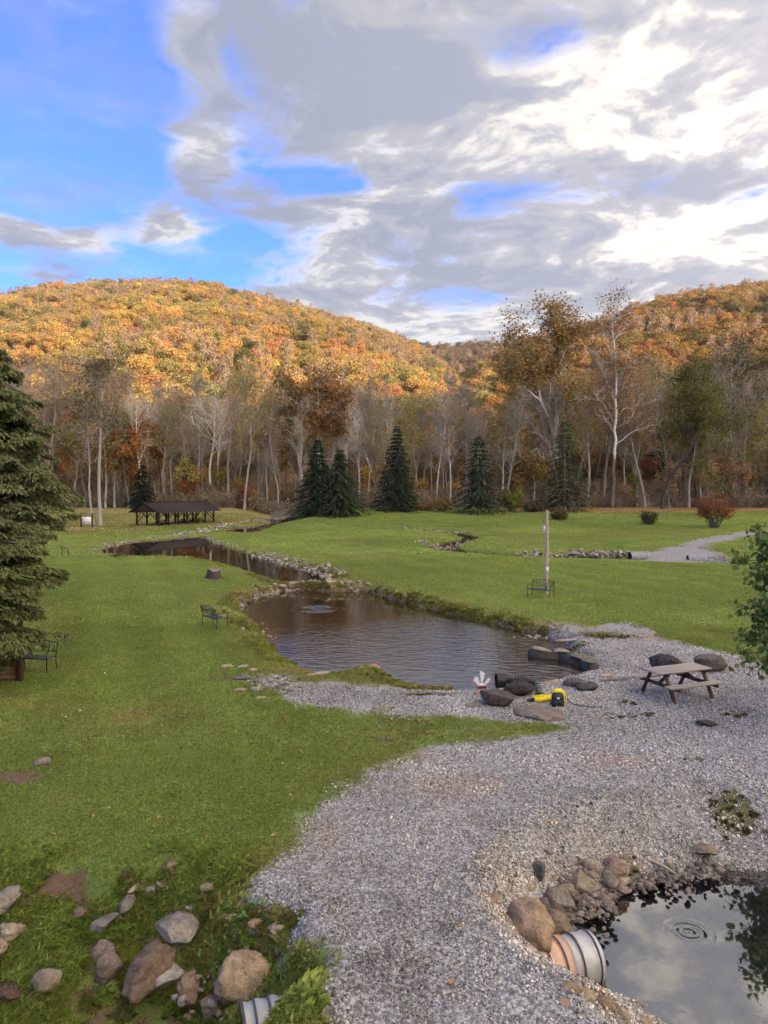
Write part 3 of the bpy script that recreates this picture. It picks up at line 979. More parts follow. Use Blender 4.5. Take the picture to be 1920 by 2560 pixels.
def decid(seed, H, r0, crown0=0.35, spread=0.30, n1=22, n2=6, n3=5, lean=(0, 0), stems=1, lift=0.06, up=0.85, wob=0.10, kink=0.06, trunk=None, fine=1.0):
    """branching skeleton -> (tubes with radii, tips). up: branch angle from the stem"""
    rng = np.random.default_rng(seed)
    tubes = []; tips = []
    trunks = []
    for s in range(stems):
        d = np.array((lean[0] + (0.0 if stems == 1 else rng.normal() * 0.14), lean[1] + (0 if stems == 1 else rng.normal() * 0.08), 1.0)); d /= np.linalg.norm(d)
        pts = limb(rng, (0, 0, -0.3), d, (H + 0.3) * (1 if s == 0 else rng.uniform(.75, .95)), 12, kink, 0.05)
        if trunk is not None and s == 0:
            pts = np.array(trunk, float)
        rad = r0 * (0.12 + 0.88 * (1 - np.linspace(0, 1, len(pts))) ** 0.8) * (1 if s == 0 else 0.75)
        rad[0] *= 1.35
        tubes.append((pts, rad, 8)); trunks.append(pts)
    for pts in trunks:
        for i in range(int(n1 / max(1, len(trunks)) ** 0.6)):
            f = crown0 + (1 - crown0) * (rng.uniform() ** 0.85) * 0.98
            p, t = along(pts, f)
            prof = math.sin(min(1.0, (1.02 - f) / (1 - crown0) * 1.15 + 0.12) * math.pi * 0.62)
            L = H * spread * (0.35 + 0.65 * prof) * rng.uniform(0.7, 1.2)
            b = limb(rng, p, side_dir(rng, t, up * rng.uniform(0.65, 1.25)), L, 6, wob * 1.3, lift)
            rb = max(0.03, r0 * 0.34 * (1 - f * 0.6)) * np.linspace(1, 0.25, 7)
            tubes.append((b, rb, 5))
            for j in range(n2):
                f2 = rng.uniform(0.25, 1.0)
                p2, t2 = along(b, f2)
                c = limb(rng, p2, side_dir(rng, t2, rng.uniform(0.4, 0.95)), L * rng.uniform(0.28, 0.55) * (1.1 - 0.4 * f2), 4, wob * 1.5, lift * 1.2)
                tubes.append((c, np.linspace(rb[0] * 0.42, 0.014, 5), 4))
                tips.append(c[-1]); tips.append(c[2])
                for k in range(n3):
                    p3, t3 = along(c, rng.uniform(0.2, 1))
                    e = limb(rng, p3, side_dir(rng, t3, rng.uniform(0.3, 0.8)), L * rng.uniform(0.12, 0.26), 2, wob * 1.4, lift)
                    tubes.append((e, np.linspace(0.022, 0.008, 3) * fine, 3))
                    tips.append(e[-1])
    return tubes, np.array(tips)


def skin(tubes):
    """all tubes at once, batched by (points, sides)"""
    by = {}
    for p, r, k in tubes:
        by.setdefault((len(p), k), []).append((p, r))
    out_ = []
    for (n_, k), L in by.items():
        P_ = np.array([q[0] for q in L], float); Rr = np.array([q[1] for q in L], float)
        tn = np.gradient(P_, axis=1); tn /= np.linalg.norm(tn, axis=2)[..., None] + 1e-9
        s = np.cross(tn, np.array((0.31, 0.90, 0.12))); s /= np.linalg.norm(s, axis=2)[..., None] + 1e-9
        u = np.cross(tn, s)
        a = np.arange(k) / k * 2 * math.pi
        V = P_[:, :, None, :] + Rr[:, :, None, None] * (np.cos(a)[:, None] * s[:, :, None, :] + np.sin(a)[:, None] * u[:, :, None, :])
        i = np.arange(n_ - 1)[:, None] * k; j = np.arange(k)[None, :]; j2 = (j + 1) % k
        F = np.stack([i + j, i + k + j, i + k + j2, i + j2], -1).reshape(-1, 4)
        F = (np.arange(len(L)) * n_ * k)[:, None, None] + F[None]
        out_.append((V.reshape(-1, 3), F.reshape(-1, 4)))
    return out_


def leaves(tips, rng, per, rad, size, frac=1.0, center=None, aspect=1.0, k=4, outw=0.6):
    tips = np.asarray(tips)
    sel = tips[rng.uniform(size=len(tips)) < frac]
    c = np.repeat(sel, per, 0) + rng.normal(size=(len(sel) * per, 3)) * rad
    cen = np.mean(tips, 0) if center is None else center
    nrm = (c - cen); nrm /= np.linalg.norm(nrm, axis=1)[:, None] + 1e-9
    nrm = nrm * outw + rng.normal(size=c.shape) * 0.6 + np.array((0, 0, 0.25))
    return cards(c, nrm, size * rng.uniform(0.6, 1.3, size=len(c)), rng, aspect, k)


def pale_attr(me, z0, z1, minr=None):
    v = np.empty(len(me.vertices) * 3, np.float32); me.vertices.foreach_get('co', v)
    z = v.reshape(-1, 3)[:, 2]
    a = me.attributes.new('pale', 'FLOAT', 'POINT')
    a.data.foreach_set('value', sstep(z0, z1, z).astype(np.float32))


def conifer(seed, H, rad, levels, per, sprays, slen, droop=0.35, z0=0.06, needle=0.16, shape=0.85, dense=1.0, gap=0.12, flat=0.0):
    """trunk, limbs and drooping sprays of needles: returns (trunk geo, limb geo, needle geo)"""
    rng = np.random.default_rng(seed)
    tr = [tube(limb(rng, (0, 0, -0.3), (0, 0, 1), H + 0.2, 10, 0.008, 0.02), 0.017 * H * np.linspace(1.1, 0.06, 11), 8)]
    limbs = []; C = []; D = []; S = []
    for i in range(levels):
        f = (i + rng.uniform(-.35, .35)) / levels
        f = min(max(f, 0), 0.995)
        z = H * (z0 + (1 - z0) * f)
        L0 = rad * ((1 - f) ** shape) * (1 if f > 0.08 else 0.8) + 0.12
        nb = max(4, int(per * (0.45 + 0.55 * (1 - f))))
        a0 = rng.uniform(0, 6.28)
        for b in range(nb):
            a = a0 + b / nb * 6.283 + rng.normal() * 0.16
            L = L0 * rng.uniform(0.68, 1.14)
            if rng.uniform() < gap:
                L *= 0.5
            rise = 0.30 * (f - 0.35)
            m_ = 5
            s = np.linspace(0, 1, m_)
            r_ = s * L
            zz_ = z + L * (rise * s - droop * s ** 1.9 + 0.10 * droop * s ** 4)
            pts = np.stack([np.cos(a) * r_, np.sin(a) * r_, zz_], 1)
            limbs.append((pts, np.linspace(max(.012, .006 * H * (1 - f)), 0.006, m_), 3))
            ns = max(3, int(sprays * dense * (0.3 + 0.7 * L / rad)))
            q = rng.uniform(0.10, 1.0, ns) ** 0.75
            k = q * (m_ - 1); ii = np.minimum(k.astype(int), m_ - 2)
            base = pts[ii] + (pts[ii + 1] - pts[ii]) * (k - ii)[:, None]
            sd_ = rng.choice([-1, 1], ns)
            ang = a + sd_ * rng.uniform(0.35, 1.15, ns)
            C.append(base)
            D.append(np.stack([np.cos(ang), np.sin(ang), -rng.uniform(0.10, 0.75, ns) * (0.5 + droop) * (1 - flat) + flat * rng.uniform(-.35, .12, ns)], 1))
            S.append(slen * rng.uniform(0.55, 1.25, ns) * (0.5 + 0.5 * (1 - q * 0.6)))
    C = np.concatenate(C); D = np.concatenate(D); S = np.concatenate(S)
    D /= np.linalg.norm(D, axis=1)[:, None]
    n_ = len(C)
    up = np.array((0, 0, 1.0)) + rng.normal(size=(n_, 3)) * (0.45 - .2 * flat)
    side = np.cross(D, up); side /= np.linalg.norm(side, axis=1)[:, None] + 1e-9
    wd = needle * rng.uniform(0.7, 1.2, n_)[:, None]
    tipz = np.array((0, 0, -1.0)) * (S * (0.25 - .1 * flat))[:, None]
    a_ = C; b_ = C + D * (S * 0.45)[:, None] + side * wd; c_ = C + D * S[:, None] + tipz; d_ = C + D * (S * 0.45)[:, None] - side * wd
    V = np.stack([a_, b_, c_, d_], 1).reshape(-1, 3)
    return tr, skin(limbs), [(V, np.arange(4 * n_).reshape(-1, 4))]


def tree_obj(name, label, cat, loc, parts, group=None, rz=0.0, scale=1.0, color=None):
    """parts: list of (part name, mesh, material[, colour])"""
    t = thing(name, label, cat, loc, rz, group)
    t.scale = (scale, scale, scale) if np.isscalar(scale) else scale
    for pt in parts:
        o = add(pt[0], pt[1], pt[2], t)
        if pt[0] in ('limbs', 'needles'):
            o['kind'] = 'stuff'
        col = pt[3] if len(pt) > 3 else color
        if col is not None:
            o.color = (*col, 1)
    return t


def proto_decid(seed, H, bark, leafp=None, pale=None, **kw):
    tb, tips = decid(seed, H, **kw)
    me = mesh_from('trunk', skin(tb))
    me.polygons.foreach_set('use_smooth', np.ones(len(me.polygons), bool))
    me.materials.append(M[bark])
    if pale:
        pale_attr(me, *pale)
    lm = None
    if leafp:
        rng = np.random.default_rng(seed + 999)
        lm = mesh_from('crown', [leaves(tips, rng, *leafp[0], **(leafp[1] if len(leafp) > 1 else {}))])
        lm.materials.append(M['leaf'])
    return me, lm


# prototypes for the wood behind the lawn (unit: metres)
PR = {}
for i in range(5):
    PR['bare%d' % i] = proto_decid(100 + i, 25.0, 'bark_grey' if i % 2 else 'bark', ((1, .35, .30), dict(frac=0.22)), r0=0.24, crown0=0.30, spread=0.20, n1=30, n2=7, n3=6, up=0.62, lift=0.07, wob=.10)
for i in range(3):
    PR['brown%d' % i] = proto_decid(130 + i, 25.0, 'bark', ((3, .45, .32), dict(frac=0.6)), r0=0.26, crown0=0.28, spread=0.24, n1=28, n2=6, n3=5, up=0.7)
for i in range(3):
    PR['leafy%d' % i] = proto_decid(150 + i, 17.0, 'bark', ((3, .40, .36), dict(frac=0.85)), r0=0.20, crown0=0.22, spread=0.28, n1=26, n2=6, n3=4, up=0.85)
for i in range(2):
    PR['pale%d' % i] = proto_decid(170 + i, 27.0, 'bark_pale', ((1, .4, .32), dict(frac=0.35)), pale=(3.0, 9.0), r0=0.30, crown0=0.38, spread=0.24, n1=22, n2=6, n3=5, up=0.7, kink=.07)
for i in range(2):
    PR['sap%d' % i] = proto_decid(190 + i, 7.0, 'bark_dark', ((4, .22, .24), dict(frac=0.8)), r0=0.07, crown0=0.15, spread=0.34, n1=16, n2=5, n3=3, up=0.8)

WOOD_COL = {
    'bare': [(0.27, 0.18, 0.09), (0.26, 0.20, 0.09)],
    'brown': [(0.27, 0.175, 0.095), (0.31, 0.215, 0.11), (0.25, 0.18, 0.10)],
    'olive': [(0.21, 0.185, 0.05), (0.25, 0.21, 0.06), (0.18, 0.175, 0.055)],
    'orange': [(0.34, 0.15, 0.045), (0.36, 0.18, 0.05)],
    'yellow': [(0.36, 0.25, 0.05), (0.32, 0.22, 0.05)],
    'rust': [(0.36, 0.12, 0.045)],
}

M['leaf_near'] = leaf_material('leaf_near', 'object', spread=0.45, trans=0.25, jitter=0.02, soft=.4)
# ---- trees one can single out
SPRUCE = (0.042, 0.072, 0.040)
HEM = (0.18, 0.20, 0.088)


def place_conifer(name, label, px, py, top, rpx, seed, col, Y=None, levels=34, per=12, sprays=9, droop=.35, gap=.12, z0=.05, shape=.85, needle=None, slen=None, dense=1.0, bark='bark_dark', group=None, flat=0.0, mat_='leaf'):
    g = hit(px, py) if Y is None else np.array((DP(px, py, Y)[0], Y, LZ(DP(px, py, Y)[0], Y)))
    H = DP(px, top, g[1])[2] - g[2]
    rad = rpx / FPX * g[1]
    tr, lb, nd = conifer(seed, H, rad, levels, per, sprays, slen or .55, droop, z0, needle or .085, shape, dense, gap, flat)
    m1 = mesh_from('trunk', tr); m2 = mesh_from('limbs', lb); m3 = mesh_from('needles', nd)
    return tree_obj(name, label, 'conifer', g, [('trunk', m1, M['bark_grey' if bark == 'grey' else 'bark_dark']), ('limbs', m2, M['bark_dark']), ('needles', m3, M[mat_], col)], group)


place_conifer('spruce_tree', 'taller dark green spruce of the touching pair beside the footbridge', 795, 1284, 1096, 84, 11, SPRUCE, Y=125, levels=44, per=14, sprays=44, droop=.26, gap=.12, shape=.95)
place_conifer('spruce_tree', 'shorter right-hand spruce of the touching pair beside the footbridge', 850, 1282, 1120, 80, 12, (0.064, 0.088, 0.046), Y=122, levels=40, per=14, sprays=42, droop=.36, gap=.14, shape=.92, z0=.08)
place_conifer('spruce_tree', 'lone pointed dark spruce in the middle of the lawn edge, branches down to the ground', 992, 1273, 1062, 72, 13, (0.050, 0.074, 0.046), Y=130, levels=48, per=15, sprays=40, droop=.28, gap=.1, shape=.92, z0=.01)
place_conifer('spruce_tree', 'dark spruce with a bare grey trunk foot left of the round yellow-green bush', 1197, 1279, 1086, 88, 14, (0.058, 0.082, 0.048), Y=126, levels=34, per=11, sprays=44, droop=.30, gap=.2, z0=.10, shape=.9, bark='grey')
place_conifer('hemlock_tree', 'loose olive-green hemlock in front of the big white-limbed sycamore', 1412, 1272, 1048, 92, 15, (0.11, 0.135, 0.058), Y=130, levels=36, per=11, sprays=46, droop=.32, gap=.25, z0=.08, shape=.8, bark='grey')
place_conifer('hemlock_tree', 'small dark hemlock standing behind the left end of the pavilion', 357, 1283, 1160, 42, 16, (0.030, 0.044, 0.022), levels=28, per=10, sprays=30, droop=.36, gap=.2, z0=.06, shape=.7, Y=136)
place_conifer('hemlock_tree', 'dark conifer cut off by the right edge of the picture', 1945, 1262, 1060, 50, 17, (0.022, 0.046, 0.024), levels=30, per=11, sprays=30, droop=.32, Y=140)
# the two hemlocks that close the picture on the left: trunk, limbs and flat drooping boughs of small twigs
def near_hemlock(label, px, Y, top, prof, seed, col, nb, per, bl, tw):
    """prof: (y, x) pixels of the crown's right-hand outline; it gives the crown radius at each height"""
    rng = np.random.default_rng(seed)
    base = DP(px, 1500, Y); base[2] = LZ(base[0], Y)
    zs = np.array([DP(px, p_[0], Y)[2] for p_ in prof])[::-1]; rs_ = np.array([(p_[1] - px) / FPX * Y for p_ in prof])[::-1]
    H = DP(px, top, Y)[2] - base[2]
    trk = limb(rng, (0, 0, -.3), (0, 0, 1), H, 10, .01, .02)
    lim = []; C = []; D = []; U = []; S = []
    for b in range(nb):
        z = zs[0] + (zs[-1] - zs[0]) * (b + rng.uniform(0, 1)) / nb
        a = rng.uniform(0, 6.283) if rng.uniform() < .5 else rng.normal() * 1.1 - .3
        rr = np.interp(z, zs, rs_) * rng.uniform(.55, 1.06) if rng.uniform() < .72 else np.interp(z, zs, rs_) * rng.uniform(.2, .6)
        out_ = np.array((math.cos(a), math.sin(a), 0.0)); sd = np.array((-math.sin(a), math.cos(a), 0.0))
        dr = rng.uniform(.05, .5)
        tip = out_ * rr + np.array((0, 0, z - base[2]))
        root = np.array((0, 0, z - base[2] + rr * (dr * .4 - .12)))
        m1 = root * .45 + tip * .55 + np.array((0, 0, rr * .10))
        lim.append((np.array([root, root * .6 + m1 * .4, m1, tip * .55 + m1 * .45, tip]), np.linspace(.045, .008, 5), 4))
        L = bl * rng.uniform(.7, 1.3)
        n_ = int(per * rng.uniform(.7, 1.3))
        u = rng.uniform(0, 1, n_) ** .8; v = rng.normal(size=n_) * .36 * (1 - .55 * u)
        pos = tip - out_ * ((1 - u) * L)[:, None] + sd * (v * L)[:, None] + np.array((0, 0, 1.0)) * ((1 - u) * L * dr * .9 - np.abs(v) * L * .35 + rng.normal(size=n_) * .05 * L)[:, None]
        d = out_ * rng.uniform(.2, 1.0, n_)[:, None] + sd * (np.sign(v) * rng.uniform(.1, 1.0, n_))[:, None] + np.array((0, 0, -1.0)) * rng.uniform(.05, .75, n_)[:, None]
        C.append(pos); D.append(d); S.append(tw * rng.uniform(.6, 1.3, n_))
        U.append(np.repeat(np.array((0, 0, 1.0))[None], n_, 0) + rng.normal(size=(n_, 3)) * .35)
    C = np.concatenate(C); D = np.concatenate(D); U = np.concatenate(U); S = np.concatenate(S)
    D /= np.linalg.norm(D, axis=1)[:, None]
    sv = np.cross(D, U); sv /= np.linalg.norm(sv, axis=1)[:, None] + 1e-9
    wd = (S * .17)[:, None]
    V = np.stack([C, C + D * (S * .5)[:, None] + sv * wd, C + D * S[:, None] + np.array((0, 0, -.12)) * S[:, None], C + D * (S * .5)[:, None] - sv * wd], 1).reshape(-1, 3)
    m1 = mesh_from('trunk', [tube(trk, .02 * H * np.linspace(1, .08, 11), 8)]); m2 = mesh_from('limbs', skin(lim)); m3 = mesh_from('needles', [(V, np.arange(len(V)).reshape(-1, 4))])
    return tree_obj('hemlock_tree', label, 'conifer', base, [('trunk', m1, M['bark_dark']), ('limbs', m2, M['bark_dark']), ('needles', m3, M['leaf_near'], col)])


near_hemlock('large olive-green hemlock filling the upper left edge of the picture', -60, 36, 850, [(862, 5), (900, 35), (950, 68), (1000, 92), (1050, 125), (1110, 148), (1170, 158), (1230, 186), (1290, 196), (1325, 165), (1350, 120)], 18, HEM, 420, 230, 1.15, .24)
near_hemlock('nearer hemlock with drooping branches over the boards and bench on the left', -90, 22.0, 1300, [(1300, 95), (1360, 100), (1400, 118), (1440, 138), (1475, 128), (1510, 92), (1550, 104), (1585, 148), (1615, 146), (1640, 105), (1655, 60)], 19, (0.165, 0.185, 0.076), 250, 260, .60, .15)


def special(name, label, px, py, top, seed, bark, leafp, lcol, Y=None, cat='tree', pale=None, rz=0.0, r0f=0.012, **kw):
    g = hit(px, py) if Y is None else np.array((DP(px, py, Y)[0], Y, LZ(DP(px, py, Y)[0], Y)))
    H = DP(px, top, g[1])[2] - g[2]
    if pale:
        pale = (pale[0] * H, pale[1] * H)
    me, lm = proto_decid(seed, H, bark, leafp, pale, r0=H * r0f, **kw)
    parts = [('trunk', me, None)]
    if lm:
        parts.append(('crown', lm, None, lcol))
    return tree_obj(name, label, cat, g, parts, rz=rz)


def sycamore(name, label, px, py, top, seed, Y, stems, lcol, leaf, crown_rx, bare=False):
    """forked stem given as pixel paths, so that the white limbs branch as they do in the photograph"""
    base = DP(px, py, Y); base[2] = LZ(base[0], Y)
    rng = np.random.default_rng(seed)
    tb = []; tips = []
    for pix, r0, r1, nb in stems:
        n_ = len(pix)
        dy = np.cumsum(rng.normal(size=n_) * 0.55)
        pts = np.array([DP(a, b, Y + (dy[i] - dy[0])) for i, (a, b) in enumerate(pix)]) - base
        pts2 = np.stack([np.interp(np.linspace(0, n_ - 1, n_ * 3), np.arange(n_), pts[:, c]) for c in range(3)], 1)
        pts2[1:-1] += rng.normal(size=(len(pts2) - 2, 3)) * 0.10
        tb.append((pts2, np.linspace(r0, r1, len(pts2)) * .8, 8))
        for i in range(nb):
            p, t = along(pts2, rng.uniform(0.35, 1.0))
            L = rng.uniform(2.5, 6.0) * crown_rx
            b = limb(rng, p, side_dir(rng, t, rng.uniform(0.5, 1.1)), L, 6, 0.16, 0.05)
            rr = max(.04, r1 * 0.6)
            tb.append((b, np.linspace(rr, 0.03, 7), 5))
            for j in range(6):
                p2, t2 = along(b, rng.uniform(.2, 1))
                c = limb(rng, p2, side_dir(rng, t2, rng.uniform(.4, 1.0)), L * rng.uniform(.25, .5), 4, 0.18, 0.04)
                tb.append((c, np.linspace(0.045, 0.015, 5), 4)); tips += [c[-1], c[2], c[3]]
                for k in range(4):
                    p3, t3 = along(c, rng.uniform(.2, 1))
                    e = limb(rng, p3, side_dir(rng, t3, rng.uniform(.3, .9)), L * rng.uniform(.1, .22), 2, .15, .02)
                    tb.append((e, np.linspace(.022, .009, 3), 3)); tips.append(e[-1])
    me = mesh_from('trunk', skin(tb)); me.polygons.foreach_set('use_smooth', np.ones(len(me.polygons), bool))
    me.materials.append(M['bark_pale'])
    pale_attr(me, 0.16 * (DP(px, top, Y)[2] - base[2]), 0.34 * (DP(px, top, Y)[2] - base[2]))
    lm = mesh_from('crown', [leaves(np.array(tips), rng, *leaf[0], **leaf[1])]); lm.materials.append(M['leaf'])
    return tree_obj(name, label, 'tree', base, [('trunk', me, None), ('crown', lm, None, lcol)], scale=(1, 1, .955))


sycamore('sycamore_tree', 'big sycamore with several white limbs and a dense brown crown against the sky', 1392, 1275, 757, 21, 141,
         [([(1392, 1278), (1390, 1180), (1388, 1080), (1396, 1000), (1404, 920), (1398, 850), (1390, 800), (1380, 770)], .62, .10, 16),
          ([(1388, 1100), (1372, 1040), (1362, 1010), (1345, 960), (1333, 905), (1318, 850), (1308, 805)], .34, .09, 14),
          ([(1372, 1040), (1350, 985), (1330, 975), (1312, 950), (1290, 900), (1270, 860)], .24, .07, 12),
          ([(1398, 900), (1412, 860), (1430, 820), (1438, 785)], .2, .07, 10),
          ([(1390, 1085), (1376, 1050), (1376, 960), (1370, 930), (1372, 880)], .22, .07, 8),
          ([(1388, 1120), (1350, 1080), (1310, 1060), (1280, 1075)], .16, .05, 9),
          ([(1385, 1160), (1345, 1130), (1340, 1110), (1322, 1140)], .12, .04, 8)],
         (0.42, 0.27, 0.085), ((6, .80, .44), dict(frac=.82)), 1.0)
sycamore('sycamore_tree', 'tallest thin sycamore with a straight white upper trunk and few leaves', 1530, 1273, 738, 22, 138,
         [([(1530, 1276), (1533, 1190), (1537, 1100), (1539, 1020), (1540, 930), (1536, 870), (1530, 800), (1536, 740)], .42, .04, 26),
          ([(1538, 1050), (1510, 1000), (1490, 980)], .13, .05, 7), ([(1539, 1040), (1560, 1010), (1585, 1008), (1605, 985)], .12, .05, 7),
          ([(1538, 1080), (1518, 1040), (1528, 1030)], .08, .04, 3), ([(1538, 960), (1555, 930), (1562, 900)], .10, .04, 6),
          ([(1536, 1110), (1580, 1070), (1630, 1055), (1670, 1035)], .11, .04, 7), ([(1538, 990), (1515, 930), (1500, 890)], .09, .04, 7), ([(1538, 900), (1522, 840), (1515, 800)], .09, .04, 7)],
         (0.33, 0.18, 0.08), ((3, .7, .30), dict(frac=.7)), .8)
sycamore('sycamore_tree', 'white-limbed sycamore with rusty crown rising behind the taller spruce of the pair', 797, 1279, 905, 23, 146,
         [([(797, 1282), (798, 1180), (797, 1100), (795, 1040), (795, 985), (792, 940)], .42, .08, 16), ([(798, 1100), (812, 1070), (835, 1055), (865, 1050)], .16, .05, 8),
          ([(795, 1070), (778, 1045), (765, 1040)], .12, .05, 7), ([(812, 1070), (825, 1045), (838, 1010), (845, 990)], .14, .05, 9), ([(798, 1040), (808, 1005), (812, 965), (820, 930)], .14, .05, 9)],
         (0.34, 0.18, 0.06), ((5, .6, .40), dict(frac=.75)), .8)
sycamore('sycamore_tree', 'sycamore leaning left with crossing pale limbs left of the spruce pair', 762, 1279, 915, 24, 150,
         [([(762, 1282), (752, 1170), (742, 1120), (730, 1090), (718, 1060), (712, 1040)], .34, .08, 8), ([(750, 1160), (748, 1120), (740, 1060), (732, 1000), (724, 940)], .28, .07, 14),
          ([(745, 1130), (753, 1090), (745, 1050), (735, 1010)], .18, .06, 8), ([(728, 1095), (712, 1078), (698, 1090)], .12, .05, 5)],
         (0.27, 0.19, 0.06), ((6, .6, .42), dict(frac=.8)), .8)
special('tall_tree', 'tall grey-trunked tree with thin olive crown standing left of the pavilion', 250, 1316, 925, 25, 'bark_grey', ((2, .35, .30), dict(frac=.55)), (0.19, 0.145, 0.045), Y=112, crown0=.48, spread=.20, n1=34, n2=7, n3=5, up=.65, r0f=.0125, kink=.02)
special('slim_tree', 'thin leaning tree beside the tall grey trunk left of the pavilion', 236, 1312, 1000, 26, 'bark_grey', ((1, .35, .30), dict(frac=.4)), (0.22, 0.135, 0.045), Y=113, crown0=.45, spread=.17, n1=22, n2=6, n3=5, up=.6, r0f=.009, lean=(-0.07, 0))
special('dark_leaning_tree', 'dark crooked tree leaning right with a spreading yellow-green crown', 1655, 1268, 985, 27, 'bark_dark', ((4, .42, .36), dict(frac=.8)), (0.185, 0.180, 0.040), Y=134, crown0=.42, spread=.42, n1=26, n2=7, n3=4, up=.95, lift=.0, r0f=.016,
        trunk=[(0, 0, -.3), (.2, 0, 2), (1.0, .2, 4.6), (2.4, .3, 7), (4.0, .2, 9.0), (5.5, .4, 11.5), (6.2, .8, 14.5), (6.6, 1, 18)])
special('maple_tree', 'yellow-green tree right of the dark crooked trunk', 1745, 1266, 955, 28, 'bark_dark', ((4, .45, .38), dict(frac=.8)), (0.165, 0.155, 0.045), Y=140, crown0=.25, spread=.34, n1=28, n2=7, n3=4, up=.85, r0f=.013)
special('oak_tree', 'tall olive oak crown near the right edge of the picture', 1840, 1262, 890, 29, 'bark_grey', ((3, .45, .38), dict(frac=.75)), (0.135, 0.130, 0.050), Y=150, crown0=.30, spread=.30, n1=30, n2=7, n3=4, up=.8, r0f=.012)
special('maple_tree', 'bright orange maple left of the small dark hemlock by the pavilion', 300, 1290, 1062, 30, 'bark_dark', ((5, .45, .40), dict(frac=.85)), (0.42, 0.19, 0.06), Y=138, crown0=.18, spread=.32, n1=26, n2=7, n3=4, up=.85, r0f=.012)
special('maple_tree', 'slim orange maple rising behind the pavilion roof', 405, 1288, 1075, 31, 'bark_dark', ((4, .40, .34), dict(frac=.7)), (0.42, 0.185, 0.05), Y=146, crown0=.45, spread=.22, n1=22, n2=6, n3=4, up=.75, r0f=.010)
special('maple_sapling', 'vivid red-orange maple sapling just above the pavilion roof', 468, 1275, 1190, 32, 'bark_dark', ((5, .30, .28), dict(frac=.9)), (0.40, 0.17, 0.08), Y=140, crown0=.12, spread=.42, n1=20, n2=6, n3=3, up=.9, r0f=.012)
special('maple_sapling', 'small red sapling right of the pavilion at the foot of the wood', 607, 1276, 1226, 33, 'bark_dark', ((5, .28, .26), dict(frac=.9)), (0.36, 0.15, 0.07), Y=140, crown0=.1, spread=.4, n1=18, n2=5, n3=3, up=.9, r0f=.012)
special('maple_sapling', 'small golden sapling beside the red one at the foot of the wood', 632, 1278, 1240, 34, 'bark_dark', ((4, .28, .26), dict(frac=.9)), (0.50, 0.27, 0.04), Y=141, crown0=.1, spread=.42, n1=16, n2=5, n3=3, up=.9, r0f=.012)

# ---- the wood: every trunk a tree of its own
rngW = np.random.default_rng(77)


def zone(px):
    for lim, nm in ((210, 'left of the tall grey trunk by the pavilion'), (350, 'between the tall grey trunk and the small hemlock'), (560, 'behind the pavilion'), (720, 'between the pavilion and the spruce pair'), (900, 'behind the spruce pair'),
                    (1060, 'behind the lone middle spruce'), (1200, 'behind the spruce with the grey foot'), (1340, 'behind the round yellow-green bush'), (1480, 'behind the olive hemlock'), (1640, 'around the tallest thin sycamore'), (1800, 'behind the dark crooked tree')):
        if px < lim:
            return nm
    return 'near the right edge of the picture'


KIND_WORD = {'bare': 'bare grey tree', 'brown': 'thin brown-leaved tree', 'leafy': 'leafy tree', 'pale': 'pale-trunked tree', 'sap': 'low leafy sapling'}


def wood_tree(px, Y, kind, hgt, colname):
    v = int(rngW.integers({'bare': 5, 'brown': 3, 'leafy': 3, 'pale': 2, 'sap': 2}[kind]))
    me, lm = PR[kind + str(v)]
    H0 = {'bare': 25., 'brown': 25., 'leafy': 17., 'pale': 27., 'sap': 7.}[kind]
    x = (px - 960) / FPX * Y
    z = LZ(x, Y)
    if Y > 175:
        z = max(z, float(hill_h(np.array([x]), np.array([Y]))[0]))
    sc = hgt / H0
    cols = WOOD_COL[colname]
    c = np.array(cols[int(rngW.integers(len(cols)))]) * rngW.uniform(1.45, 2.1)
    word = KIND_WORD[kind]
    if kind in ('leafy', 'sap'):
        word = {'olive': 'olive-green ', 'orange': 'orange ', 'yellow': 'yellow ', 'rust': 'rust-red ', 'brown': 'brown ', 'bare': 'brown '}[colname] + word
    z_ = zone(px)
    return tree_obj('sapling' if kind == 'sap' else 'tree', '%s %s' % (word, z_), 'tree', (x, Y, z - 0.05), [('trunk', me, None), ('crown', lm, None, tuple(c))],
                    group='%ss in the wood %s' % (word.split(' with')[0], z_), rz=rngW.uniform(0, 6.28), scale=(sc * rngW.uniform(.85, 1.15), sc * rngW.uniform(.85, 1.15), sc))


for row, (Y0, Y1, cnt) in enumerate(((137, 147, 58), (147, 160, 52), (160, 176, 46))):
    for i in range(cnt):
        px = -150 + (i + rngW.uniform(0, 1)) * 2220 / cnt
        Y = rngW.uniform(Y0, Y1)
        u = rngW.uniform()
        if px < 330:
            kind, cn = ('brown', 'brown') if u < .45 else ('leafy', 'orange') if u < .62 else ('bare', 'bare') if u < .85 else ('leafy', 'olive')
            hh = rngW.uniform(20, 27)
        elif px < 1250:
            kind, cn = ('bare', 'bare') if u < .58 else ('pale', 'bare') if u < .70 else ('brown', 'brown') if u < .85 else ('brown', 'olive')
            hh = rngW.uniform(17.5, 23)
        elif px < 1640:
            kind, cn = ('bare', 'bare') if u < .45 else ('brown', 'brown') if u < .85 else ('brown', 'olive')
            hh = rngW.uniform(19, 26)
        else:
            kind, cn = ('bare', 'bare') if u < .25 else ('brown', 'olive') if u < .65 else ('leafy', 'olive') if u < .9 else ('brown', 'brown')
            hh = rngW.uniform(20, 26)
        if kind == 'leafy':
            hh *= 0.75
        if 1180 < px < 1290:
            hh *= 0.85
        wood_tree(px, Y, kind, hh, cn)
for i in range(46):
    px = -60 + (i + rngW.uniform(0, 1)) * 2040 / 46
    cn = ['olive', 'brown', 'yellow', 'brown', 'bare'][int(rngW.integers(5))]
    wood_tree(px, rngW.uniform(137, 152), 'sap', rngW.uniform(4, 9), cn)

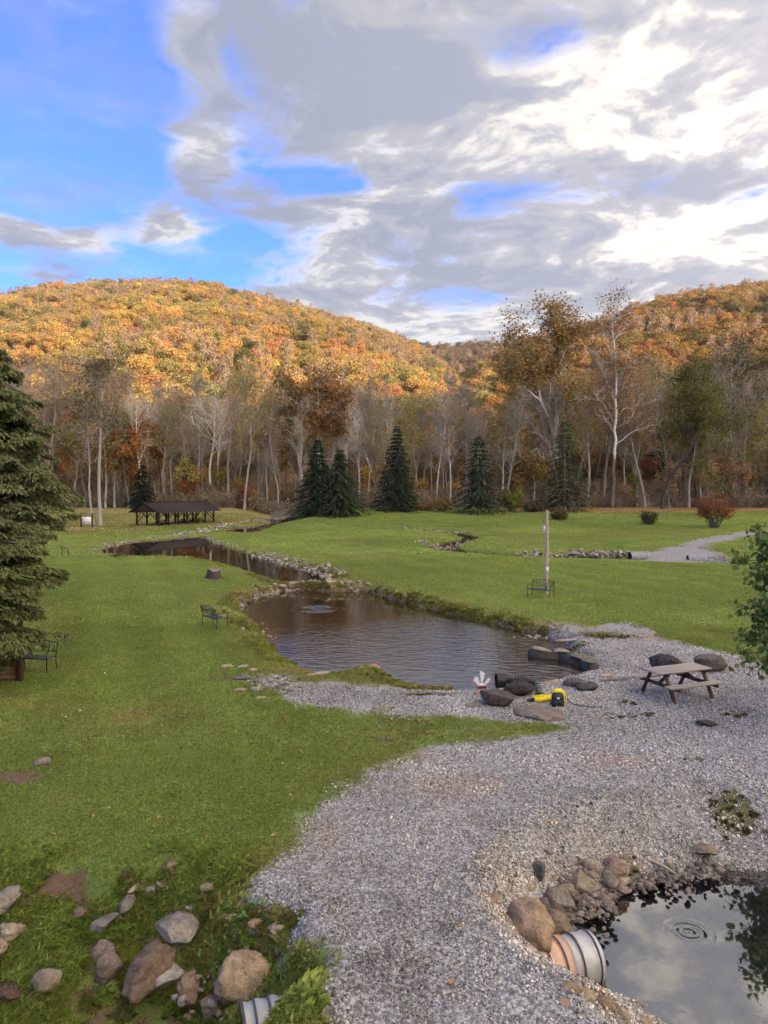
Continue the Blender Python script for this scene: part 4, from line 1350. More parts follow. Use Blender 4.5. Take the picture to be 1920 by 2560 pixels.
ORD = ['first', 'second', 'third', 'fourth', 'fifth', 'sixth', 'seventh', 'eighth', 'ninth', 'tenth', 'eleventh', 'twelfth', 'thirteenth', 'fourteenth', 'fifteenth', 'sixteenth', 'seventeenth', 'eighteenth', 'nineteenth', 'twentieth']


def number_from_left(names):
    """look-alikes standing together are told apart by their order from the left"""
    by = {}
    for o in bpy.data.objects:
        if o.parent is None and o.name.split('.')[0] in names and 'label' in o:
            by.setdefault(o['label'], []).append(o)
    for lab, L in by.items():
        if len(L) > 1:
            L.sort(key=lambda o: o.location.x / o.location.y)
            for i, o in enumerate(L[:20]):
                o['label'] = '%s from left: %s' % (ORD[i], lab)


number_from_left(('tree', 'sapling'))

# ---- brush along the foot of the wood, nobody could count it
def brush_proto(seed, n_, leafy):
    rng = np.random.default_rng(seed)
    tb = []; tips = []
    for i in range(n_):
        a = rng.uniform(0, 6.28)
        d = np.array((math.cos(a) * .5, math.sin(a) * .5, 1.0))
        b = limb(rng, (rng.normal() * .25, rng.normal() * .25, -.1), d / np.linalg.norm(d), rng.uniform(1.0, 2.2), 4, .16, .02)
        tb.append((b, np.linspace(.022, .008, 5), 3))
        for k in range(5):
            p, t = along(b, rng.uniform(.25, 1))
            e = limb(rng, p, side_dir(rng, t, .7), rng.uniform(.3, .8), 2, .15, .03)
            tb.append((e, np.linspace(.012, .006, 3), 3)); tips.append(e[-1])
    g1 = skin(tb)
    lf = leaves(np.array(tips), rng, 2, .16, .20, frac=leafy)
    return mesh_from('brush', [(*q, 0) for q in g1] + [(*lf, 1)])


BR = [(brush_proto(300 + i, 16, .75), [M['bark'], M['leaf_forest']]) for i in range(4)]
nb = 900
bpx = rngW.uniform(-150, 2070, nb); bY = 139 + 38 * rngW.uniform(0, 1, nb) ** 1.6
bx_ = (bpx - 960) / FPX * bY
bz = np.maximum(gridz(bx_, bY), np.where(bY > 176, hill_h(bx_, bY), -9))
bs = rngW.uniform(.7, 1.8, nb)[:, None] * np.array((1.2, 1.2, 1.0))
bc = np.array([(0.33, 0.24, 0.14), (0.29, 0.24, 0.12), (0.38, 0.28, 0.14), (0.27, 0.21, 0.14)])[rngW.integers(0, 4, nb)] * rngW.uniform(.7, 1.2, (nb, 1))
scatter('undergrowth', np.stack([bx_, bY, bz], 1), np.stack([np.zeros(nb), np.zeros(nb), rngW.uniform(0, 6.28, nb)], 1), bs, BR, rngW.integers(0, 4, nb), bc, 'brown twiggy undergrowth along the foot of the wood', 'undergrowth')


# ---- hillside forest
def crown_proto(seed, n_, lobes=6, H=15.0, w_=3.6, size=.66):
    rng = np.random.default_rng(seed)
    cs = np.stack([rng.normal(size=lobes) * w_ * .42, rng.normal(size=lobes) * w_ * .42, H * rng.uniform(.52, .86, lobes)], 1)
    rs = w_ * rng.uniform(.38, .62, lobes)
    k = rng.integers(0, lobes, n_)
    d = rng.normal(size=(n_, 3)); d /= np.linalg.norm(d, axis=1)[:, None]
    d[:, 2] = np.abs(d[:, 2]) * np.where(rng.uniform(size=n_) < .75, 1, -1)
    c = cs[k] + d * (rs[k] * rng.uniform(.7, 1.08, n_))[:, None] * np.array((1, 1, .9))
    lf = cards(c, d + rng.normal(size=d.shape) * .45, size * rng.uniform(.55, 1.2, n_), rng)
    tr = tube(limb(rng, (0, 0, -1.5), (0, 0, 1), H * .75, 4, .03, .0), np.linspace(.26, .10, 5), 4, False)
    return [tr], [lf]


def bare_proto(seed, H=15.0):
    tb, tips = decid(seed, H, .20, crown0=.35, spread=.24, n1=16, n2=4, n3=2, up=.6, fine=2.0)
    tb = [(p, np.maximum(r, .035), min(k, 4)) for p, r, k in tb]
    rng = np.random.default_rng(seed)
    lf = leaves(tips, rng, 2, .35, .55, frac=.65)
    return skin(tb), [lf]


M['hill_bark'] = simple('hill_bark', (0.26, 0.21, 0.17), 0.9, 0.2, 2.0)
FG = [crown_proto(400 + i, 1100, lobes=12, w_=4.2, size=.56) for i in range(7)] + [bare_proto(430 + i) for i in range(3)]
FK = [(mesh_from('forest_tree', [(*q, 1) for q in a] + [(*q, 0) for q in b]), [M['leaf_forest'], M['hill_bark']]) for a, b in FG]
FI = [(mesh_from('trunk', a), mesh_from('crown', b)) for a, b in FG]
rngH = np.random.default_rng(5)
PAL = np.array([(0.37, 0.235, 0.055), (0.32, 0.215, 0.06), (0.40, 0.215, 0.06), (0.22, 0.185, 0.05), (0.26, 0.21, 0.055), (0.15, 0.14, 0.04), (0.40, 0.175, 0.06), (0.36, 0.13, 0.07), (0.33, 0.21, 0.10), (0.44, 0.31, 0.07)])
PW_L = np.array([.20, .19, .11, .15, .16, .07, .045, .015, .05, .05])


def hill_points(spacing, y0, y1, a0, a1):
    ys = []
    X = []
    y = y0
    while y < y1:
        w0, w1 = a0 * y, a1 * y
        n_ = int((w1 - w0) / spacing)
        X.append(np.linspace(w0, w1, n_) + rngH.normal(size=n_) * spacing * .33)
        ys.append(np.full(n_, y) + rngH.normal(size=n_) * spacing * .33)
        y += spacing * .85
    return np.concatenate(X), np.concatenate(ys)


fx, fy = hill_points(5.4, 178, 660, -.74, .74)
fx2, fy2 = hill_points(11.0, 660, 1180, -.25, .42)
fx = np.concatenate([fx, fx2]); fy = np.concatenate([fy, fy2])
big_ = np.concatenate([np.ones(len(fx) - len(fx2)), np.full(len(fx2), 1.5)])
fz = hill_h(fx, fy)
# keep those whose crowns the valley can see
vis = np.ones(len(fx), bool)
al = fx / fy
elev = (fz + 14 - EYE) / fy
keep = np.ones(len(fx), bool)
binid = ((al + 1) * 160).astype(int)
for b in np.unique(binid):
    ii = np.where(binid == b)[0]
    o_ = ii[np.argsort(fy[ii])]
    mx = np.maximum.accumulate(elev[o_])
    keep[o_] = elev[o_] > mx - 0.035
fx, fy, fz, big_ = fx[keep], fy[keep], fz[keep], big_[keep]
nF = len(fx)
grp = fbm(fx / 55.0, fy / 55.0, 71, 3)
pickc = rngH.choice(len(PAL), nF, p=PW_L / PW_L.sum())
# stands: oranges on the crest, greens in the folds, as the photograph shows
pickc = np.where((grp > .60) & (rngH.uniform(size=nF) < .35), rngH.choice([3, 4, 5], nF), pickc)
rightside = (fx / fy > .12)
pickc = np.where((grp < .42) & (rngH.uniform(size=nF) < .4), rngH.choice([2, 0, 8], nF), pickc)
tint = PAL[pickc] * rngH.uniform(.82, 1.14, (nF, 1)) * .86 + .04
barep = rngH.uniform(size=nF) < np.where(fbm(fx / 45.0, fy / 45.0, 79, 3) > .60, .55, .10)
pk = np.where(barep, rngH.integers(7, 10, nF), rngH.integers(0, 7, nF))
tint = tint * (.76 + .48 * fbm(fx / 38.0, fy / 38.0, 73, 3))[:, None]
tint = tint * np.array((1.04, .97, .90))
evg = rngH.uniform(size=nF) < .035
tint = np.where(evg[:, None], np.array((.075, .085, .035)), tint); pickc = np.where(evg, 5, pickc)
tint = np.where((fx / fy > .14)[:, None], tint * np.array((.72, .66, .66)), tint)  # right hill redder; its darkening stands in for shade on the slope
tint = np.where((fy > 665)[:, None], tint * .32 + np.array((.03, .03, .038)), tint)  # far gap hill: greyer crowns, with the slope's shade put into their colour
tint = np.where(barep[:, None], np.array((.30, .19, .12)) * rngH.uniform(.8, 1.2, (nF, 1)), tint)
sc_ = (.56 + .46 * rngH.uniform(0, 1, nF) ** 1.3) * big_
scv = np.stack([sc_ * rngH.uniform(.9, 1.25, nF), sc_ * rngH.uniform(.9, 1.25, nF), sc_], 1)
rzv = rngH.uniform(0, 6.28, nF)

# the largest ones in view are trees of their own, the rest of the slope is one mass
inview = np.where((np.abs(fx / fy) < .5) & ((fz + 13 - EYE) / fy > .098) & ((fz + 13 - EYE) / fy < .5))[0]
solo = inview[np.argsort(fy[inview])][:250]
mass = np.ones(nF, bool); mass[solo] = False
CW = ['golden', 'dull gold', 'orange', 'olive', 'yellow-green', 'dark green', 'orange-red', 'red', 'tan', 'bright yellow']


def hill_zone(px):
    for lim, nm in ((150, 'above the large left hemlock'), (320, 'above the tall grey trunk'), (560, 'above the pavilion'), (720, 'above the leaning sycamore'), (900, 'above the spruce pair'), (1120, 'above the lone middle spruce'), (1480, 'around the big sycamore crown'), (1640, 'right of the tallest thin sycamore')):
        if px < lim:
            return nm
    return 'at the right edge of the picture'


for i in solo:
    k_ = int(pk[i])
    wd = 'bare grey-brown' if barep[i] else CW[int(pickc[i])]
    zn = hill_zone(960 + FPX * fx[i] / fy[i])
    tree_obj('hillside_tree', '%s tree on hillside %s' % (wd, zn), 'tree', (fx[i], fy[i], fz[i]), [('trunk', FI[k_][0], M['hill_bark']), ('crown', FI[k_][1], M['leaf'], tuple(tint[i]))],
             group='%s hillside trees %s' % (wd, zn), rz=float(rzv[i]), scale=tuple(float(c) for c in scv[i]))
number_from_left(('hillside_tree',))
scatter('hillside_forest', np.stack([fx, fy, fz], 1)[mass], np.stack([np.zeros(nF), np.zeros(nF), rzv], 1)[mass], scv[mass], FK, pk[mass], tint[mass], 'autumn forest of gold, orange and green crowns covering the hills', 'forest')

# ------------------------------------------------------------------ grass, gravel, fallen leaves (nobody could count them)
rngG = np.random.default_rng(8)


def grass_patch(seed, n_, R_, h0, h1, wd):
    rng = np.random.default_rng(seed)
    a = rng.uniform(0, 6.283, n_); r = R_ * np.sqrt(rng.uniform(0, 1, n_))
    b = np.stack([r * np.cos(a), r * np.sin(a), np.full(n_, -.01)], 1)
    h = rng.uniform(h0, h1, n_); t = rng.uniform(0, 6.283, n_); ln_ = rng.uniform(.5, 1.5, n_)
    d = np.stack([np.cos(t), np.sin(t), np.zeros(n_)], 1)
    s = np.stack([-np.sin(t), np.cos(t), np.zeros(n_)], 1) * wd
    mid = b + np.array((0, 0, 1.0)) * (h * .6)[:, None] + d * (h * ln_ * .25)[:, None]
    tip = b + np.array((0, 0, 1.0)) * (h * (1 - .35 * ln_))[:, None] + d * (h * ln_ * .8)[:, None]
    V = np.stack([b - s, b + s, mid + s * .7, tip, mid - s * .7], 1).reshape(-1, 3)
    return mesh_from('grass', [(V, np.arange(5 * n_).reshape(-1, 5))])


M['grass'] = leaf_material('grass', 'tint', spread=0.28, trans=0.45, soft=.5)


def mask_at(x, y):
    """gravel, water and soil where no grass grows"""
    g = np.minimum(sdist(x, y, drive), sdist(x, y, path)) + (fbm(x * 1.3, y * 1.3, 21, 4) - .5) * 1.5
    wtr = np.minimum.reduce([sdist(x, y, lower), sdist(x, y, upper), sdist(x, y, near), sdist(x, y, creek)])
    wtr = np.minimum(wtr, np.minimum(ldist(x, y, stream) - 1.0, ldist(x, y, stream2) - 1.0))
    return g, wtr


ixs = np.searchsorted


def grid_attr(k_, x, y):
    i = np.clip(ixs(gx, x), 0, nx_ - 1); j = np.clip(ixs(gy, y), 0, ny_ - 1)
    return A[k_][j, i]


def gtint(x, y):
    a = fbm(x / .9, y / .9, 31, 4)[:, None]; b = fbm(x / 11, y / 11, 33, 3)[:, None]
    c = np.array((.420, .530, .125)) * (1 - a) + np.array((.530, .610, .180)) * a
    c = c * (0.70 + .60 * b)
    dr = np.clip(grid_attr('dry', x, y) + (a[:, 0] - .5) * .8, 0, 1)[:, None]
    c = c * (1 - .8 * dr) + np.array((.56, .47, .19)) * .8 * dr
    c = c * (1 + .075 * np.sin((x * .80 + y * .30 + .4 * fbm(x / 6, y / 6, 35, 2)) * 2 * math.pi / 2.3) * sstep(13, 20, y))[:, None]      # mower swaths
    return c * rngG.uniform(.86, 1.14, (len(x), 1))


def grass_zone(y0, y1, dens, amax, protos, sc0, sc1, xs=None):
    sp = dens ** -.5
    yy, xx = np.meshgrid(np.arange(y0, y1, sp), np.arange(-amax * y1, amax * y1, sp), indexing='ij')
    x = (xx + rngG.uniform(-.5, .5, xx.shape) * sp).ravel(); y = (yy + rngG.uniform(-.5, .5, xx.shape) * sp).ravel()
    q_ = np.abs(x) < amax * y
    x, y = x[q_], y[q_]
    n_ = len(x)
    g, wt_ = mask_at(x, y)
    dirt_ = grid_attr('dirt', x, y) + (fbm(x * 3.2, y * 3.2, 61, 3) - .5) * 1.1
    k = (g > 0.05 + rngG.normal(size=n_) * .12) & (wt_ > .12) & (dirt_ < .56) & (grid_attr('litter', x, y) < rngG.uniform(.3, .9, n_))
    x, y = x[k], y[k]
    return x, y, rngG.uniform(sc0, sc1, len(x))


GP = [(grass_patch(500 + i, 120, .27, .022, .060, .0036), M['grass']) for i in range(8)] + [(grass_patch(520 + i, 190, .75, .04, .085, .010), M['grass']) for i in range(6)] + [(grass_patch(540 + i, 110, .17, .06, .17, .0034), M['grass']) for i in range(5)]
x1, y1, s1 = grass_zone(7.5, 17, 20, .56, GP, .8, 1.3)
x2, y2, s2 = grass_zone(17, 32, 11, .56, GP, .9, 1.5)
x3, y3, s3 = grass_zone(32, 62, 2.4, .58, GP, .8, 1.3)
x4, y4, s4 = grass_zone(62, 130, .7, .60, GP, 1.2, 2.0)
# long tufts in the ditch and along the pond banks
n5 = 5500
y5 = rngG.uniform(7.5, 17, n5); x5 = rngG.uniform(-.56, .1, n5) * y5
k5 = (gully(x5, y5) < 3.0) & (fbm(x5 * 1.2, y5 * 1.2, 81, 3) > .46) & (sdist(x5, y5, drive) > .1)
x5, y5 = x5[k5], y5[k5]
n6 = 15000
y6 = rngG.uniform(20, 62, n6); x6 = rngG.uniform(-.3, .5, n6) * y6
d6 = np.minimum(sdist(x6, y6, lower), sdist(x6, y6, upper))
k6 = (d6 > .05) & (d6 < .75) & (sdist(x6, y6, drive) > -.2) & (fbm(x6 * .7, y6 * .7, 83, 3) > .40)
x6, y6 = x6[k6], y6[k6]
# sprigs on the mossy parts of the gravel
n7 = 26000
y7 = rngG.uniform(9, 30, n7); x7 = rngG.uniform(0, .56, n7) * y7
k7 = (grid_attr('moss', x7, y7) > rngG.uniform(.35, 1.2, n7)) & (sdist(x7, y7, near) > .1) & (sdist(x7, y7, lower) > .1)
x7, y7 = x7[k7], y7[k7]
xs_ = np.concatenate([x1, x2, x3, x4, x5, x6, x7]); ys_ = np.concatenate([y1, y2, y3, y4, y5, y6, y7])
ss_ = np.concatenate([s1, s2, s3, s4, rngG.uniform(.6, 1.2, len(x5)), rngG.uniform(.6, 1.5, len(x6)), rngG.uniform(.14, .34, len(x7))])
pk_ = np.concatenate([rngG.integers(0, 8, len(x1) + len(x2)), rngG.integers(8, 14, len(x3) + len(x4)), rngG.integers(14, 19, len(x5) + len(x6) + len(x7))])
tt = gtint(xs_, ys_)
tt[-len(x7):] = np.array((.30, .27, .10)) * rngG.uniform(.6, 1.4, (len(x7), 1))
i5 = len(x1) + len(x2) + len(x3) + len(x4)
tt[i5:i5 + len(x5)] *= 1.25
tt[len(xs_) - len(x7) - len(x6):len(xs_) - len(x7)] *= np.array((1.12, 1.12, 1.0))
zs_ = gridz(xs_, ys_)
nG = len(xs_)


def slopes(x, y, e=.22):
    return (gridz(x + e, y) - gridz(x - e, y)) / (2 * e), (gridz(x, y + e) - gridz(x, y - e)) / (2 * e)


gsx, gsy = slopes(xs_, ys_)
mir = rngG.choice([-1, 1], (nG, 2))
scatter('grass', np.stack([xs_, ys_, zs_ + .006], 1), np.stack([np.arctan(gsy), -np.arctan(gsx), np.zeros(nG)], 1), np.stack([ss_ * mir[:, 0], ss_ * mir[:, 1], ss_ * rngG.uniform(.8, 1.2, nG)], 1), GP, pk_, tt, 'mown green grass of the lawns around the ponds', 'grass')


def ico(sub=1):
    bm = bmesh.new(); bmesh.ops.create_icosphere(bm, subdivisions=sub, radius=1.0)
    bm.verts.ensure_lookup_table(); bm.faces.ensure_lookup_table()
    V = np.array([v.co[:] for v in bm.verts]); F = np.array([[v.index for v in f.verts] for f in bm.faces])
    bm.free()
    return V, F


ICO1 = ico(1); ICO2 = ico(2); ICO3 = ico(3); ICO4 = ico(4)


def chip(rng, angular=0.6):
    V = ICO1[0].copy()
    for k in range(5):
        d = rng.normal(size=3); d /= np.linalg.norm(d)
        t = rng.uniform(.35, .75)
        q = V @ d
        V = V - np.outer(np.maximum(q - t, 0), d)
    return V * np.array((rng.uniform(.7, 1.2), rng.uniform(.6, 1.0), rng.uniform(.4, .75)))


def gravel_patch(seed, n_, R_, s0, s1):
    rng = np.random.default_rng(seed)
    gs = []; cs = []
    a = rng.uniform(0, 6.283, n_); r = R_ * np.sqrt(rng.uniform(0, 1, n_))
    for i in range(n_):
        V = chip(rng) * (rng.uniform(s0, s1) * (1 if rng.uniform() > .06 else 1.7))
        V = V @ np.array(Euler(rng.uniform(0, 6.28, 3)).to_matrix()).T + np.array((r[i] * math.cos(a[i]), r[i] * math.sin(a[i]), s0 * .3))
        gs.append((V, ICO1[1]))
        g = rng.choice([.10, .20, .28, .36, .46, .60], p=[.12, .22, .24, .2, .14, .08]) * rng.uniform(.85, 1.15)
        g *= 1.06
        c = np.array((g * 1.0, g * .99, g * .965)) if rng.uniform() > .22 else np.array((g * 1.12, g * .98, g * .84))
        cs.append(np.repeat(c[None], len(V), 0))
    return mesh_from('gravel', gs, np.concatenate(cs))


def chips_material():
    m_, n = mat('chips')
    c = n.mix(1.0, n.attr('col', out=0), n.attr('tint', 'INSTANCER', 0), 'MULTIPLY')
    finish(n, n('BsdfPrincipled', Base_Color=c, Roughness=0.85, Specular_IOR_Level=0.2))
    return m_


M['chips'] = chips_material()
GV = [(gravel_patch(600 + i, 46, .22, .011, .024), M['chips']) for i in range(5)] + [(gravel_patch(620 + i, 60, .38, .014, .031), M['chips']) for i in range(3)] + [(gravel_patch(640 + i, 5, .30, .026, .055), M['chips']) for i in range(2)]


def gravel_zone(y0, y1, dens, amin, amax, thr=-.02):
    n_ = int(dens * (y1 * y1 - y0 * y0) * .5 * (amax - amin))
    y = np.sqrt(rngG.uniform(y0 * y0, y1 * y1, n_)); x = rngG.uniform(amin, amax, n_) * y
    g, wt_ = mask_at(x, y)
    mo = grid_attr('moss', x, y)
    k = (g < thr - rngG.uniform(0, .25, n_)) & (wt_ > -.05) & (mo < rngG.uniform(.2, .9, n_))
    return x[k], y[k]


p1x, p1y = gravel_zone(7.5, 14.5, 22, -.22, .56)
p2x, p2y = gravel_zone(14.5, 31, 7.5, -.22, .58)
# coarse shingle round the near pond
n8 = 800
p3y = rngG.uniform(8.5, 15.5, n8); p3x = rngG.uniform(.12, .56, n8) * p3y
sn = sdist(p3x, p3y, near); k8 = (sn > -.10) & (sn < rngG.uniform(.1, 1.7, n8))
p3x, p3y = p3x[k8], p3y[k8]
qx = np.concatenate([p1x, p2x, p3x]); qy = np.concatenate([p1y, p2y, p3y]); nQ = len(qx)
qz = gridz(qx, qy)
qp = np.concatenate([rngG.integers(0, 5, len(p1x)), rngG.integers(5, 8, len(p2x)), rngG.integers(0, 8, len(p3x))])
qp = np.where(rngG.uniform(size=nQ) < .035, rngG.integers(8, 10, nQ), qp)
qs = rngG.uniform(.8, 1.25, nQ)
tn = np.clip(grid_attr('tan', qx, qy) * .9 + (fbm(qx * .45, qy * .45, 91, 4) - .5) * 1.0, 0, 1)[:, None]
qt = (np.array((1.0, 1.0, 1.0)) * (1 - tn) + np.array((1.05, .88, .74)) * tn) * (.50 + 1.0 * fbm(qx * .55, qy * .55, 93, 4)[:, None])
for px_c, py_c, rr_ in ((1010, 2260, .55), (1120, 2340, .5), (960, 2420, .45), (1180, 2190, .5), (830, 1730, 1.3), (1000, 1740, 1.2)):
    cc = G(px_c, py_c)
    qt *= (1 - .42 * np.exp(-(((qx - cc[0]) ** 2 + (qy - cc[1]) ** 2) / rr_ ** 2)) * (.5 + fbm(qx * 2.5, qy * 2.5, 95, 3)))[:, None]
qt[-len(p3x):] *= np.array((1.05, .97, .88))
for off_ in (0.0, 1.55):
    trk_ = smooth_line([G(a_, b_) + np.array((off_, 0, 0)) for a_, b_ in ((930, 2640), (970, 2400), (1010, 2220), (1090, 2060), (1230, 1950), (1450, 1880), (1800, 1840), (2200, 1820))], 2)
    qt *= (1 + .17 * np.exp(-(ldist(qx, qy, trk_) / .32) ** 2))[:, None]
e_ = .15
nxs = (gridz(qx + e_, qy) - gridz(qx - e_, qy)) / (2 * e_); nys = (gridz(qx, qy + e_) - gridz(qx, qy - e_)) / (2 * e_)
# tilt with the slope: rotate about x by slope in y, about y by slope in x (no spin, patches are already random)
scatter('gravel', np.stack([qx, qy, qz], 1), np.stack([np.arctan(nys), -np.arctan(nxs), np.zeros(nQ)], 1), np.stack([qs * rngG.choice([-1, 1], nQ), qs * rngG.choice([-1, 1], nQ), qs], 1), GV, qp, qt, 'loose grey crushed stone of the gravel drive', 'gravel')

# fallen leaves
def leaf_proto(seed):
    rng = np.random.default_rng(seed)
    sh = np.array([(0, -1), (.45, -.7), (.95, -.35), (.55, -.05), (.8, .45), (.3, .4), (0, 1), (-.3, .45), (-.8, .4), (-.55, -.05), (-.95, -.3), (-.4, -.7)])
    V = np.concatenate([[(0, 0, 0)], np.stack([sh[:, 0], sh[:, 1], rng.uniform(.02, .4, 12)], 1)])
    F = np.array([(0, 1 + i, 1 + (i + 1) % 12) for i in range(12)])
    return mesh_from('leaf', [(V, F)])


M['dead_leaf'] = leaf_material('dead_leaf', 'tint', spread=.1, trans=.15)
nL = 480
ly = 8 + 50 * rngG.uniform(0, 1, nL) ** 1.2; lx = rngG.uniform(-.5, .1, nL) * ly + np.where(rngG.uniform(size=nL) < .35, rngG.uniform(0, .5, nL) * ly, 0)
_, wl_ = mask_at(lx, ly); gl_ = np.minimum(sdist(lx, ly, drive), 9)
kl = (wl_ > .2) & ((gl_ > 0) | (rngG.uniform(size=nL) < .12)); lx, ly = lx[kl], ly[kl]
nL = len(lx)
# a thicker fall under the trees on the far left
ex = rngG.uniform(-50, -30, 900); ey = rngG.uniform(96, 120, 900)
fx_, fy_ = rngG.uniform(10, 62, 1200), rngG.uniform(120, 142, 1200)
lx = np.concatenate([lx, ex, fx_]); ly = np.concatenate([ly, ey, fy_]); far_ = np.concatenate([np.zeros(nL), np.ones(len(ex) + len(fx_))]); nL = len(lx)
ls_ = rngG.uniform(.022, .050, nL) * (1 + far_ * 1.6)
lt = np.array([(.50, .37, .18), (.40, .24, .11), (.56, .46, .27), (.30, .17, .09)])[rngG.integers(0, 4, nL)]
scatter('fallen_leaves', np.stack([lx, ly, gridz(lx, ly) + .035 + far_ * .04], 1), np.stack([rngG.normal(size=nL) * .35, rngG.normal(size=nL) * .35, rngG.uniform(0, 6.28, nL)], 1), np.stack([ls_] * 3, 1), [(leaf_proto(i), M['dead_leaf']) for i in range(3)], rngG.integers(0, 3, nL), lt, 'tan and orange fallen leaves scattered over the lawn', 'leaves')


# ------------------------------------------------------------------ stones
def rock_mesh(seed, dims, angular=.5, sub=3, rough=.10):
    rng = np.random.default_rng(seed)
    V, F = {2: ICO2, 3: ICO3, 4: ICO4}[sub]
    V = V.copy()
    o = rng.uniform(0, 50, 3)
    N_ = np.array([mnoise.fractal(Vector(v * 1.1 + o), 1.0, 2.0, 3) for v in V])
    V = V * (1 + (rough + .10) * N_)[:, None]
    for k in range(int(5 + angular * 11)):
        d = rng.normal(size=3); d /= np.linalg.norm(d)
        t = rng.uniform(1 - .62 * angular - .08, .95)
        q = V @ d
        V = V - np.outer(np.maximum(q - t, 0) * min(1.0, .45 + .6 * angular), d)
    N2 = np.array([mnoise.fractal(Vector(v * 4.0 + o), 1.0, 2.0, 3) for v in V])
    V = V * (1 + rough * .5 * N2)[:, None]
    V = V * np.array(dims) / 2 / np.abs(V).max(0)
    me = mesh_from('stone', [(V, F)])
    me.materials.append(M['rock'])
    me.polygons.foreach_set('use_smooth', np.full(len(F), True))
    return me


def stone(label, px, py, w, h, col, seed, name='stone', angular=.5, depth=.8, yaw=0.0, tilt=0.0, sink=.36, sub=3, roll=0.0, rough=.10, zoff=0.0, group=None, cat='stone', hgt=None):
    """px, py: middle of the stone in the picture; w, h its size there"""
    g = hit(px, py + h * .45)
    s = g[1] / FPX / CP
    dist = math.hypot(g[1], EYE - g[2]) / FPX
    W = w * dist
    el = math.atan2(EYE - g[2], g[1])
    Dp = W * depth
    # seen height = vertical extent * cos(el) + depth extent * sin(el)
    Hh = hgt if hgt else max((h * dist - Dp * math.sin(el) * .75) / math.cos(el) / (1 - sink * .6), W * .22)
    if h > 1.12 * w and not hgt and el > .3:      # lies along the slope, longer away from the eye than across
        Dp = min(h * dist * .70 / math.sin(el), 2.3 * W); Hh = W * .95
    if w > 45 and g[1] < 16:
        sub = 4
    me = rock_mesh(seed, (W, Dp, Hh), angular, sub, rough)
    c = DP(px, py, g[1] + Dp * .30)
    o = add(name, me, None, loc=(c[0], g[1] + Dp * .30, LZ(c[0], g[1] + Dp * .3) + Hh * (.5 - sink) + zoff))
    o.rotation_euler = (roll, tilt, yaw)
    if angular > .5:
        es = o.modifiers.new('edges', 'EDGE_SPLIT'); es.split_angle = R(28)
    o.color = (*col, 1)
    return tag(o, label, cat, group)


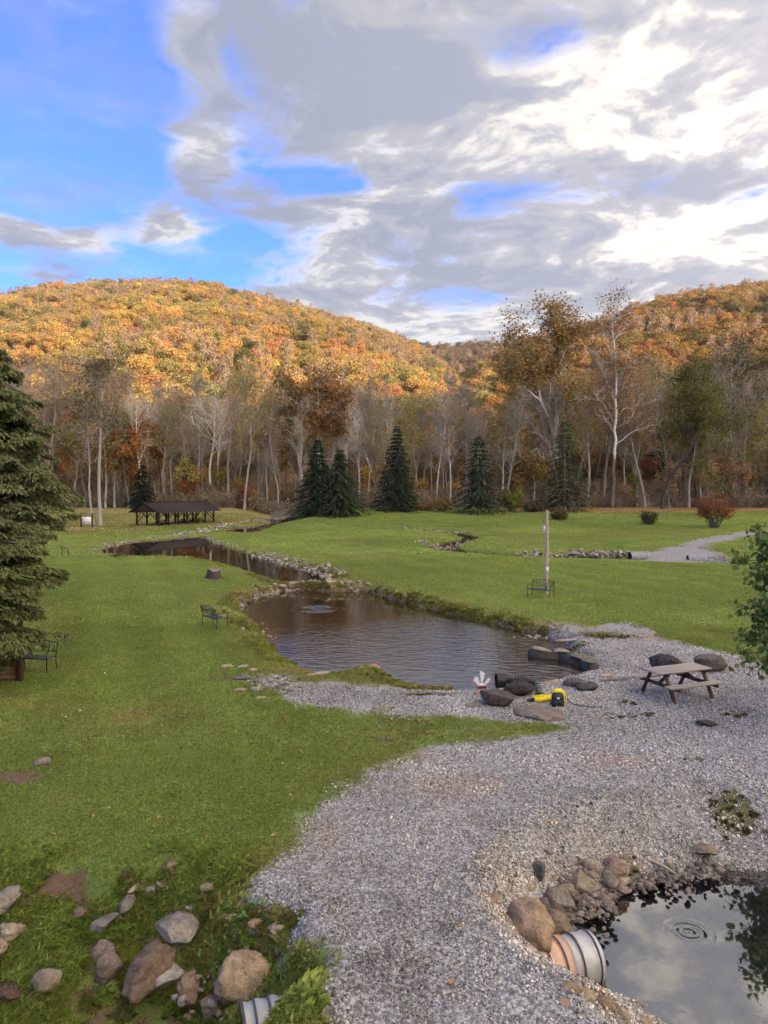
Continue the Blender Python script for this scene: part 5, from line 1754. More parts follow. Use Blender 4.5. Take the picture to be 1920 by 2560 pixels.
TAN = (.40, .30, .20); GREY = (.27, .26, .25); PINK = (.42, .31, .25); PALE = (.52, .46, .37); DARK = (.085, .075, .068); BROWN = (.20, .14, .10); RUST = (.40, .22, .12); WHT = (.62, .62, .61); SLATE = (.20, .22, .24); BUFF = (.46, .37, .25)
S_ = [
    # bottom left, in and beside the ditch
    ('pinkish half-buried stone in the grass left of the drive edge', 408, 2219, 32, 18, PINK, {}),
    ('small brown stone topping the little pile at the drive corner', 515, 2248, 28, 22, (.33, .26, .19), dict(zoff=.05)),
    ('thin pale flat stone under the brown one at the drive corner', 523, 2260, 26, 9, PALE, dict(angular=.8)),
    ('little pale stone on the left of the pile at the drive corner', 498, 2259, 15, 14, GREY, {}),
    ('beige rounded stone on the right of the pile at the drive corner', 551, 2267, 34, 25, BUFF, {}),
    ('small orange block in the pile at the drive corner', 528, 2270, 15, 17, RUST, dict(angular=.9)),
    ('pale oval stone left of the pile at the drive corner', 479, 2277, 28, 16, (.46, .43, .38), {}),
    ('grey-white wedge stone above the broad-leaved weed', 587, 2314, 44, 26, (.50, .46, .41), dict(angular=.8)),
    ('small yellowish stone behind the grey-white wedge', 617, 2300, 27, 18, (.52, .47, .33), {}),
    ('orange-tan rounded stone right of the grey-white wedge', 638, 2320, 34, 24, (.46, .30, .19), dict(angular=.3)),
    ('pinkish tan pyramid-shaped stone by the grassy corner of the drive', 703, 2330, 46, 30, PINK, dict(angular=.6)),
    ('small rust-brown stone at the edge of the gravel above the grassy corner', 739, 2303, 24, 17, RUST, dict(angular=.7)),
    ('broad grey slab topped with gravel at the head of the ditch', 440, 2345, 92, 62, (.34, .31, .28), dict(angular=.8, sink=.45)),
    ('largest golden-tan boulder beside the left culvert mouth', 608, 2452, 138, 134, (.47, .35, .22), dict(angular=.35, depth=.85, sub=4, sink=.22, rough=.14)),
    ('upright pale grey block left of the golden-tan boulder', 441, 2470, 50, 116, (.42, .40, .37), dict(angular=.9, depth=.9, sink=.15)),
    ('tall brown mottled boulder in the ditch at the bottom edge', 382, 2486, 80, 165, (.23, .165, .12), dict(angular=.45, sub=4, sink=.2, rough=.16)),
    ('rust-edged wedge leaning in the ditch left of the culvert', 480, 2517, 52, 72, (.31, .22, .15), dict(angular=.9, tilt=.5)),
    ('pinkish grey broken block left of the culvert mouth', 537, 2526, 64, 62, (.36, .29, .24), dict(angular=.85)),
    ('narrow grey stone squeezed beside the upright pale block', 474, 2484, 24, 46, GREY, dict(angular=.8)),
    ('round brown stone at the top of the golden-tan boulder', 670, 2387, 30, 24, (.30, .23, .16), dict(angular=.3)),
    ('little slate chip between the boulder and the white quartz', 650, 2376, 19, 18, SLATE, dict(angular=.9)),
    ('white quartz lump in the grass above the golden-tan boulder', 664, 2354, 26, 20, WHT, dict(angular=.8)),
    ('tiny white cube-like stone below the broad-leaved weed', 577, 2379, 13, 17, WHT, dict(angular=.9)),
    ('white angular chip left of the boulder top', 555, 2411, 21, 18, (.55, .54, .52), dict(angular=.9)),
    ('blue-grey angular chip in front of the grey-white wedge', 584, 2334, 26, 20, (.38, .42, .44), dict(angular=.9)),
    ('dull brown stone in dry grass right of the boulder', 699, 2380, 28, 22, BROWN, {}),
    ('tan flat stone in the gap behind the upright pale block', 485, 2439, 30, 19, TAN, {}),
    ('small tan stone tucked beside the culvert mouth', 592, 2533, 24, 18, TAN, {}),
    ('grey boulder with a pale top at the left edge', 22, 2292, 46, 70, (.30, .27, .24), dict(angular=.6)),
    ('light tan stone at the left edge under the grey boulder', 34, 2349, 52, 42, (.48, .40, .28), dict(angular=.6)),
    ('tan stone cut by the left edge of the picture', 4, 2392, 34, 46, (.44, .36, .27), {}),
    ('small pale-faced stone right of the light tan stone', 82, 2331, 23, 17, PALE, dict(angular=.9)),
    ('low grey-brown stone below the tan edge stone', 18, 2415, 26, 16, (.28, .24, .19), {}),
    ('small round brown stone low on the left edge', 28, 2456, 21, 18, BROWN, {}),
    ('smooth round grey-tan stone in the grass near the lower left corner', 118, 2474, 55, 52, (.36, .30, .25), dict(angular=.2, sub=4)),
    ('dark brown wet boulder in the lower left corner', 28, 2501, 66, 44, (.10, .065, .045), dict(angular=.5)),
    ('long tilted grey slab in the middle of the ditch bank', 266, 2335, 78, 44, (.25, .24, .22), dict(angular=.9, tilt=-.5, depth=.5)),
    ('grey-brown stone below the long tilted slab', 258, 2383, 50, 46, (.27, .23, .20), dict(angular=.6)),
    ('brown-grey sunken stone third down the ditch bank', 268, 2440, 58, 58, (.23, .18, .15), dict(angular=.5)),
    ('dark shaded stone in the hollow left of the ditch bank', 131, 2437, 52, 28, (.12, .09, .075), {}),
    ('grey upright stone in the grass below the pale sliver', 320, 2286, 27, 54, (.24, .22, .20), dict(angular=.6)),
    ('pale sliver of stone at the top of the ditch bank', 330, 2244, 32, 20, PALE, dict(angular=.7, tilt=-.4)),
    ('reddish brown stone in the bare soil of the bank', 203, 2287, 32, 27, (.22, .15, .12), {}),
    ('little dark brown stone near the bottom edge of the ditch', 236, 2508, 20, 19, (.14, .09, .05), {}),
    # bottom right, round the near pond
    ('big smooth tan boulder beside the right culvert', 1326, 2299, 84, 104, (.46, .335, .225), dict(angular=.3, sub=4, depth=.9, sink=.25, rough=.12)),
    ('mottled tan rock between the big tan boulder and the water', 1392, 2316, 52, 74, (.33, .25, .18), dict(angular=.6)),
    ('square grey-brown rock above the big tan boulder', 1397, 2258, 62, 60, (.27, .24, .20), dict(angular=.75, sub=4)),
    ('dark slate block standing on end above the near pond', 1346, 2183, 40, 58, (.115, .12, .125), dict(angular=.95, tilt=.15)),
    ('rounded brown stone behind the square grey-brown rock', 1410, 2229, 38, 29, (.28, .235, .19), {}),
    ('angular greenish tan rock pointing at the near pond', 1460, 2224, 60, 48, (.36, .31, .22), dict(angular=.85, tilt=.3)),
    ('pinkish flat boulder highest on the near pond shore', 1536, 2178, 62, 46, (.41, .30, .23), dict(angular=.6)),
    ('leaning egg-shaped grey stone at the water edge', 1523, 2219, 28, 40, (.33, .28, .23), dict(angular=.3, tilt=.4)),
    ('upper pale block of the two at the water edge', 1553, 2208, 34, 24, (.50, .44, .38), dict(angular=.85)),
    ('lower pinkish block of the two at the water edge', 1559, 2231, 30, 24, (.44, .34, .29), dict(angular=.85)),
    ('round grey stone among shingle above the egg-shaped stone', 1475, 2167, 27, 25, (.36, .31, .24), dict(angular=.3)),
    ('brown stone wedged behind the angular greenish rock', 1436, 2241, 22, 26, BROWN, {}),
    ('thin upright tan sliver below the dark slate block', 1330, 2214, 14, 34, (.45, .35, .22), {}),
    ('dark grey stone between the boulder and the square rock', 1357, 2260, 29, 27, (.17, .165, .16), dict(angular=.7)),
    ('small pink stone poking out of the near pond', 1450, 2319, 14, 20, (.50, .30, .22), dict(zoff=.10)),
    ('long tan rock below the right culvert', 1426, 2467, 50, 34, (.40, .31, .21), dict(angular=.6)),
    ('flat yellowish rock under the right culvert mouth', 1463, 2485, 48, 23, (.42, .35, .22), dict(angular=.6)),
    ('orange-tan block at the lip of the right culvert', 1496, 2473, 28, 25, (.47, .31, .18), dict(angular=.8)),
    ('brown oval cobble below the right culvert', 1513, 2506, 54, 38, (.28, .21, .145), dict(angular=.15, sub=4, tilt=.3)),
    ('pale tan block next to the brown oval cobble', 1554, 2532, 38, 35, (.50, .42, .30), dict(angular=.75)),
    ('small pink stone lying flat in the gravel below the culvert', 1411, 2505, 30, 14, (.50, .34, .25), {}),
    ('pink flat rock at the lower shore of the near pond', 1627, 2519, 58, 32, (.46, .32, .26), dict(angular=.6)),
    ('tan rock cut by the bottom edge beside the near pond', 1608, 2556, 42, 24, TAN, {}),
    ('flat brown-grey rock alone on the far shore of the near pond', 1759, 2136, 54, 34, (.30, .245, .185), dict(angular=.75)),
    ('flat tan stone set level in the gravel left of the near pond', 1232, 2240, 48, 24, (.38, .285, .19), dict(sink=.42)),
    ('small tan pebble alone on the open gravel', 1379, 2056, 25, 13, (.50, .38, .24), {}),
    ('brown sunken stone under the water by the square rock', 1458, 2306, 36, 24, (.30, .24, .17), dict(sink=.3)),
    ('pale sunken stone under the water further out', 1522, 2306, 40, 24, (.32, .27, .20), dict(sink=.3)),
    ('narrow pale stone at the far shore of the near pond', 1672, 2168, 16, 20, (.40, .35, .24), {}),
    ('dark stone half in the water on the far shore', 1718, 2184, 16, 16, (.16, .13, .11), {}),
    # middle distance
    ('dark rounded boulder directly behind the picnic table', 1667, 1657, 86, 54, (.060, .055, .052), dict(angular=.35, sub=4, depth=.8, sink=.12, rough=.13)),
    ('grey-brown boulder behind the right end of the picnic table', 1780, 1657, 98, 52, (.17, .15, .135), dict(angular=.4, sub=4, depth=.7, sink=.12, rough=.15)),
    ('flat dark slab lying on the gravel in front of the picnic table', 1762, 1808, 66, 20, (.085, .065, .058), dict(angular=.8, sink=.1, depth=.6)),
    ('brown flat-faced boulder at the near shore of the lower pond', 1243, 1745, 94, 52, (.135, .10, .085), dict(angular=.75, sub=4, depth=.7, sink=.12, tilt=.1)),
    ('dark boulder over the corrugated pipe at the pond edge', 1298, 1721, 84, 48, (.052, .042, .040), dict(angular=.6, sub=4, depth=.8, sink=.12)),
    ('left one of two touching dark rocks right of the corrugated pipe', 1432, 1705, 54, 30, (.13, .12, .112), dict(angular=.5, sink=.15)),
    ('right one of two touching dark rocks right of the corrugated pipe', 1466, 1715, 66, 30, (.095, .088, .082), dict(angular=.6, sink=.12)),
    ('low grey stone left of the brown flat-faced boulder', 1180, 1762, 42, 15, (.25, .22, .19), {}),
    ('small dark stone under the end of the corrugated pipe', 1325, 1750, 15, 11, DARK, {}),
    ('little reddish stone at the water edge by the toy boat', 1192, 1731, 17, 11, (.40, .22, .16), {}),
    ('broad low brown bedrock hump in the gravel before the yellow bag', 1352, 1782, 140, 34, (.26, .22, .185), dict(angular=.3, sink=.42, depth=.75, hgt=.26, sub=4)),
    ('grey lichened rock in the grass near the left edge', 106, 1903, 48, 27, (.27, .24, .21), dict(angular=.4, tilt=-.25)),
    ('dark grey ledge stone at the left end of the gravel beach', 612, 1692, 56, 20, (.17, .165, .165), dict(angular=.8)),
    ('pale flat stone above the dark ledge stone by the beach', 608, 1665, 34, 12, (.46, .38, .30), dict(angular=.7)),
    ('tan flat stone left of the dark ledge stone', 568, 1664, 40, 10, (.42, .34, .26), dict(angular=.6)),
    ('small tan flat stone in the lawn below the dark ledge stone', 600, 1724, 34, 9, (.44, .36, .28), dict(angular=.6)),
    ('flat tan stone in the lawn nearest the gravel beach', 650, 1744, 30, 8, (.44, .37, .29), dict(angular=.6)),
    ('pale stone at the grass edge above the beach stones', 633, 1672, 26, 12, (.50, .43, .34), dict(angular=.6)),
    ('dark low stone by itself on the far lawn near the right spruce', 1127, 1271, 13, 8, DARK, {}),
]
for i_, s_ in enumerate(S_):
    kw = dict(s_[6])
    nm = 'boulder' if 'boulder' in s_[0] else 'stone'
    big_r = 1.18 if (s_[2] > 2200 and s_[1] < 720 and 'golden' not in s_[0]) else 1.22 if ('slate' not in s_[0] and 1300 < s_[1] and 2130 < s_[2] < 2340 and s_[3] > 25) else 1.0
    if big_r > 1:
        kw.setdefault('sink', .16)
    if 'under the water' in s_[0]:
        kw['zoff'] = -.02
    stone(s_[0], s_[1], s_[2], s_[3] * big_r, s_[4] * big_r, s_[5], 700 + i_, nm, yaw=kw.pop('yaw', (i_ * 37 % 7 - 3) * .12), cat=nm, **kw)

# long grass and weeds packed round the stones of the ditch and the pond shore
tx, ty = [], []
for o in [q_ for q_ in bpy.data.objects if q_.name.startswith(('stone', 'boulder')) and q_.parent is None and q_.location.y < 16 and q_.location.x < -.6]:
    dm = o.dimensions
    k_ = int(6 + 26 * dm.x)
    a_ = rngG.uniform(0, 6.283, k_)
    tx.append(o.location.x + np.cos(a_) * dm.x * rngG.uniform(.45, .75, k_)); ty.append(o.location.y + np.sin(a_) * dm.y * rngG.uniform(.45, .8, k_))
tx = np.concatenate(tx); ty = np.concatenate(ty); nT = len(tx)
tsc = rngG.uniform(.35, .8, nT)
scatter('weeds', np.stack([tx, ty, gridz(tx, ty) + .004], 1), np.stack([np.zeros(nT), np.zeros(nT), rngG.uniform(0, 6.28, nT)], 1), np.stack([tsc, tsc, tsc * rngG.uniform(.8, 1.4, nT)], 1), [(grass_patch(580 + i, 90, .15, .06, .17, .0034), M['grass']) for i in range(4)], rngG.integers(0, 4, nT),
        np.array([(.36, .48, .11), (.30, .42, .09), (.46, .44, .16), (.40, .34, .15)])[rngG.integers(0, 4, nT)] * rngG.uniform(1.0, 1.5, (nT, 1)), 'rough grass and weeds packed between the stones of the ditch bank', 'weeds')

# ---- stone edgings: rows of laid or tipped stones, each stone its own piece
ROCKS = [rock_mesh(900 + i, (1, .8, .6), .7 if i % 2 else .45, 2, .12) for i in range(10)]
for m_ in ROCKS:
    m_.polygons.foreach_set('use_smooth', np.zeros(len(m_.polygons), bool))
rngS = np.random.default_rng(12)
STC = [(.40, .36, .31), (.33, .30, .27), (.46, .41, .34), (.28, .26, .24), (.44, .35, .27), (.52, .48, .43)]


def edging(label, line_px, z, n_, s0, s1, wid, cat='stone edging', lift=.0, dark=1.0, poly_z=None, cols=STC):
    line = smooth_line([G(a, b, z) for a, b in line_px], 2)
    seg = np.linalg.norm(np.diff(line, axis=0), axis=1); cum = np.concatenate([[0], np.cumsum(seg)])
    c0 = line[len(line) // 2]
    t = thing('stone_edging', label, cat, (c0[0], c0[1], LZ(c0[0], c0[1])))
    base = np.array(t.location)
    for i in range(n_):
        u = rngS.uniform(0, cum[-1])
        x = np.interp(u, cum, line[:, 0]) + rngS.normal() * wid; y = np.interp(u, cum, line[:, 1]) + rngS.normal() * wid
        s = rngS.uniform(s0, s1) * (1.5 if rngS.uniform() < .12 else 1)
        o = add('stone', ROCKS[int(rngS.integers(10))], None, t, loc=np.array((x, y, max(LZ(x, y), z - .15) + s * .12 + lift * abs(rngS.normal()))) - base)
        o.rotation_euler = (rngS.normal() * .3, rngS.normal() * .3, rngS.uniform(0, 6.28))
        o.scale = (s, s, s)
        c = np.array(cols[int(rngS.integers(len(cols)))]) * rngS.uniform(.75, 1.2) * dark
        o.color = (*c, 1)
    return t


edging('row of pale stones forming the low dam between the two ponds', [(655, 1484), (700, 1474), (760, 1467), (830, 1468), (915, 1474)], WL_LOW + .1, 147, 0.16, 0.40, .28, 'stone dam', .03, cols=[(.42, .36, .29), (.36, .32, .28), (.48, .42, .34), (.34, .26, .20)])
edging('long bank of tipped grey stones on the right side of the upper pond', [(650, 1385), (700, 1402), (760, 1413), (810, 1425), (848, 1443)], WL_UP + .1, 296, 0.14, 0.35, .55, 'stone bank', .05)
edging('thin line of stones along the upper right rim of the upper pond', [(500, 1340), (545, 1356), (590, 1370), (650, 1386)], WL_UP + .05, 171, 0.14, 0.31, .28)
edging('pale stones along the far rim of the upper pond', [(236, 1376), (262, 1368), (300, 1358), (350, 1350), (410, 1346), (440, 1338), (495, 1337)], WL_UP + .05, 202, 0.14, 0.33, .22)
edging('heap of pale stones around the creek mouth below the footbridge', [(430, 1343), (470, 1336), (520, 1330), (545, 1318), (600, 1312), (650, 1306), (690, 1300)], -.05, 296, 0.18, 0.48, .75, 'stone heap', .04)
edging('few stones along the left rim of the lower pond', [(596, 1510), (590, 1530), (605, 1552), (632, 1578), (660, 1600), (640, 1590)], WL_LOW + .1, 57, 0.09, 0.25, .3)
edging('dark and pale stones at the far left corner of the lower pond', [(590, 1525), (600, 1502), (640, 1488), (665, 1482)], WL_LOW + .12, 50, 0.12, 0.33, .15)
edging('dark wet stones under the grassy right bank of the lower pond', [(930, 1484), (990, 1506), (1070, 1524), (1140, 1540), (1210, 1554), (1280, 1572), (1330, 1586)], WL_LOW + .04, 162, 0.06, 0.20, .12, dark=.35)
edging('low wall of stacked stones along the right stream up to the far pipe', [(1300, 1389), (1360, 1391), (1430, 1390), (1500, 1390), (1565, 1390)], WL_STR + .05, 212, 0.22, 0.53, .32, 'stone wall', .18)
edging('stones at the sharp bend of the right stream', [(1190, 1330), (1150, 1332), (1090, 1326), (1000, 1320)], WL_STR + .05, 87, 0.19, 0.43, .4)
edging('pale stones on the gravel bar inside the stream bend', [(1040, 1358), (1075, 1362), (1110, 1372), (1150, 1362), (1185, 1350)], WL_STR + .05, 112, 0.19, 0.46, .45)
edging('stones round the mouth of the right far pipe', [(1750, 1398), (1790, 1396), (1815, 1402)], WL_STR + .1, 45, 0.19, 0.40, .25)
edging('small stones under the far right bank by the gravel beach of the lower pond', [(1310, 1582), (1345, 1588), (1385, 1584), (1370, 1570), (1330, 1574)], -.2, 137, 0.06, 0.17, .3)
edging('shingle of small stones along the far shore of the near pond', [(1560, 2190), (1610, 2185), (1660, 2178), (1720, 2165), (1790, 2155)], WL_NEAR + .25, 190, .05, .14, .18, 'shingle', cols=[(.36, .31, .26), (.44, .38, .32), (.28, .24, .21), (.52, .46, .40)])
edging('shingle of small stones left of the near pond', [(1420, 2180), (1470, 2195), (1500, 2235), (1440, 2262), (1400, 2290)], WL_NEAR + .35, 170, .05, .15, .20, 'shingle', cols=[(.36, .31, .26), (.44, .38, .32), (.28, .24, .21), (.50, .42, .33)])
edging('broken stones along the head of the ditch left of the drive', [(380, 2300), (420, 2330), (500, 2400), (540, 2440), (520, 2500)], -.8, 90, .05, .16, .20, 'rubble', cols=[(.42, .38, .34), (.33, .28, .24), (.5, .47, .44), (.36, .27, .2)])
edging('tipped stones at the left end of the gravel beach', [(630, 1690), (680, 1700), (720, 1712), (660, 1716)], 0.02, 60, .08, .26, .3, 'rubble')

# ------------------------------------------------------------------ picnic table on the gravel
def plank_row(parent, name, n_, y0, y1, x0, x1, z0, z1, m_, gap=.008):
    wd = (y1 - y0 - gap * (n_ - 1)) / n_
    for i in range(n_):
        a = y0 + i * (wd + gap)
        o = obj(name, [box(x0 + .006 * (i % 2), x1 - .007 * ((i + 1) % 2), a, a + wd, z0, z1 + .003 * (i % 2))], m_, parent)
        bv = o.modifiers.new('bevel', 'BEVEL'); bv.width = .006; bv.segments = 1


def picnic_table(loc, rz, label, group=None, dark=False):
    t = thing('picnic_table', label, 'picnic table', loc, rz, group)
    top = M['wood_dark'] if dark else M['wood_old']
    leg = M['wood_dark'] if dark else M['wood_leg']
    plank_row(t, 'tabletop_plank', 5, -.37, .37, -.92, .92, .72, .76, top)
    plank_row(t, 'bench_plank', 2, -.80, -.52, -.92, .92, .42, .46, top)
    plank_row(t, 'bench_plank', 2, .52, .80, -.92, .92, .42, .46, top)
    for sx_ in (-.66, .66):
        for sy_ in (-1, 1):
            obj('leg', [beam((sx_, sy_ * .26, .718), (sx_, sy_ * .66, -.04), .045, .10, (1, 0, 0))], leg, t)
        obj('seat_support', [beam((sx_ + .05, -.78, .37), (sx_ + .05, .78, .37), .04, .095)], leg, t)
        obj('top_support', [beam((sx_ + .05, -.35, .675), (sx_ + .05, .35, .675), .04, .085)], leg, t)
        obj('brace', [beam((sx_, 0, .37), (sx_ * .25, 0, .71), .04, .085)], leg, t)
    return t


pa, pb = hit(1602, 1738), hit(1768, 1746)
pc_ = hit(1690, 1738)
# four feet at about (1602,1740) (1673,1762) (1768,1748); long axis runs right and slightly away
picnic_table((pc_[0] + .02, pc_[1], pc_[2]), R(22), 'weathered brown wooden picnic table on the gravel in front of two boulders')
far_pt = hit(1900, 1240)
picnic_table((far_pt[0], far_pt[1], far_pt[2]), R(15), 'small dark picnic table far off under the trees at the right edge', dark=True)


# ------------------------------------------------------------------ iron benches and chairs
def iron_bench(loc, rz, label, wd=1.25, ornate=True, group=None, name='garden_bench', cat='bench'):
    t = thing(name, label, cat, loc, rz, group)
    h = wd / 2
    for sx_ in (-1, 1):
        x = sx_ * h
        obj('leg', [tube([(x, .26, 0), (x, .27, .22), (x, .25, .43)], .018, 6)], M['iron'], t, True)
        obj('leg', [tube([(x, -.26, 0), (x, -.20, .22), (x, -.20, .43), (x, -.24, .62), (x, -.30, .84)], .018, 6)], M['iron'], t, True)
        obj('armrest', [tube([(x, .25, .43), (x, .29, .55), (x, .26, .63), (x, .10, .655), (x, -.24, .64)], .017, 6)], M['iron'], t, True)
    seat = obj('seat_frame', [beam((-h, .25, .425), (h, .25, .425), .03, .03), beam((-h, -.20, .425), (h, -.20, .425), .03, .03)], M['iron'], t)
    for i in range(6):
        y = -.165 + i * .076
        obj('seat_slat', [box(-h, h, y, y + .052, .432, .444)], M['iron_slat'], t)
    # arched back with a scrolled panel
    n_ = 13
    xs = np.linspace(-h, h, n_)
    arch = .84 + .055 * np.cos(xs / h * math.pi / 2)

    def bk(x, z):
        return (x, -.20 - (z - .43) * .235, z)
    br_ = obj('backrest', [tube([bk(x, z) for x, z in zip(xs, arch)], .017, 6), tube([bk(-h, .58), bk(h, .58)], .014, 6)], M['iron'], t, True)
    if ornate:
        rng = np.random.default_rng(3)
        g = []
        for i in range(7):
            cx = -h + (i + .5) * wd / 7
            r_ = wd / 7 * .46
            a = np.linspace(0, 5.2, 12)
            rr = r_ * (1 - .12 * a)
            g.append(tube([bk(cx + rr[k] * math.cos(a[k] + i), .72 + rr[k] * 1.15 * math.sin(a[k] + i)) for k in range(12)], .011, 4))
            g.append(tube([bk(cx - r_, .60), bk(cx + r_ * .2, .72), bk(cx + r_, .85)], .010, 4))
        for i in range(10):
            cx = rng.uniform(-h * .92, h * .92); cz = rng.uniform(.63, .83); w_ = rng.uniform(.035, .055); a = rng.uniform(0, 3)
            g.append((np.array([bk(cx + math.cos(a) * w_, cz + math.sin(a) * w_), bk(cx - math.sin(a) * w_ * .45, cz + math.cos(a) * w_ * .45), bk(cx - math.cos(a) * w_, cz - math.sin(a) * w_), bk(cx + math.sin(a) * w_ * .45, cz - math.cos(a) * w_ * .45)]), np.array([(0, 1, 2, 3)])))
        obj('scroll_panel', g, M['iron'], t)['kind'] = 'stuff'
    else:
        for i in range(6):
            x = -h + (i + .5) * wd / 6
            obj('back_slat', [beam(bk(x, .58), bk(x, .86), .035, .012)], M['iron_slat'], t)
    return t


b1 = hit(536, 1568)
iron_bench(b1, R(-50), 'black iron bench with scrolled back on the lawn left of the lower pond', 1.28)
b2 = hit(1352, 1494)
iron_bench(b2, R(137), 'black iron bench with scrolled back at the foot of the light pole', 1.30)
b3 = hit(90, 1676)
iron_bench(b3, R(168), 'slatted metal garden bench half hidden under the left hemlock by the shed', 1.15, ornate=False)
b4 = hit(162, 1390)
iron_bench(b4, R(-65), 'small dark metal armchair on the far left lawn', .62, ornate=False, name='garden_chair', cat='chair')

# wooden lounge chair at the rim of the upper pond
c0 = hit(303, 1391)
t = thing('lounge_chair', 'dark wooden lounge chair leaning back at the rim of the upper pond', 'chair', c0, R(-80))
t.scale = (1.15, 1.15, 1.15)
for i in range(5):
    x = -.25 + i * .125
    obj('back_slat', [beam((x, -.18, .28), (x * 1.1, -.52, 1.02 - .02 * abs(i - 2)), .105, .02, (0, -1, .4))], M['wood_leg'], t)
for i in range(5):
    obj('seat_slat', [beam((-.29, .42 - i * .13, .38 - i * .03), (.29, .42 - i * .13, .38 - i * .03), .11, .02)], M['wood_leg'], t)
for sx_ in (-1, 1):
    obj('armrest', [box(sx_ * .36 - .06, sx_ * .36 + .06, -.32, .46, .55, .575)], M['wood_leg'], t)
    obj('front_leg', [box(sx_ * .33 - .045, sx_ * .33 + .045, .40, .43, 0, .55)], M['wood_leg'], t)
    obj('rear_leg', [beam((sx_ * .31, .44, .36), (sx_ * .31, -.50, .02), .03, .12)], M['wood_leg'], t)

# ------------------------------------------------------------------ light pole
g0 = hit(1366, 1487)
t = thing('light_pole', 'bare wooden light pole behind the iron bench on the middle lawn', 'pole', g0)
Hp = DP(1366, 1275, g0[1])[2] - g0[2]
obj('post', capped([(0, 0, -.3), (0, 0, Hp * .3), (.01, 0, Hp * .65), (-.01, 0, Hp)], [.105, .10, .09, .08], 12), M['pole_wood'], t, True)
fx_t = obj('lamp_arm', [tube([(-.07, -.02, Hp * .80), (-.12, -.03, Hp * .825), (-.17, -.04, Hp * .80)], .018, 6)], M['galv'], t, True)
lh = obj('lamp_head', [tube([(-.17, -.04, Hp * .815), (-.17, -.04, Hp * .79), (-.17, -.04, Hp * .775)], [.05, .10, .11], 10)], M['galv'], t, True)
obj('lamp_glass', capped([(-.17, -.04, Hp * .776), (-.17, -.04, Hp * .758), (-.17, -.04, Hp * .745)], [.09, .08, .03], 10), M['glass'], lh, True)
obj('conduit', [tube([(-.095, -.02, .2), (-.085, -.02, Hp * .9)], .016, 5)], M['galv'], t, True)
obj('notice', [box(-.07, .09, -.112, -.106, Hp * .265, Hp * .265 + .28)], M['white'], t)
obj('socket_box', [box(-.09, .0, -.15, -.10, .28, .42)], M['rubber'], t)

# ------------------------------------------------------------------ pavilion
pL, pR = hit(397, 1316), hit(534, 1306)
pL = np.array((pL[0], pL[1])); pR = np.array((pR[0], pR[1]))
dv = pR - pL; Lp = float(np.hypot(*dv)); angp = math.atan2(dv[1], dv[0])
t = thing('pavilion', 'long open-sided picnic pavilion with a dark shingled gable roof on braced posts', 'pavilion', (pL[0], pL[1], LZ(*pL)), angp)
zb = np.array([[LZ(pL[0] + math.cos(angp) * x - math.sin(angp) * y, pL[1] + math.sin(angp) * x + math.cos(angp) * y) - LZ(*pL) for y in (0, 4.2)] for x in np.linspace(0, Lp, 7)])
He = 1.92
for iy, y in enumerate((0.0, 4.2)):
    for i, x in enumerate(np.linspace(0, Lp, 7)):
        obj('post', [box(x - .10, x + .10, y - .10, y + .10, zb[i, iy] - .3, He)], M['wood_dark'], t)
        for sg in (-1, 1):
            x2 = x + sg * .85
            if -0.3 < x2 < Lp + .3:
                obj('brace', [beam((x, y + .02, He - .95), (x2, y + .02, He - .05), .09, .11)], M['wood_dark'], t)
    obj('beam', [beam((-.6, y, He + .09), (Lp + .6, y, He + .09), .14, .2)], M['wood_dark'], t)
for x in np.linspace(0, Lp, 7):
    obj('tie_beam', [beam((x, -.2, He + .26), (x, 4.4, He + .26), .1, .16)], M['wood_dark'], t)
for x in (0, Lp):
    obj('gable_brace', [beam((x, 0, .5), (x, 1.6, He - .05), .09, .11)], M['wood_dark'], t)
    obj('gable_brace', [beam((x, 4.2, .5), (x, 2.6, He - .05), .09, .11)], M['wood_dark'], t)
ym, Hr_ = 2.1, He + 1.5
rf = thing('roof', None, None); rf.parent = t
for sg in (-1, 1):
    ye = ym + sg * 2.95
    ze = He + .02
    n_ = 9
    for i in range(n_):            # courses of shingles, each lapping the one below
        f0, f1 = i / n_, (i + 1.12) / n_
        p0 = (ye + (ym - ye) * f0, ze + (Hr_ - ze) * f0); p1 = (ye + (ym - ye) * min(f1, 1), ze + (Hr_ - ze) * min(f1, 1))
        V = np.array([(-.9, p0[0], p0[1] + .05), (Lp + .9, p0[0], p0[1] + .05), (Lp + .9, p1[0], p1[1] + .02), (-.9, p1[0], p1[1] + .02),
                      (-.9, p0[0], p0[1] - .02), (Lp + .9, p0[0], p0[1] - .02), (Lp + .9, p1[0], p1[1] - .03), (-.9, p1[0], p1[1] - .03)])
        obj('shingle_course', [(V, BOXF)], M['roof'], rf)
obj('ridge_cap', [beam((-.92, ym, Hr_ + .05), (Lp + .92, ym, Hr_ + .05), .3, .05)], M['roof'], rf)
for x in (-.55, Lp + .55):
    V = np.array([(x - .03, ym - 2.3, He + .22), (x - .03, ym + 2.3, He + .22), (x - .03, ym, Hr_ - .12), (x + .03, ym - 2.3, He + .22), (x + .03, ym + 2.3, He + .22), (x + .03, ym, Hr_ - .12)])
    obj('gable_panel', [(V, np.array([(0, 1, 2), (3, 5, 4)])), (V, np.array([(0, 3, 4, 1), (1, 4, 5, 2), (2, 5, 3, 0)]))], M['wood_dark'], rf)
for k, (u, lab) in enumerate(((2.2, 'dark picnic table under the left end of the pavilion'), (7.4, 'dark picnic table under the middle of the pavilion'), (10.2, 'dark picnic table under the right part of the pavilion'))):
    q = pL + np.array((math.cos(angp), math.sin(angp))) * min(u, Lp - 1.3) + np.array((-math.sin(angp), math.cos(angp))) * 1.5
    picnic_table((q[0], q[1], LZ(*q)), angp + .05 * k, lab, dark=True)

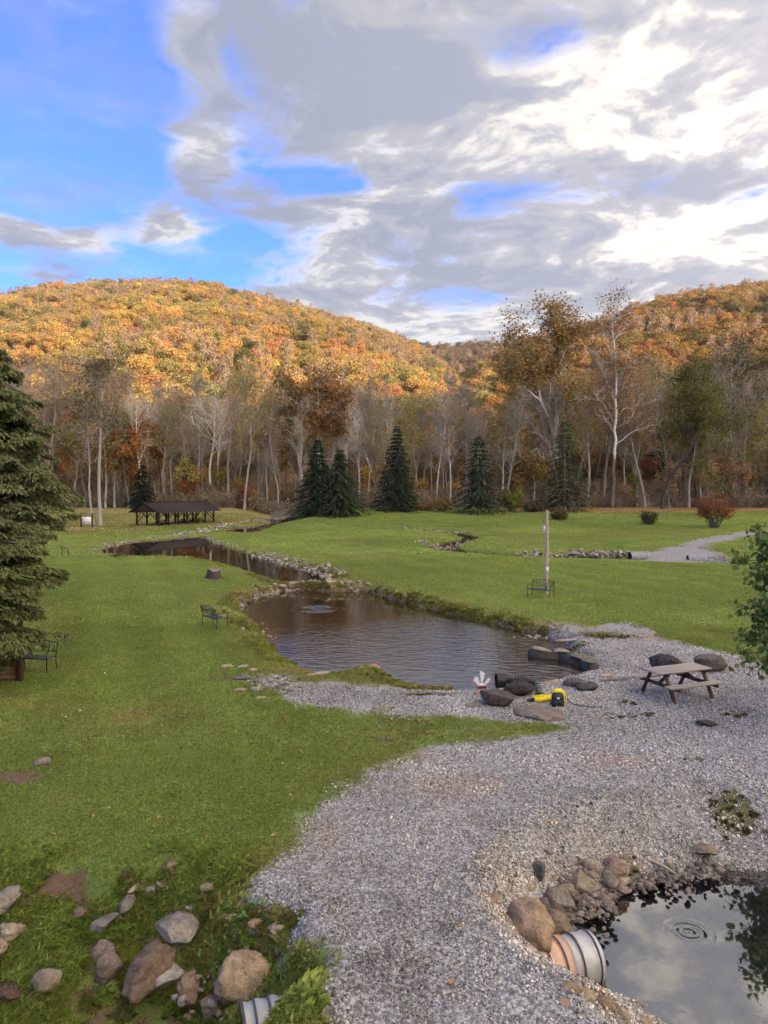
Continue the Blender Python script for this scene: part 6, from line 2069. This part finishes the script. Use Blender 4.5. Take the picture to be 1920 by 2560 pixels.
# white board and small shelter beside the tall trunks
q = hit(217, 1318)
t = thing('sign_board', 'white board on dark legs beside the tall grey trunk', 'sign', q, R(8))
obj('panel', [box(-.66, .66, -.03, .03, .35, 1.45)], M['white'], t)
for x in (-.76, .76):
    obj('post', [box(x - .09, x + .09, -.08, .08, -.2, 2.0)], M['wood_dark'], t)
# fallen pale log in front of the wood
q = hit(640, 1271)
o = obj('fallen_log', capped([(-2.6, 0, .25), (-.8, .1, .3), (1.0, 0, .33), (2.8, -.1, .3)], [.14, .16, .15, .10], 8), M['pole_wood'], smooth=True, loc=q)
tag(o, 'thin pale fallen log at the foot of the wood right of the pavilion', 'log')

# ------------------------------------------------------------------ rustic footbridge
bl, bR = DP(682, 1298, 124), DP(800, 1290, 126)
zl = LZ(bl[0], bl[1])
t = thing('footbridge', 'rustic wooden footbridge with woven branch railings below the spruce pair', 'bridge', (bl[0], bl[1], bl[2]), math.atan2(bR[1] - bl[1], bR[0] - bl[0]))
Lb = float(np.hypot(bR[0] - bl[0], bR[1] - bl[1])); rise = bR[2] - bl[2]


def bz_(f):
    return rise * f + .28 * math.sin(f * math.pi)


for y in (0, 1.5):
    for i in range(8):
        f0, f1 = i / 8, (i + 1) / 8
        obj('girder', [beam((Lb * f0, y, bz_(f0)), (Lb * f1, y, bz_(f1)), .12, .22)], M['pole_wood' if y == 0 else 'wood_dark'], t)
for i in range(34):
    f = (i + .5) / 34
    obj('deck_board', [box(Lb * f - .10, Lb * f + .10, -.1, 1.6, bz_(f) + .115, bz_(f) + .16)], M['wood_old'], t)
rng = np.random.default_rng(44)
M['branch_wood'] = simple('branch_wood', (0.22, 0.20, 0.17), .9, .4, 3.0)
for y in (-.05, 1.55):
    for i in range(8):
        f = i / 7
        obj('rail_post', [tube([(Lb * f, y, bz_(f) - .1), (Lb * f, y, bz_(f) + 1.08)], .055, 6)], M['branch_wood'], t)
    for hz in (.55, 1.02):
        obj('rail', [tube([(Lb * f, y, bz_(f) + hz) for f in np.linspace(0, 1, 9)], .045, 6)], M['branch_wood'], t, True)
    for i in range(46):
        f = rng.uniform(0, 1); g = min(max(f + rng.normal() * .06, 0), 1)
        za, zb_ = bz_(f) + rng.uniform(.1, .3), bz_(g) + rng.uniform(.8, 1.05)
        obj('railing_branch', [tube([(Lb * f, y, za), (Lb * (f + g) / 2 + rng.normal() * .1, y + rng.normal() * .04, (za + zb_) / 2), (Lb * g, y, zb_)], .028, 5)], M['branch_wood'], t, True)
for x in (0, Lb):
    obj('abutment', [box(x - .5, x + .5, -.3, 1.8, -1.6, bz_(x / Lb) - .12)], M['concrete'], t)

# ------------------------------------------------------------------ log shed at the left edge
q = hit(50, 1702)
t = thing('board_rack', 'stacked brown boards between wooden posts at the left edge under the hemlock', 'board rack', q, R(6))
s_ = q[1] / FPX
Hs = DP(50, 1490, q[1])[2] - q[2]
M['shed_wood'] = simple('shed_wood', (0.13, 0.075, 0.052), .85, .3, 3.0, .3, 20)
M['board_wood'] = simple('board_wood', (0.33, 0.20, 0.11), .85, .4, 2.0, .4, 20, stretch=(1, 6, 6))
obj('post', [box(-.08, .08, -.08, .08, -.2, Hs)], M['shed_wood'], t)
obj('post', [box(-2.6, -2.44, -.08, .08, -.2, Hs)], M['shed_wood'], t)
obj('post', [box(-2.6, -2.44, .5, .66, -.2, Hs)], M['shed_wood'], t)
for i in range(7):
    z0_ = .06 + i * .125
    obj('board', [box(-2.44, -.081, .0 + .02 * (i % 2), .05 + .02 * (i % 2), z0_, z0_ + .10)], M['board_wood'], t)
    obj('board', [box(-2.44, -.081, .4 + .02 * (i % 2), .45 + .02 * (i % 2), z0_ + .02, z0_ + .11)], M['board_wood'], t)
obj('sill', [box(-2.6, -.081, -.05, .11, -.06, .05)], M['shed_wood'], t)

# ------------------------------------------------------------------ tree stump
q = hit(535, 1447)
rng = np.random.default_rng(4)
n_ = 22
a = np.arange(n_) / n_ * 6.283
prof = 1 + .16 * np.sin(3 * a + .5) + .10 * np.sin(5 * a + 1) + .05 * rng.normal(size=n_)
rings_ = []
for z, r_ in ((-.15, .50), (.06, .47), (.25, .40), (.48, .36), (.56 , .35)):
    rings_.append(np.stack([np.cos(a) * r_ * (1 + (prof - 1) * (1.4 - z)), np.sin(a) * r_ * (1 + (prof - 1) * (1.4 - z)), np.full(n_, z) + (.06 * np.cos(a - 2) + .03 * rng.normal(size=n_) if z > .5 else 0)], 1))
V = np.concatenate(rings_ + [[(0, 0, .53)]])
F = np.array([(i * n_ + j, i * n_ + (j + 1) % n_, (i + 1) * n_ + (j + 1) % n_, (i + 1) * n_ + j) for i in range(4) for j in range(n_)])
t = thing('tree_stump', 'grey weathered tree stump on the lawn between bench and upper pond', 'stump', q, .4)
obj('bark', [(V, F)], M['bark_dark'], t)
obj('cut_face', [(V, np.array([(4 * n_ + j, 4 * n_ + (j + 1) % n_, 5 * n_) for j in range(n_)]))], M['branch_wood'], t)

# ------------------------------------------------------------------ curved pond wall with cap stones
wl_px = [(1322, 1640), (1360, 1642), (1400, 1648), (1436, 1656), (1466, 1666), (1486, 1680)]
wl_ = smooth_line([G(a_, b_, WL_LOW) for a_, b_ in wl_px], 2)
seg = np.linalg.norm(np.diff(wl_, axis=0), axis=1); cum = np.concatenate([[0], np.cumsum(seg)])
t = thing('pond_wall', 'low curved dark stone wall with pale cap stones jutting into the lower pond', 'wall', (wl_[0][0], wl_[0][1], WL_LOW))
b0 = np.array((wl_[0][0], wl_[0][1], WL_LOW))


def wp(u):
    return np.array((np.interp(u, cum, wl_[:, 0]), np.interp(u, cum, wl_[:, 1]), WL_LOW)) - b0


rng = np.random.default_rng(9)
u = 0.0
topz = .27
while u < cum[-1] - .05:
    L = min(rng.uniform(.7, 1.3), cum[-1] - u)
    for z0_, z1_ in ((-.6, topz - .03),):
        p, q2 = wp(u + .006), wp(u + L - .006)
        g = beam(p + (0, 0, (z0_ + z1_) / 2), q2 + (0, 0, (z0_ + z1_) / 2), .30 + rng.uniform(0, .03), z1_ - z0_)
        o = obj('wall_block', [g], M['concrete'], t)
    u += L
u = 0.0
while u < cum[-1] - .05:
    L = min(rng.uniform(.45, .9), cum[-1] - u)
    p, q2 = wp(u + .01), wp(u + L - .01)
    z0_ = topz + rng.uniform(-.025, .03)
    mid = (p + q2) / 2
    dd = q2 - p
    o = add('cap_stone', rock_mesh(3000 + int(u * 100), (L * 1.06, .46 + rng.uniform(-.08, .12), .10 + rng.uniform(0, .05)), .9, 3, .06), None, t, loc=mid + (0, .05, z0_))
    o.rotation_euler = (rng.normal() * .04, rng.normal() * .05, math.atan2(dd[1], dd[0]))
    o.color = (*(np.array([(.40, .35, .28), (.30, .25, .20), (.46, .40, .32), (.22, .19, .15)][int(rng.integers(4))])), 1)
    u += L
# ledges of long flat stones at the water edge
for lab, a_, b_, w_ in (('pale flat ledge stone on the grassy tip behind the pond wall', (1386, 1606), (1450, 1600), .35), ('long flat ledge stone between corrugated pipe and dark rocks', (1340, 1718), (1402, 1708), .22),
                        ('thin pale ledge left of the picnic table', (1500, 1702), (1545, 1694), .2), ('narrow grey ledge running to the picnic table', (1500, 1713), (1590, 1704), .16),
                        ('long pale kerb stone at the near left shore of the lower pond', (762, 1696), (832, 1688), .22), ('pale ledge stone right of the long kerb stone', (880, 1684), (922, 1676), .25), ('reddish thick slab at the corner of the gravel beach', (916, 1674), (952, 1671), .5), ('tan lower slab under the reddish one on the beach', (925, 1686), (962, 1684), .45), ('tan flat stone at the water where the beach begins', (957, 1700), (985, 1706), .4)):
    zl_ = -.28 if a_[1] > 1650 and a_[0] > 860 and a_[0] < 1450 else -.12
    p, q2 = G(*a_, zl_), G(*b_, zl_)
    hz = .10 if 'thick' in lab else .06
    dd = q2 - p
    mid = (p + q2) / 2
    mid[2] = max(p[2], q2[2], LZ(mid[0], mid[1]), WL_LOW) + .035
    o = add('ledge_stone', rock_mesh(3300 + int(a_[0]), (float(np.hypot(dd[0], dd[1])), w_ * 1.25, hz * 2.4), .95, 3, .06), None, loc=mid)
    o.rotation_euler = (0, 0, math.atan2(dd[1], dd[0]))
    o.color = (.36, .22, .17, 1) if 'reddish' in lab else (.26, .24, .22, 1) if 'grey' in lab else (.47, .40, .32, 1)
    tag(o, lab, 'stone')

# ------------------------------------------------------------------ culvert under the drive
ax = PIPE_B - PIPE_A; La = float(np.linalg.norm(ax)); axn = ax / La
t = thing('culvert_pipe', 'galvanised corrugated culvert pipe under the gravel drive, both mouths showing', 'culvert', PIPE_A)
RAD = .35
npts = 120
nseg = 30


def pipe_shell(u0, u1, n_, rad, thick, ribs=True):
    us = np.linspace(u0, u1, n_)
    rr = rad + (.012 * np.cos(us * 2 * math.pi / .20) if ribs else 0)
    V1, F1 = tube([axn * u_ for u_ in us], rr, nseg)
    V2, F2 = tube([axn * u_ for u_ in us], rr - thick, nseg)
    j = np.arange(nseg); j2 = (j + 1) % nseg
    n1 = len(V1)
    e = (n_ - 1) * nseg
    rim = np.concatenate([np.stack([j, n1 + j, n1 + j2, j2], 1), np.stack([e + j, e + j2, n1 + e + j2, n1 + e + j], 1)])
    return [(np.vstack([V1, V2]), np.vstack([F1, (F2 + n1)[:, ::-1], rim]))]


obj('barrel', pipe_shell(0, La - 1.06, 90, RAD, .012), M['galv'], t, True)
o = obj('barrel', pipe_shell(La - 1.058, La - .46, 14, RAD + .004, .01), M['galv_rust'], t, True)
o['label'] = 'rusty orange length of pipe at the right mouth'
obj('barrel', pipe_shell(La - .458, La, 12, RAD, .012), M['galv'], t, True)
for u_ in (.02, .16, .34, La - .98, La - .80, La - .58, La - .33, La - .08):
    aa = np.arange(25) / 24 * 2 * math.pi
    s1_ = np.cross(axn, (0, 0, 1.0)); s1_ /= np.linalg.norm(s1_); u1_ = np.cross(s1_, axn)
    obj('rib', [tube([axn * u_ + (s1_ * math.cos(q_) + u1_ * math.sin(q_)) * (RAD + .02) for q_ in aa], .013, 5)], M['rib'], t, True)

# far pipes under the gravel path
for lab, (px, py), rz_ in (('left far ribbed pipe end under the pale gravel path', (1574, 1394), R(6)), ('right far ribbed pipe end under the pale gravel path', (1768, 1402), R(174))):
    q = G(px, py, WL_STR + .1)
    t = thing('culvert_pipe', lab, 'culvert', q, rz_)
    us = np.linspace(0, 1.5, 40)
    obj('barrel', [tube([(u_, 0, .05) for u_ in us], .42 + .03 * np.cos(us * 2 * math.pi / .2), 18)], M['galv_dull'], t, True)
    obj('lining', [tube([(u_, 0, .05) for u_ in us], .36, 18)], M['rib'], t, True)

# ------------------------------------------------------------------ corrugated pipe, pump bag, toy boat, rope
q = hit(1252, 1722)
t = thing('drain_pipe', 'black corrugated drain pipe passing behind the dark boulder at the pond edge', 'pipe', q, 0)
e1 = hit(1352, 1745) - q
pts = np.array([(0, 0, .24), (.25, .02, .24), (.55, .05, .22), (.85, .0, .20), (1.05, -.12, .17), (e1[0], e1[1], .13)])
pp = np.stack([np.interp(np.linspace(0, 5, 90), np.arange(6), pts[:, c]) for c in range(3)], 1)
obj('hose', [tube(pp, .085 + .020 * np.sign(np.sin(np.arange(90) * 1.15)), 12)], M['rubber'], t, True)
obj('end_collar', [tube([(-.14, -.01, .24), (.0, 0, .24), (.12, .01, .24)], .22, 18), tube([(-.14, -.01, .24), (.12, .01, .24)], .19, 18)], M['rubber'], t, True)
M['grey_ring'] = simple('grey_ring', (.30, .31, .32), .6)
for k in range(6):
    i = 70 + k * 3
    d_ = pp[i] - pp[i - 1]
    obj('ring', [tube([pp[i], pp[i] + d_ * .9], .112, 12)], M['grey_ring'], t, True)

q = hit(1394, 1764)
t = thing('equipment_bag', 'black box-shaped bag with a yellow rounded cover standing on the gravel', 'bag', q, R(-8))


def loft(secs):
    n_ = len(secs[0])
    V = np.concatenate(secs)
    F = [(i * n_ + j, i * n_ + (j + 1) % n_, (i + 1) * n_ + (j + 1) % n_, (i + 1) * n_ + j) for i in range(len(secs) - 1) for j in range(n_)]
    return [(V, np.array(F)), (secs[-1], np.array([list(range(n_))])), (secs[0], np.array([list(range(n_))[::-1]]))]


def rrect(hx_, hy_, r_, z, cx=0, cy=0, k=4):
    p_ = []
    for sx_, sy_, a0 in ((1, 1, 0), (-1, 1, math.pi / 2), (-1, -1, math.pi), (1, -1, 1.5 * math.pi)):
        for i in range(k + 1):
            a_ = a0 + i / k * math.pi / 2
            p_.append((cx + sx_ * (hx_ - r_) + r_ * math.cos(a_), cy + sy_ * (hy_ - r_) + r_ * math.sin(a_), z))
    return np.array(p_)


obj('body', loft([rrect(.15, .14, .03, 0), rrect(.16, .15, .04, .04), rrect(.155, .15, .05, .25), rrect(.14, .12, .05, .33), rrect(.10, .07, .05, .37)]), M['rubber'], t, True)
obj('cover', loft([rrect(.165, .10, .05, .10, .015, .08), rrect(.168, .12, .06, .27, .015, .07), rrect(.15, .115, .06, .37, .012, .055), rrect(.10, .09, .05, .42, .01, .04), rrect(.04, .04, .03, .435, .01, .03)]), M['yellow'], t, True)
obj('pocket', loft([rrect(.12, .03, .02, .03, 0, -.155), rrect(.12, .035, .02, .14, 0, -.155), rrect(.11, .025, .02, .17, 0, -.15)]), M['rubber'], t, True)
obj('badge', [box(-.035, .035, -.160, -.154, .205, .255)], M['white'], t)
obj('strap', [tube([(.16, .02, .34), (.22, .0, .26), (.23, -.02, .12), (.17, -.02, .03)], .012, 5)], M['yellow'], t, True)
obj('cable', [tube([(.16, .05, .3), (.3, .02, .12), (.42, .1, .02), (.6, .05, .015), (.85, -.1, .015), (1.15, -.02, .015)], .011, 5)], M['rubber'], t, True)
q = hit(1365, 1752)
t = thing('rubber_gloves', 'crumpled yellow waterproof sleeves lying between the corrugated pipe and the black bag', 'gloves', q, R(4))
rng = np.random.default_rng(2)
for k, (pts, r_) in enumerate((([(-.36, -.10, .06), (-.22, -.13, .07), (-.05, -.09, .07), (.10, -.03, .08), (.22, .02, .09)], .065), ([(-.20, .10, .08), (-.05, .06, .10), (.08, .03, .10), (.22, .04, .10)], .058), ([(-.30, .16, .06), (-.16, .09, .09), (-.02, .02, .11)], .045))):
    n2_ = len(pts)
    pp2 = np.stack([np.interp(np.linspace(0, n2_ - 1, 14), np.arange(n2_), np.array(pts)[:, c]) for c in range(3)], 1)
    obj('sleeve', capped(pp2, r_ * (1 + .18 * np.sin(np.arange(14) * 2.1 + k)) * np.concatenate([[.7], np.ones(12), [.8]]), 10), M['yellow'], t, True)
obj('cuff', capped([(-.43, -.09, .055), (-.37, -.10, .058), (-.34, -.10, .06)], [.05, .062, .064], 10), M['rubber'], t, True)

q = G(1203, 1716, WL_LOW)
t = thing('toy_boat', 'small white folded toy sailboat with red edges floating near the shore', 'toy boat', q, R(6))


def sheet(P4, th=.006):
    P4 = np.array(P4, float)
    nrm = np.cross(P4[1] - P4[0], P4[2] - P4[0]); nrm /= np.linalg.norm(nrm)
    n_ = len(P4)
    V = np.vstack([P4 - nrm * th, P4 + nrm * th])
    F3 = [(V, np.array([list(range(n_))[::-1]])), (V, np.array([list(range(n_, 2 * n_))])), (V, np.array([(i, (i + 1) % n_, n_ + (i + 1) % n_, n_ + i) for i in range(n_)]))]
    return F3


obj('hull', sheet([(-.12, -.10, .04), (.14, -.10, .04), (.12, .10, .04), (-.10, .10, .04)], .03), M['white'], t)
obj('trim', sheet([(-.13, -.135, .02), (.15, -.135, .02), (.15, -.132, .05), (-.13, -.132, .05)], .008), M['red'], t)
for sx_ in (-1, 1):
    w2 = obj('wing', sheet([(sx_ * .03, -.09, .06), (sx_ * .11, -.10, .05), (sx_ * .27, -.08, .22), (sx_ * .21, -.06, .28)], .012), M['white'], t)
    obj('edge', sheet([(sx_ * .11, -.115, .05), (sx_ * .135, -.115, .06), (sx_ * .29, -.095, .215), (sx_ * .265, -.095, .225)], .008), M['red'], w2)
obj('sail', sheet([(.0, .0, .06), (.05, .01, .16), (.12, .02, .40), (-.05, .0, .50), (-.02, 0, .22)], .006), M['white'], t)
obj('rear_sail', sheet([(-.13, .05, .06), (-.03, .05, .10), (-.08, .06, .27), (-.20, .05, .30)], .006), M['white'], t)

q = hit(1463, 1790)
pts = []
for k in range(40):
    f = k / 39
    pts.append((-.25 + 1.1 * f + .10 * math.sin(f * 13), .18 * math.sin(f * 9 + 1) + .1 * math.cos(f * 21), .035 + .02 * abs(math.sin(k))))
o = obj('rope', [tube(pts, .015, 6)], M['orange_rope'], smooth=True, loc=q)
tag(o, 'faded orange rope lying in loops on the gravel beside the bedrock hump', 'rope')

# driftwood on the near pond shore
q = hit(1640, 2165)
o = obj('driftwood', capped([(-.22, .22, .03), (-.05, .05, .06), (.10, -.16, .05), (.22, -.34, .02)], [.02, .03, .028, .018], 7), M['pole_wood'], smooth=True, loc=q)
tag(o, 'grey stick of driftwood on the shingle of the near pond', 'driftwood')

# ------------------------------------------------------------------ shrubs
def shrub(name, label, px, py, w, h, seed, col, stems, leafsz, per, vase=False, bark='bark_dark', frac=1.0):
    g = hit(px, py)
    s = g[1] / FPX
    W, H = w * s, h * s
    rng = np.random.default_rng(seed)
    tb = []; tips = []
    for i in range(stems):
        a = rng.uniform(0, 6.28); f = rng.uniform(.25, 1) ** .6
        if vase:
            d = np.array((math.cos(a) * .75 * f, math.sin(a) * .75 * f, 1.0))
        else:
            d = np.array((math.cos(a) * f * W / H * .9, math.sin(a) * f * W / H * .9, 1.0))
        d /= np.linalg.norm(d)
        b = limb(rng, (rng.normal() * .06 * W, rng.normal() * .06 * W, -.1), d, H * rng.uniform(.7, 1.0), 5, .08, .02 if vase else .0)
        tb.append((b, np.linspace(.03 * H / 2, .008, 6), 5))
        for k in range(9):
            p, t_ = along(b, rng.uniform(.5 if vase else .15, 1))
            e = limb(rng, p, side_dir(rng, t_, rng.uniform(.5, 1.2)), H * rng.uniform(.12, .28), 3, .14, -.02 if vase else .0)
            tb.append((e, np.linspace(.014, .006, 4), 3)); tips += [e[-1], e[2], e[1]]
    me = mesh_from('stems', skin(tb))
    lm = mesh_from('foliage', [leaves(np.array(tips), rng, per, leafsz * .9, leafsz, frac=frac)])
    return tree_obj(name, label, 'shrub', g, [('stems', me, M[bark]), ('foliage', lm, M['leaf'], col)])


shrub('round_shrub', 'round yellow-green bush at the edge of the wood right of the grey-footed spruce', 1275, 1279, 42, 62, 50, (.24, .24, .04), 26, .22, 4)
shrub('low_shrub', 'low brown-green mound of a bush behind the light pole top', 1398, 1299, 46, 28, 51, (.13, .11, .04), 26, .18, 5)
shrub('low_shrub', 'small dark leafy bush on the far right lawn', 1625, 1311, 30, 34, 52, (.12, .12, .05), 22, .16, 5)
shrub('vase_shrub', 'vase-shaped shrub with many bare stems and a flat rusty crown', 1785, 1320, 90, 82, 53, (.29, .12, .055), 30, .15, 6, vase=True)
shrub('low_shrub', 'brown weedy thicket between the middle spruce and the grey-footed spruce', 1055, 1276, 90, 30, 54, (.24, .15, .08), 40, .16, 4)
shrub('low_shrub', 'yellow-leaved thicket left of the grey-footed spruce', 1105, 1279, 50, 42, 55, (.32, .22, .06), 26, .18, 4)
shrub('low_shrub', 'dark evergreen bush left of the spruce pair', 718, 1279, 32, 36, 56, (.04, .055, .03), 26, .2, 6)
shrub('low_shrub', 'grey-brown twiggy bush right of the round yellow-green bush', 1330, 1280, 70, 36, 57, (.13, .10, .06), 40, .15, 3)
shrub('red_shrub', 'small purple-red bush above the far picnic table at the right edge', 1912, 1232, 22, 34, 58, (.20, .035, .05), 20, .2, 5)
shrub('low_shrub', 'dense low green hedge-like growth by the far right stream', 1850, 1408, 40, 14, 59, (.09, .13, .04), 30, .14, 5)

# broad-leaved weed at the head of the ditch
q = hit(560, 2372)
rng = np.random.default_rng(60)
t = thing('broadleaf_weed', 'broad-leaved green weed spreading below the grey-white wedge stone', 'weed', q)
lf_me = []
for k in range(4):
    n2_ = 7
    L = 1.0
    u_ = np.linspace(0, 1, n2_)
    w2_ = np.sin(np.clip(u_ * .93 + .07, 0, 1) * math.pi) ** .7 * .30
    V = np.concatenate([np.stack([-w2_, u_, .30 * u_ - .45 * u_ ** 2.2 + .06], 1), np.stack([0 * u_, u_, .26 * u_ - .45 * u_ ** 2.2], 1), np.stack([w2_, u_, .30 * u_ - .45 * u_ ** 2.2 + .06], 1)])
    F = [(i, i + n2_, i + n2_ + 1, i + 1) for i in range(n2_ - 1)] + [(i + n2_, i + 2 * n2_, i + 2 * n2_ + 1, i + n2_ + 1) for i in range(n2_ - 1)]
    me = mesh_from('leaf', [(V * np.array((rng.uniform(.8, 1.2), 1, rng.uniform(.7, 1.4))), np.array(F))])
    me.materials.append(M['leaf_near'])
    lf_me.append(me)
for k in range(120):
    o = add('leaf', lf_me[k % 4], None, t)
    cx, cy = rng.normal() * .26, rng.normal() * .15
    o.location = (cx, cy, LZ(q[0] + cx, q[1] + cy) - q[2] + rng.uniform(.05, .2))
    o.rotation_euler = (rng.normal() * .3, rng.normal() * .3, rng.uniform(0, 6.28))
    sc1 = rng.uniform(.05, .105); o.scale = (sc1, sc1, sc1)
    o.color = (.14 * rng.uniform(.7, 1.3), .23 * rng.uniform(.8, 1.2), .06, 1)

# ------------------------------------------------------------------ broad-leaved tree at the right edge
Yt = 18.5
base = np.array((DP(2045, 1700, Yt)[0], Yt, 0)); base[2] = LZ(base[0], Yt)
rng = np.random.default_rng(61)
tb = []; tips = []
trk = limb(rng, (0, 0, -.2), (0.02, 0, 1), 5.6, 8, .03, .03)
tb.append((trk, np.linspace(.10, .03, 9), 8))
for i in range(46):
    f = rng.uniform(.30, 1)
    p, t_ = along(trk, f)
    a_ = rng.uniform(0, 6.28) if i > 14 else math.pi + rng.normal() * .7
    d = np.array((math.cos(a_), math.sin(a_), rng.uniform(.05, .5)))
    L = rng.uniform(1.05, 2.05) * (1 if f < .8 else .8)
    b = limb(rng, p, d / np.linalg.norm(d), L, 6, .10, .01 if f > .5 else -.03)
    tb.append((b, np.linspace(.03, .008, 7), 5))
    for j in range(7):
        p2, t2 = along(b, rng.uniform(.3, 1))
        c = limb(rng, p2, side_dir(rng, t2, rng.uniform(.4, 1.1)), rng.uniform(.25, .55), 4, .14, -.03)
        tb.append((c, np.linspace(.010, .004, 5), 3)); tips += [c[1], c[2], c[3], c[4]]
me = mesh_from('trunk', skin(tb)); me.materials.append(M['bark_dark'])
lm = mesh_from('crown', [leaves(np.array(tips), rng, 6, .11, .13, frac=.95, k=6, outw=.4)])
M['leaf_right'] = leaf_material('leaf_right', 'object', spread=.5, trans=.25, jitter=.03)
tree_obj('broadleaf_tree', 'small green broad-leaved tree reaching in from the right edge above the boulders', 'tree', base, [('trunk', me, None), ('crown', lm, M['leaf_right'], (.20, .25, .08))])

# ------------------------------------------------------------------ haze: the damp air of the valley
def haze_box():
    x0, x1, y0, y1, z0, z1 = -2700, 2700, -2600, 1420, -3.0, 640
    o = obj('haze', [box(x0, x1, y0, y1, z0, z1)], None)
    m_, n = mat('haze')
    n('OutputMaterial', Volume=n('VolumePrincipled', Color=(0.86, 0.90, 0.96), Density=0.00006, Anisotropy=0.2))
    o.data.materials.append(m_)
    tag(o, 'thin pale haze in the valley air', 'haze', None, 'stuff')


haze_box()
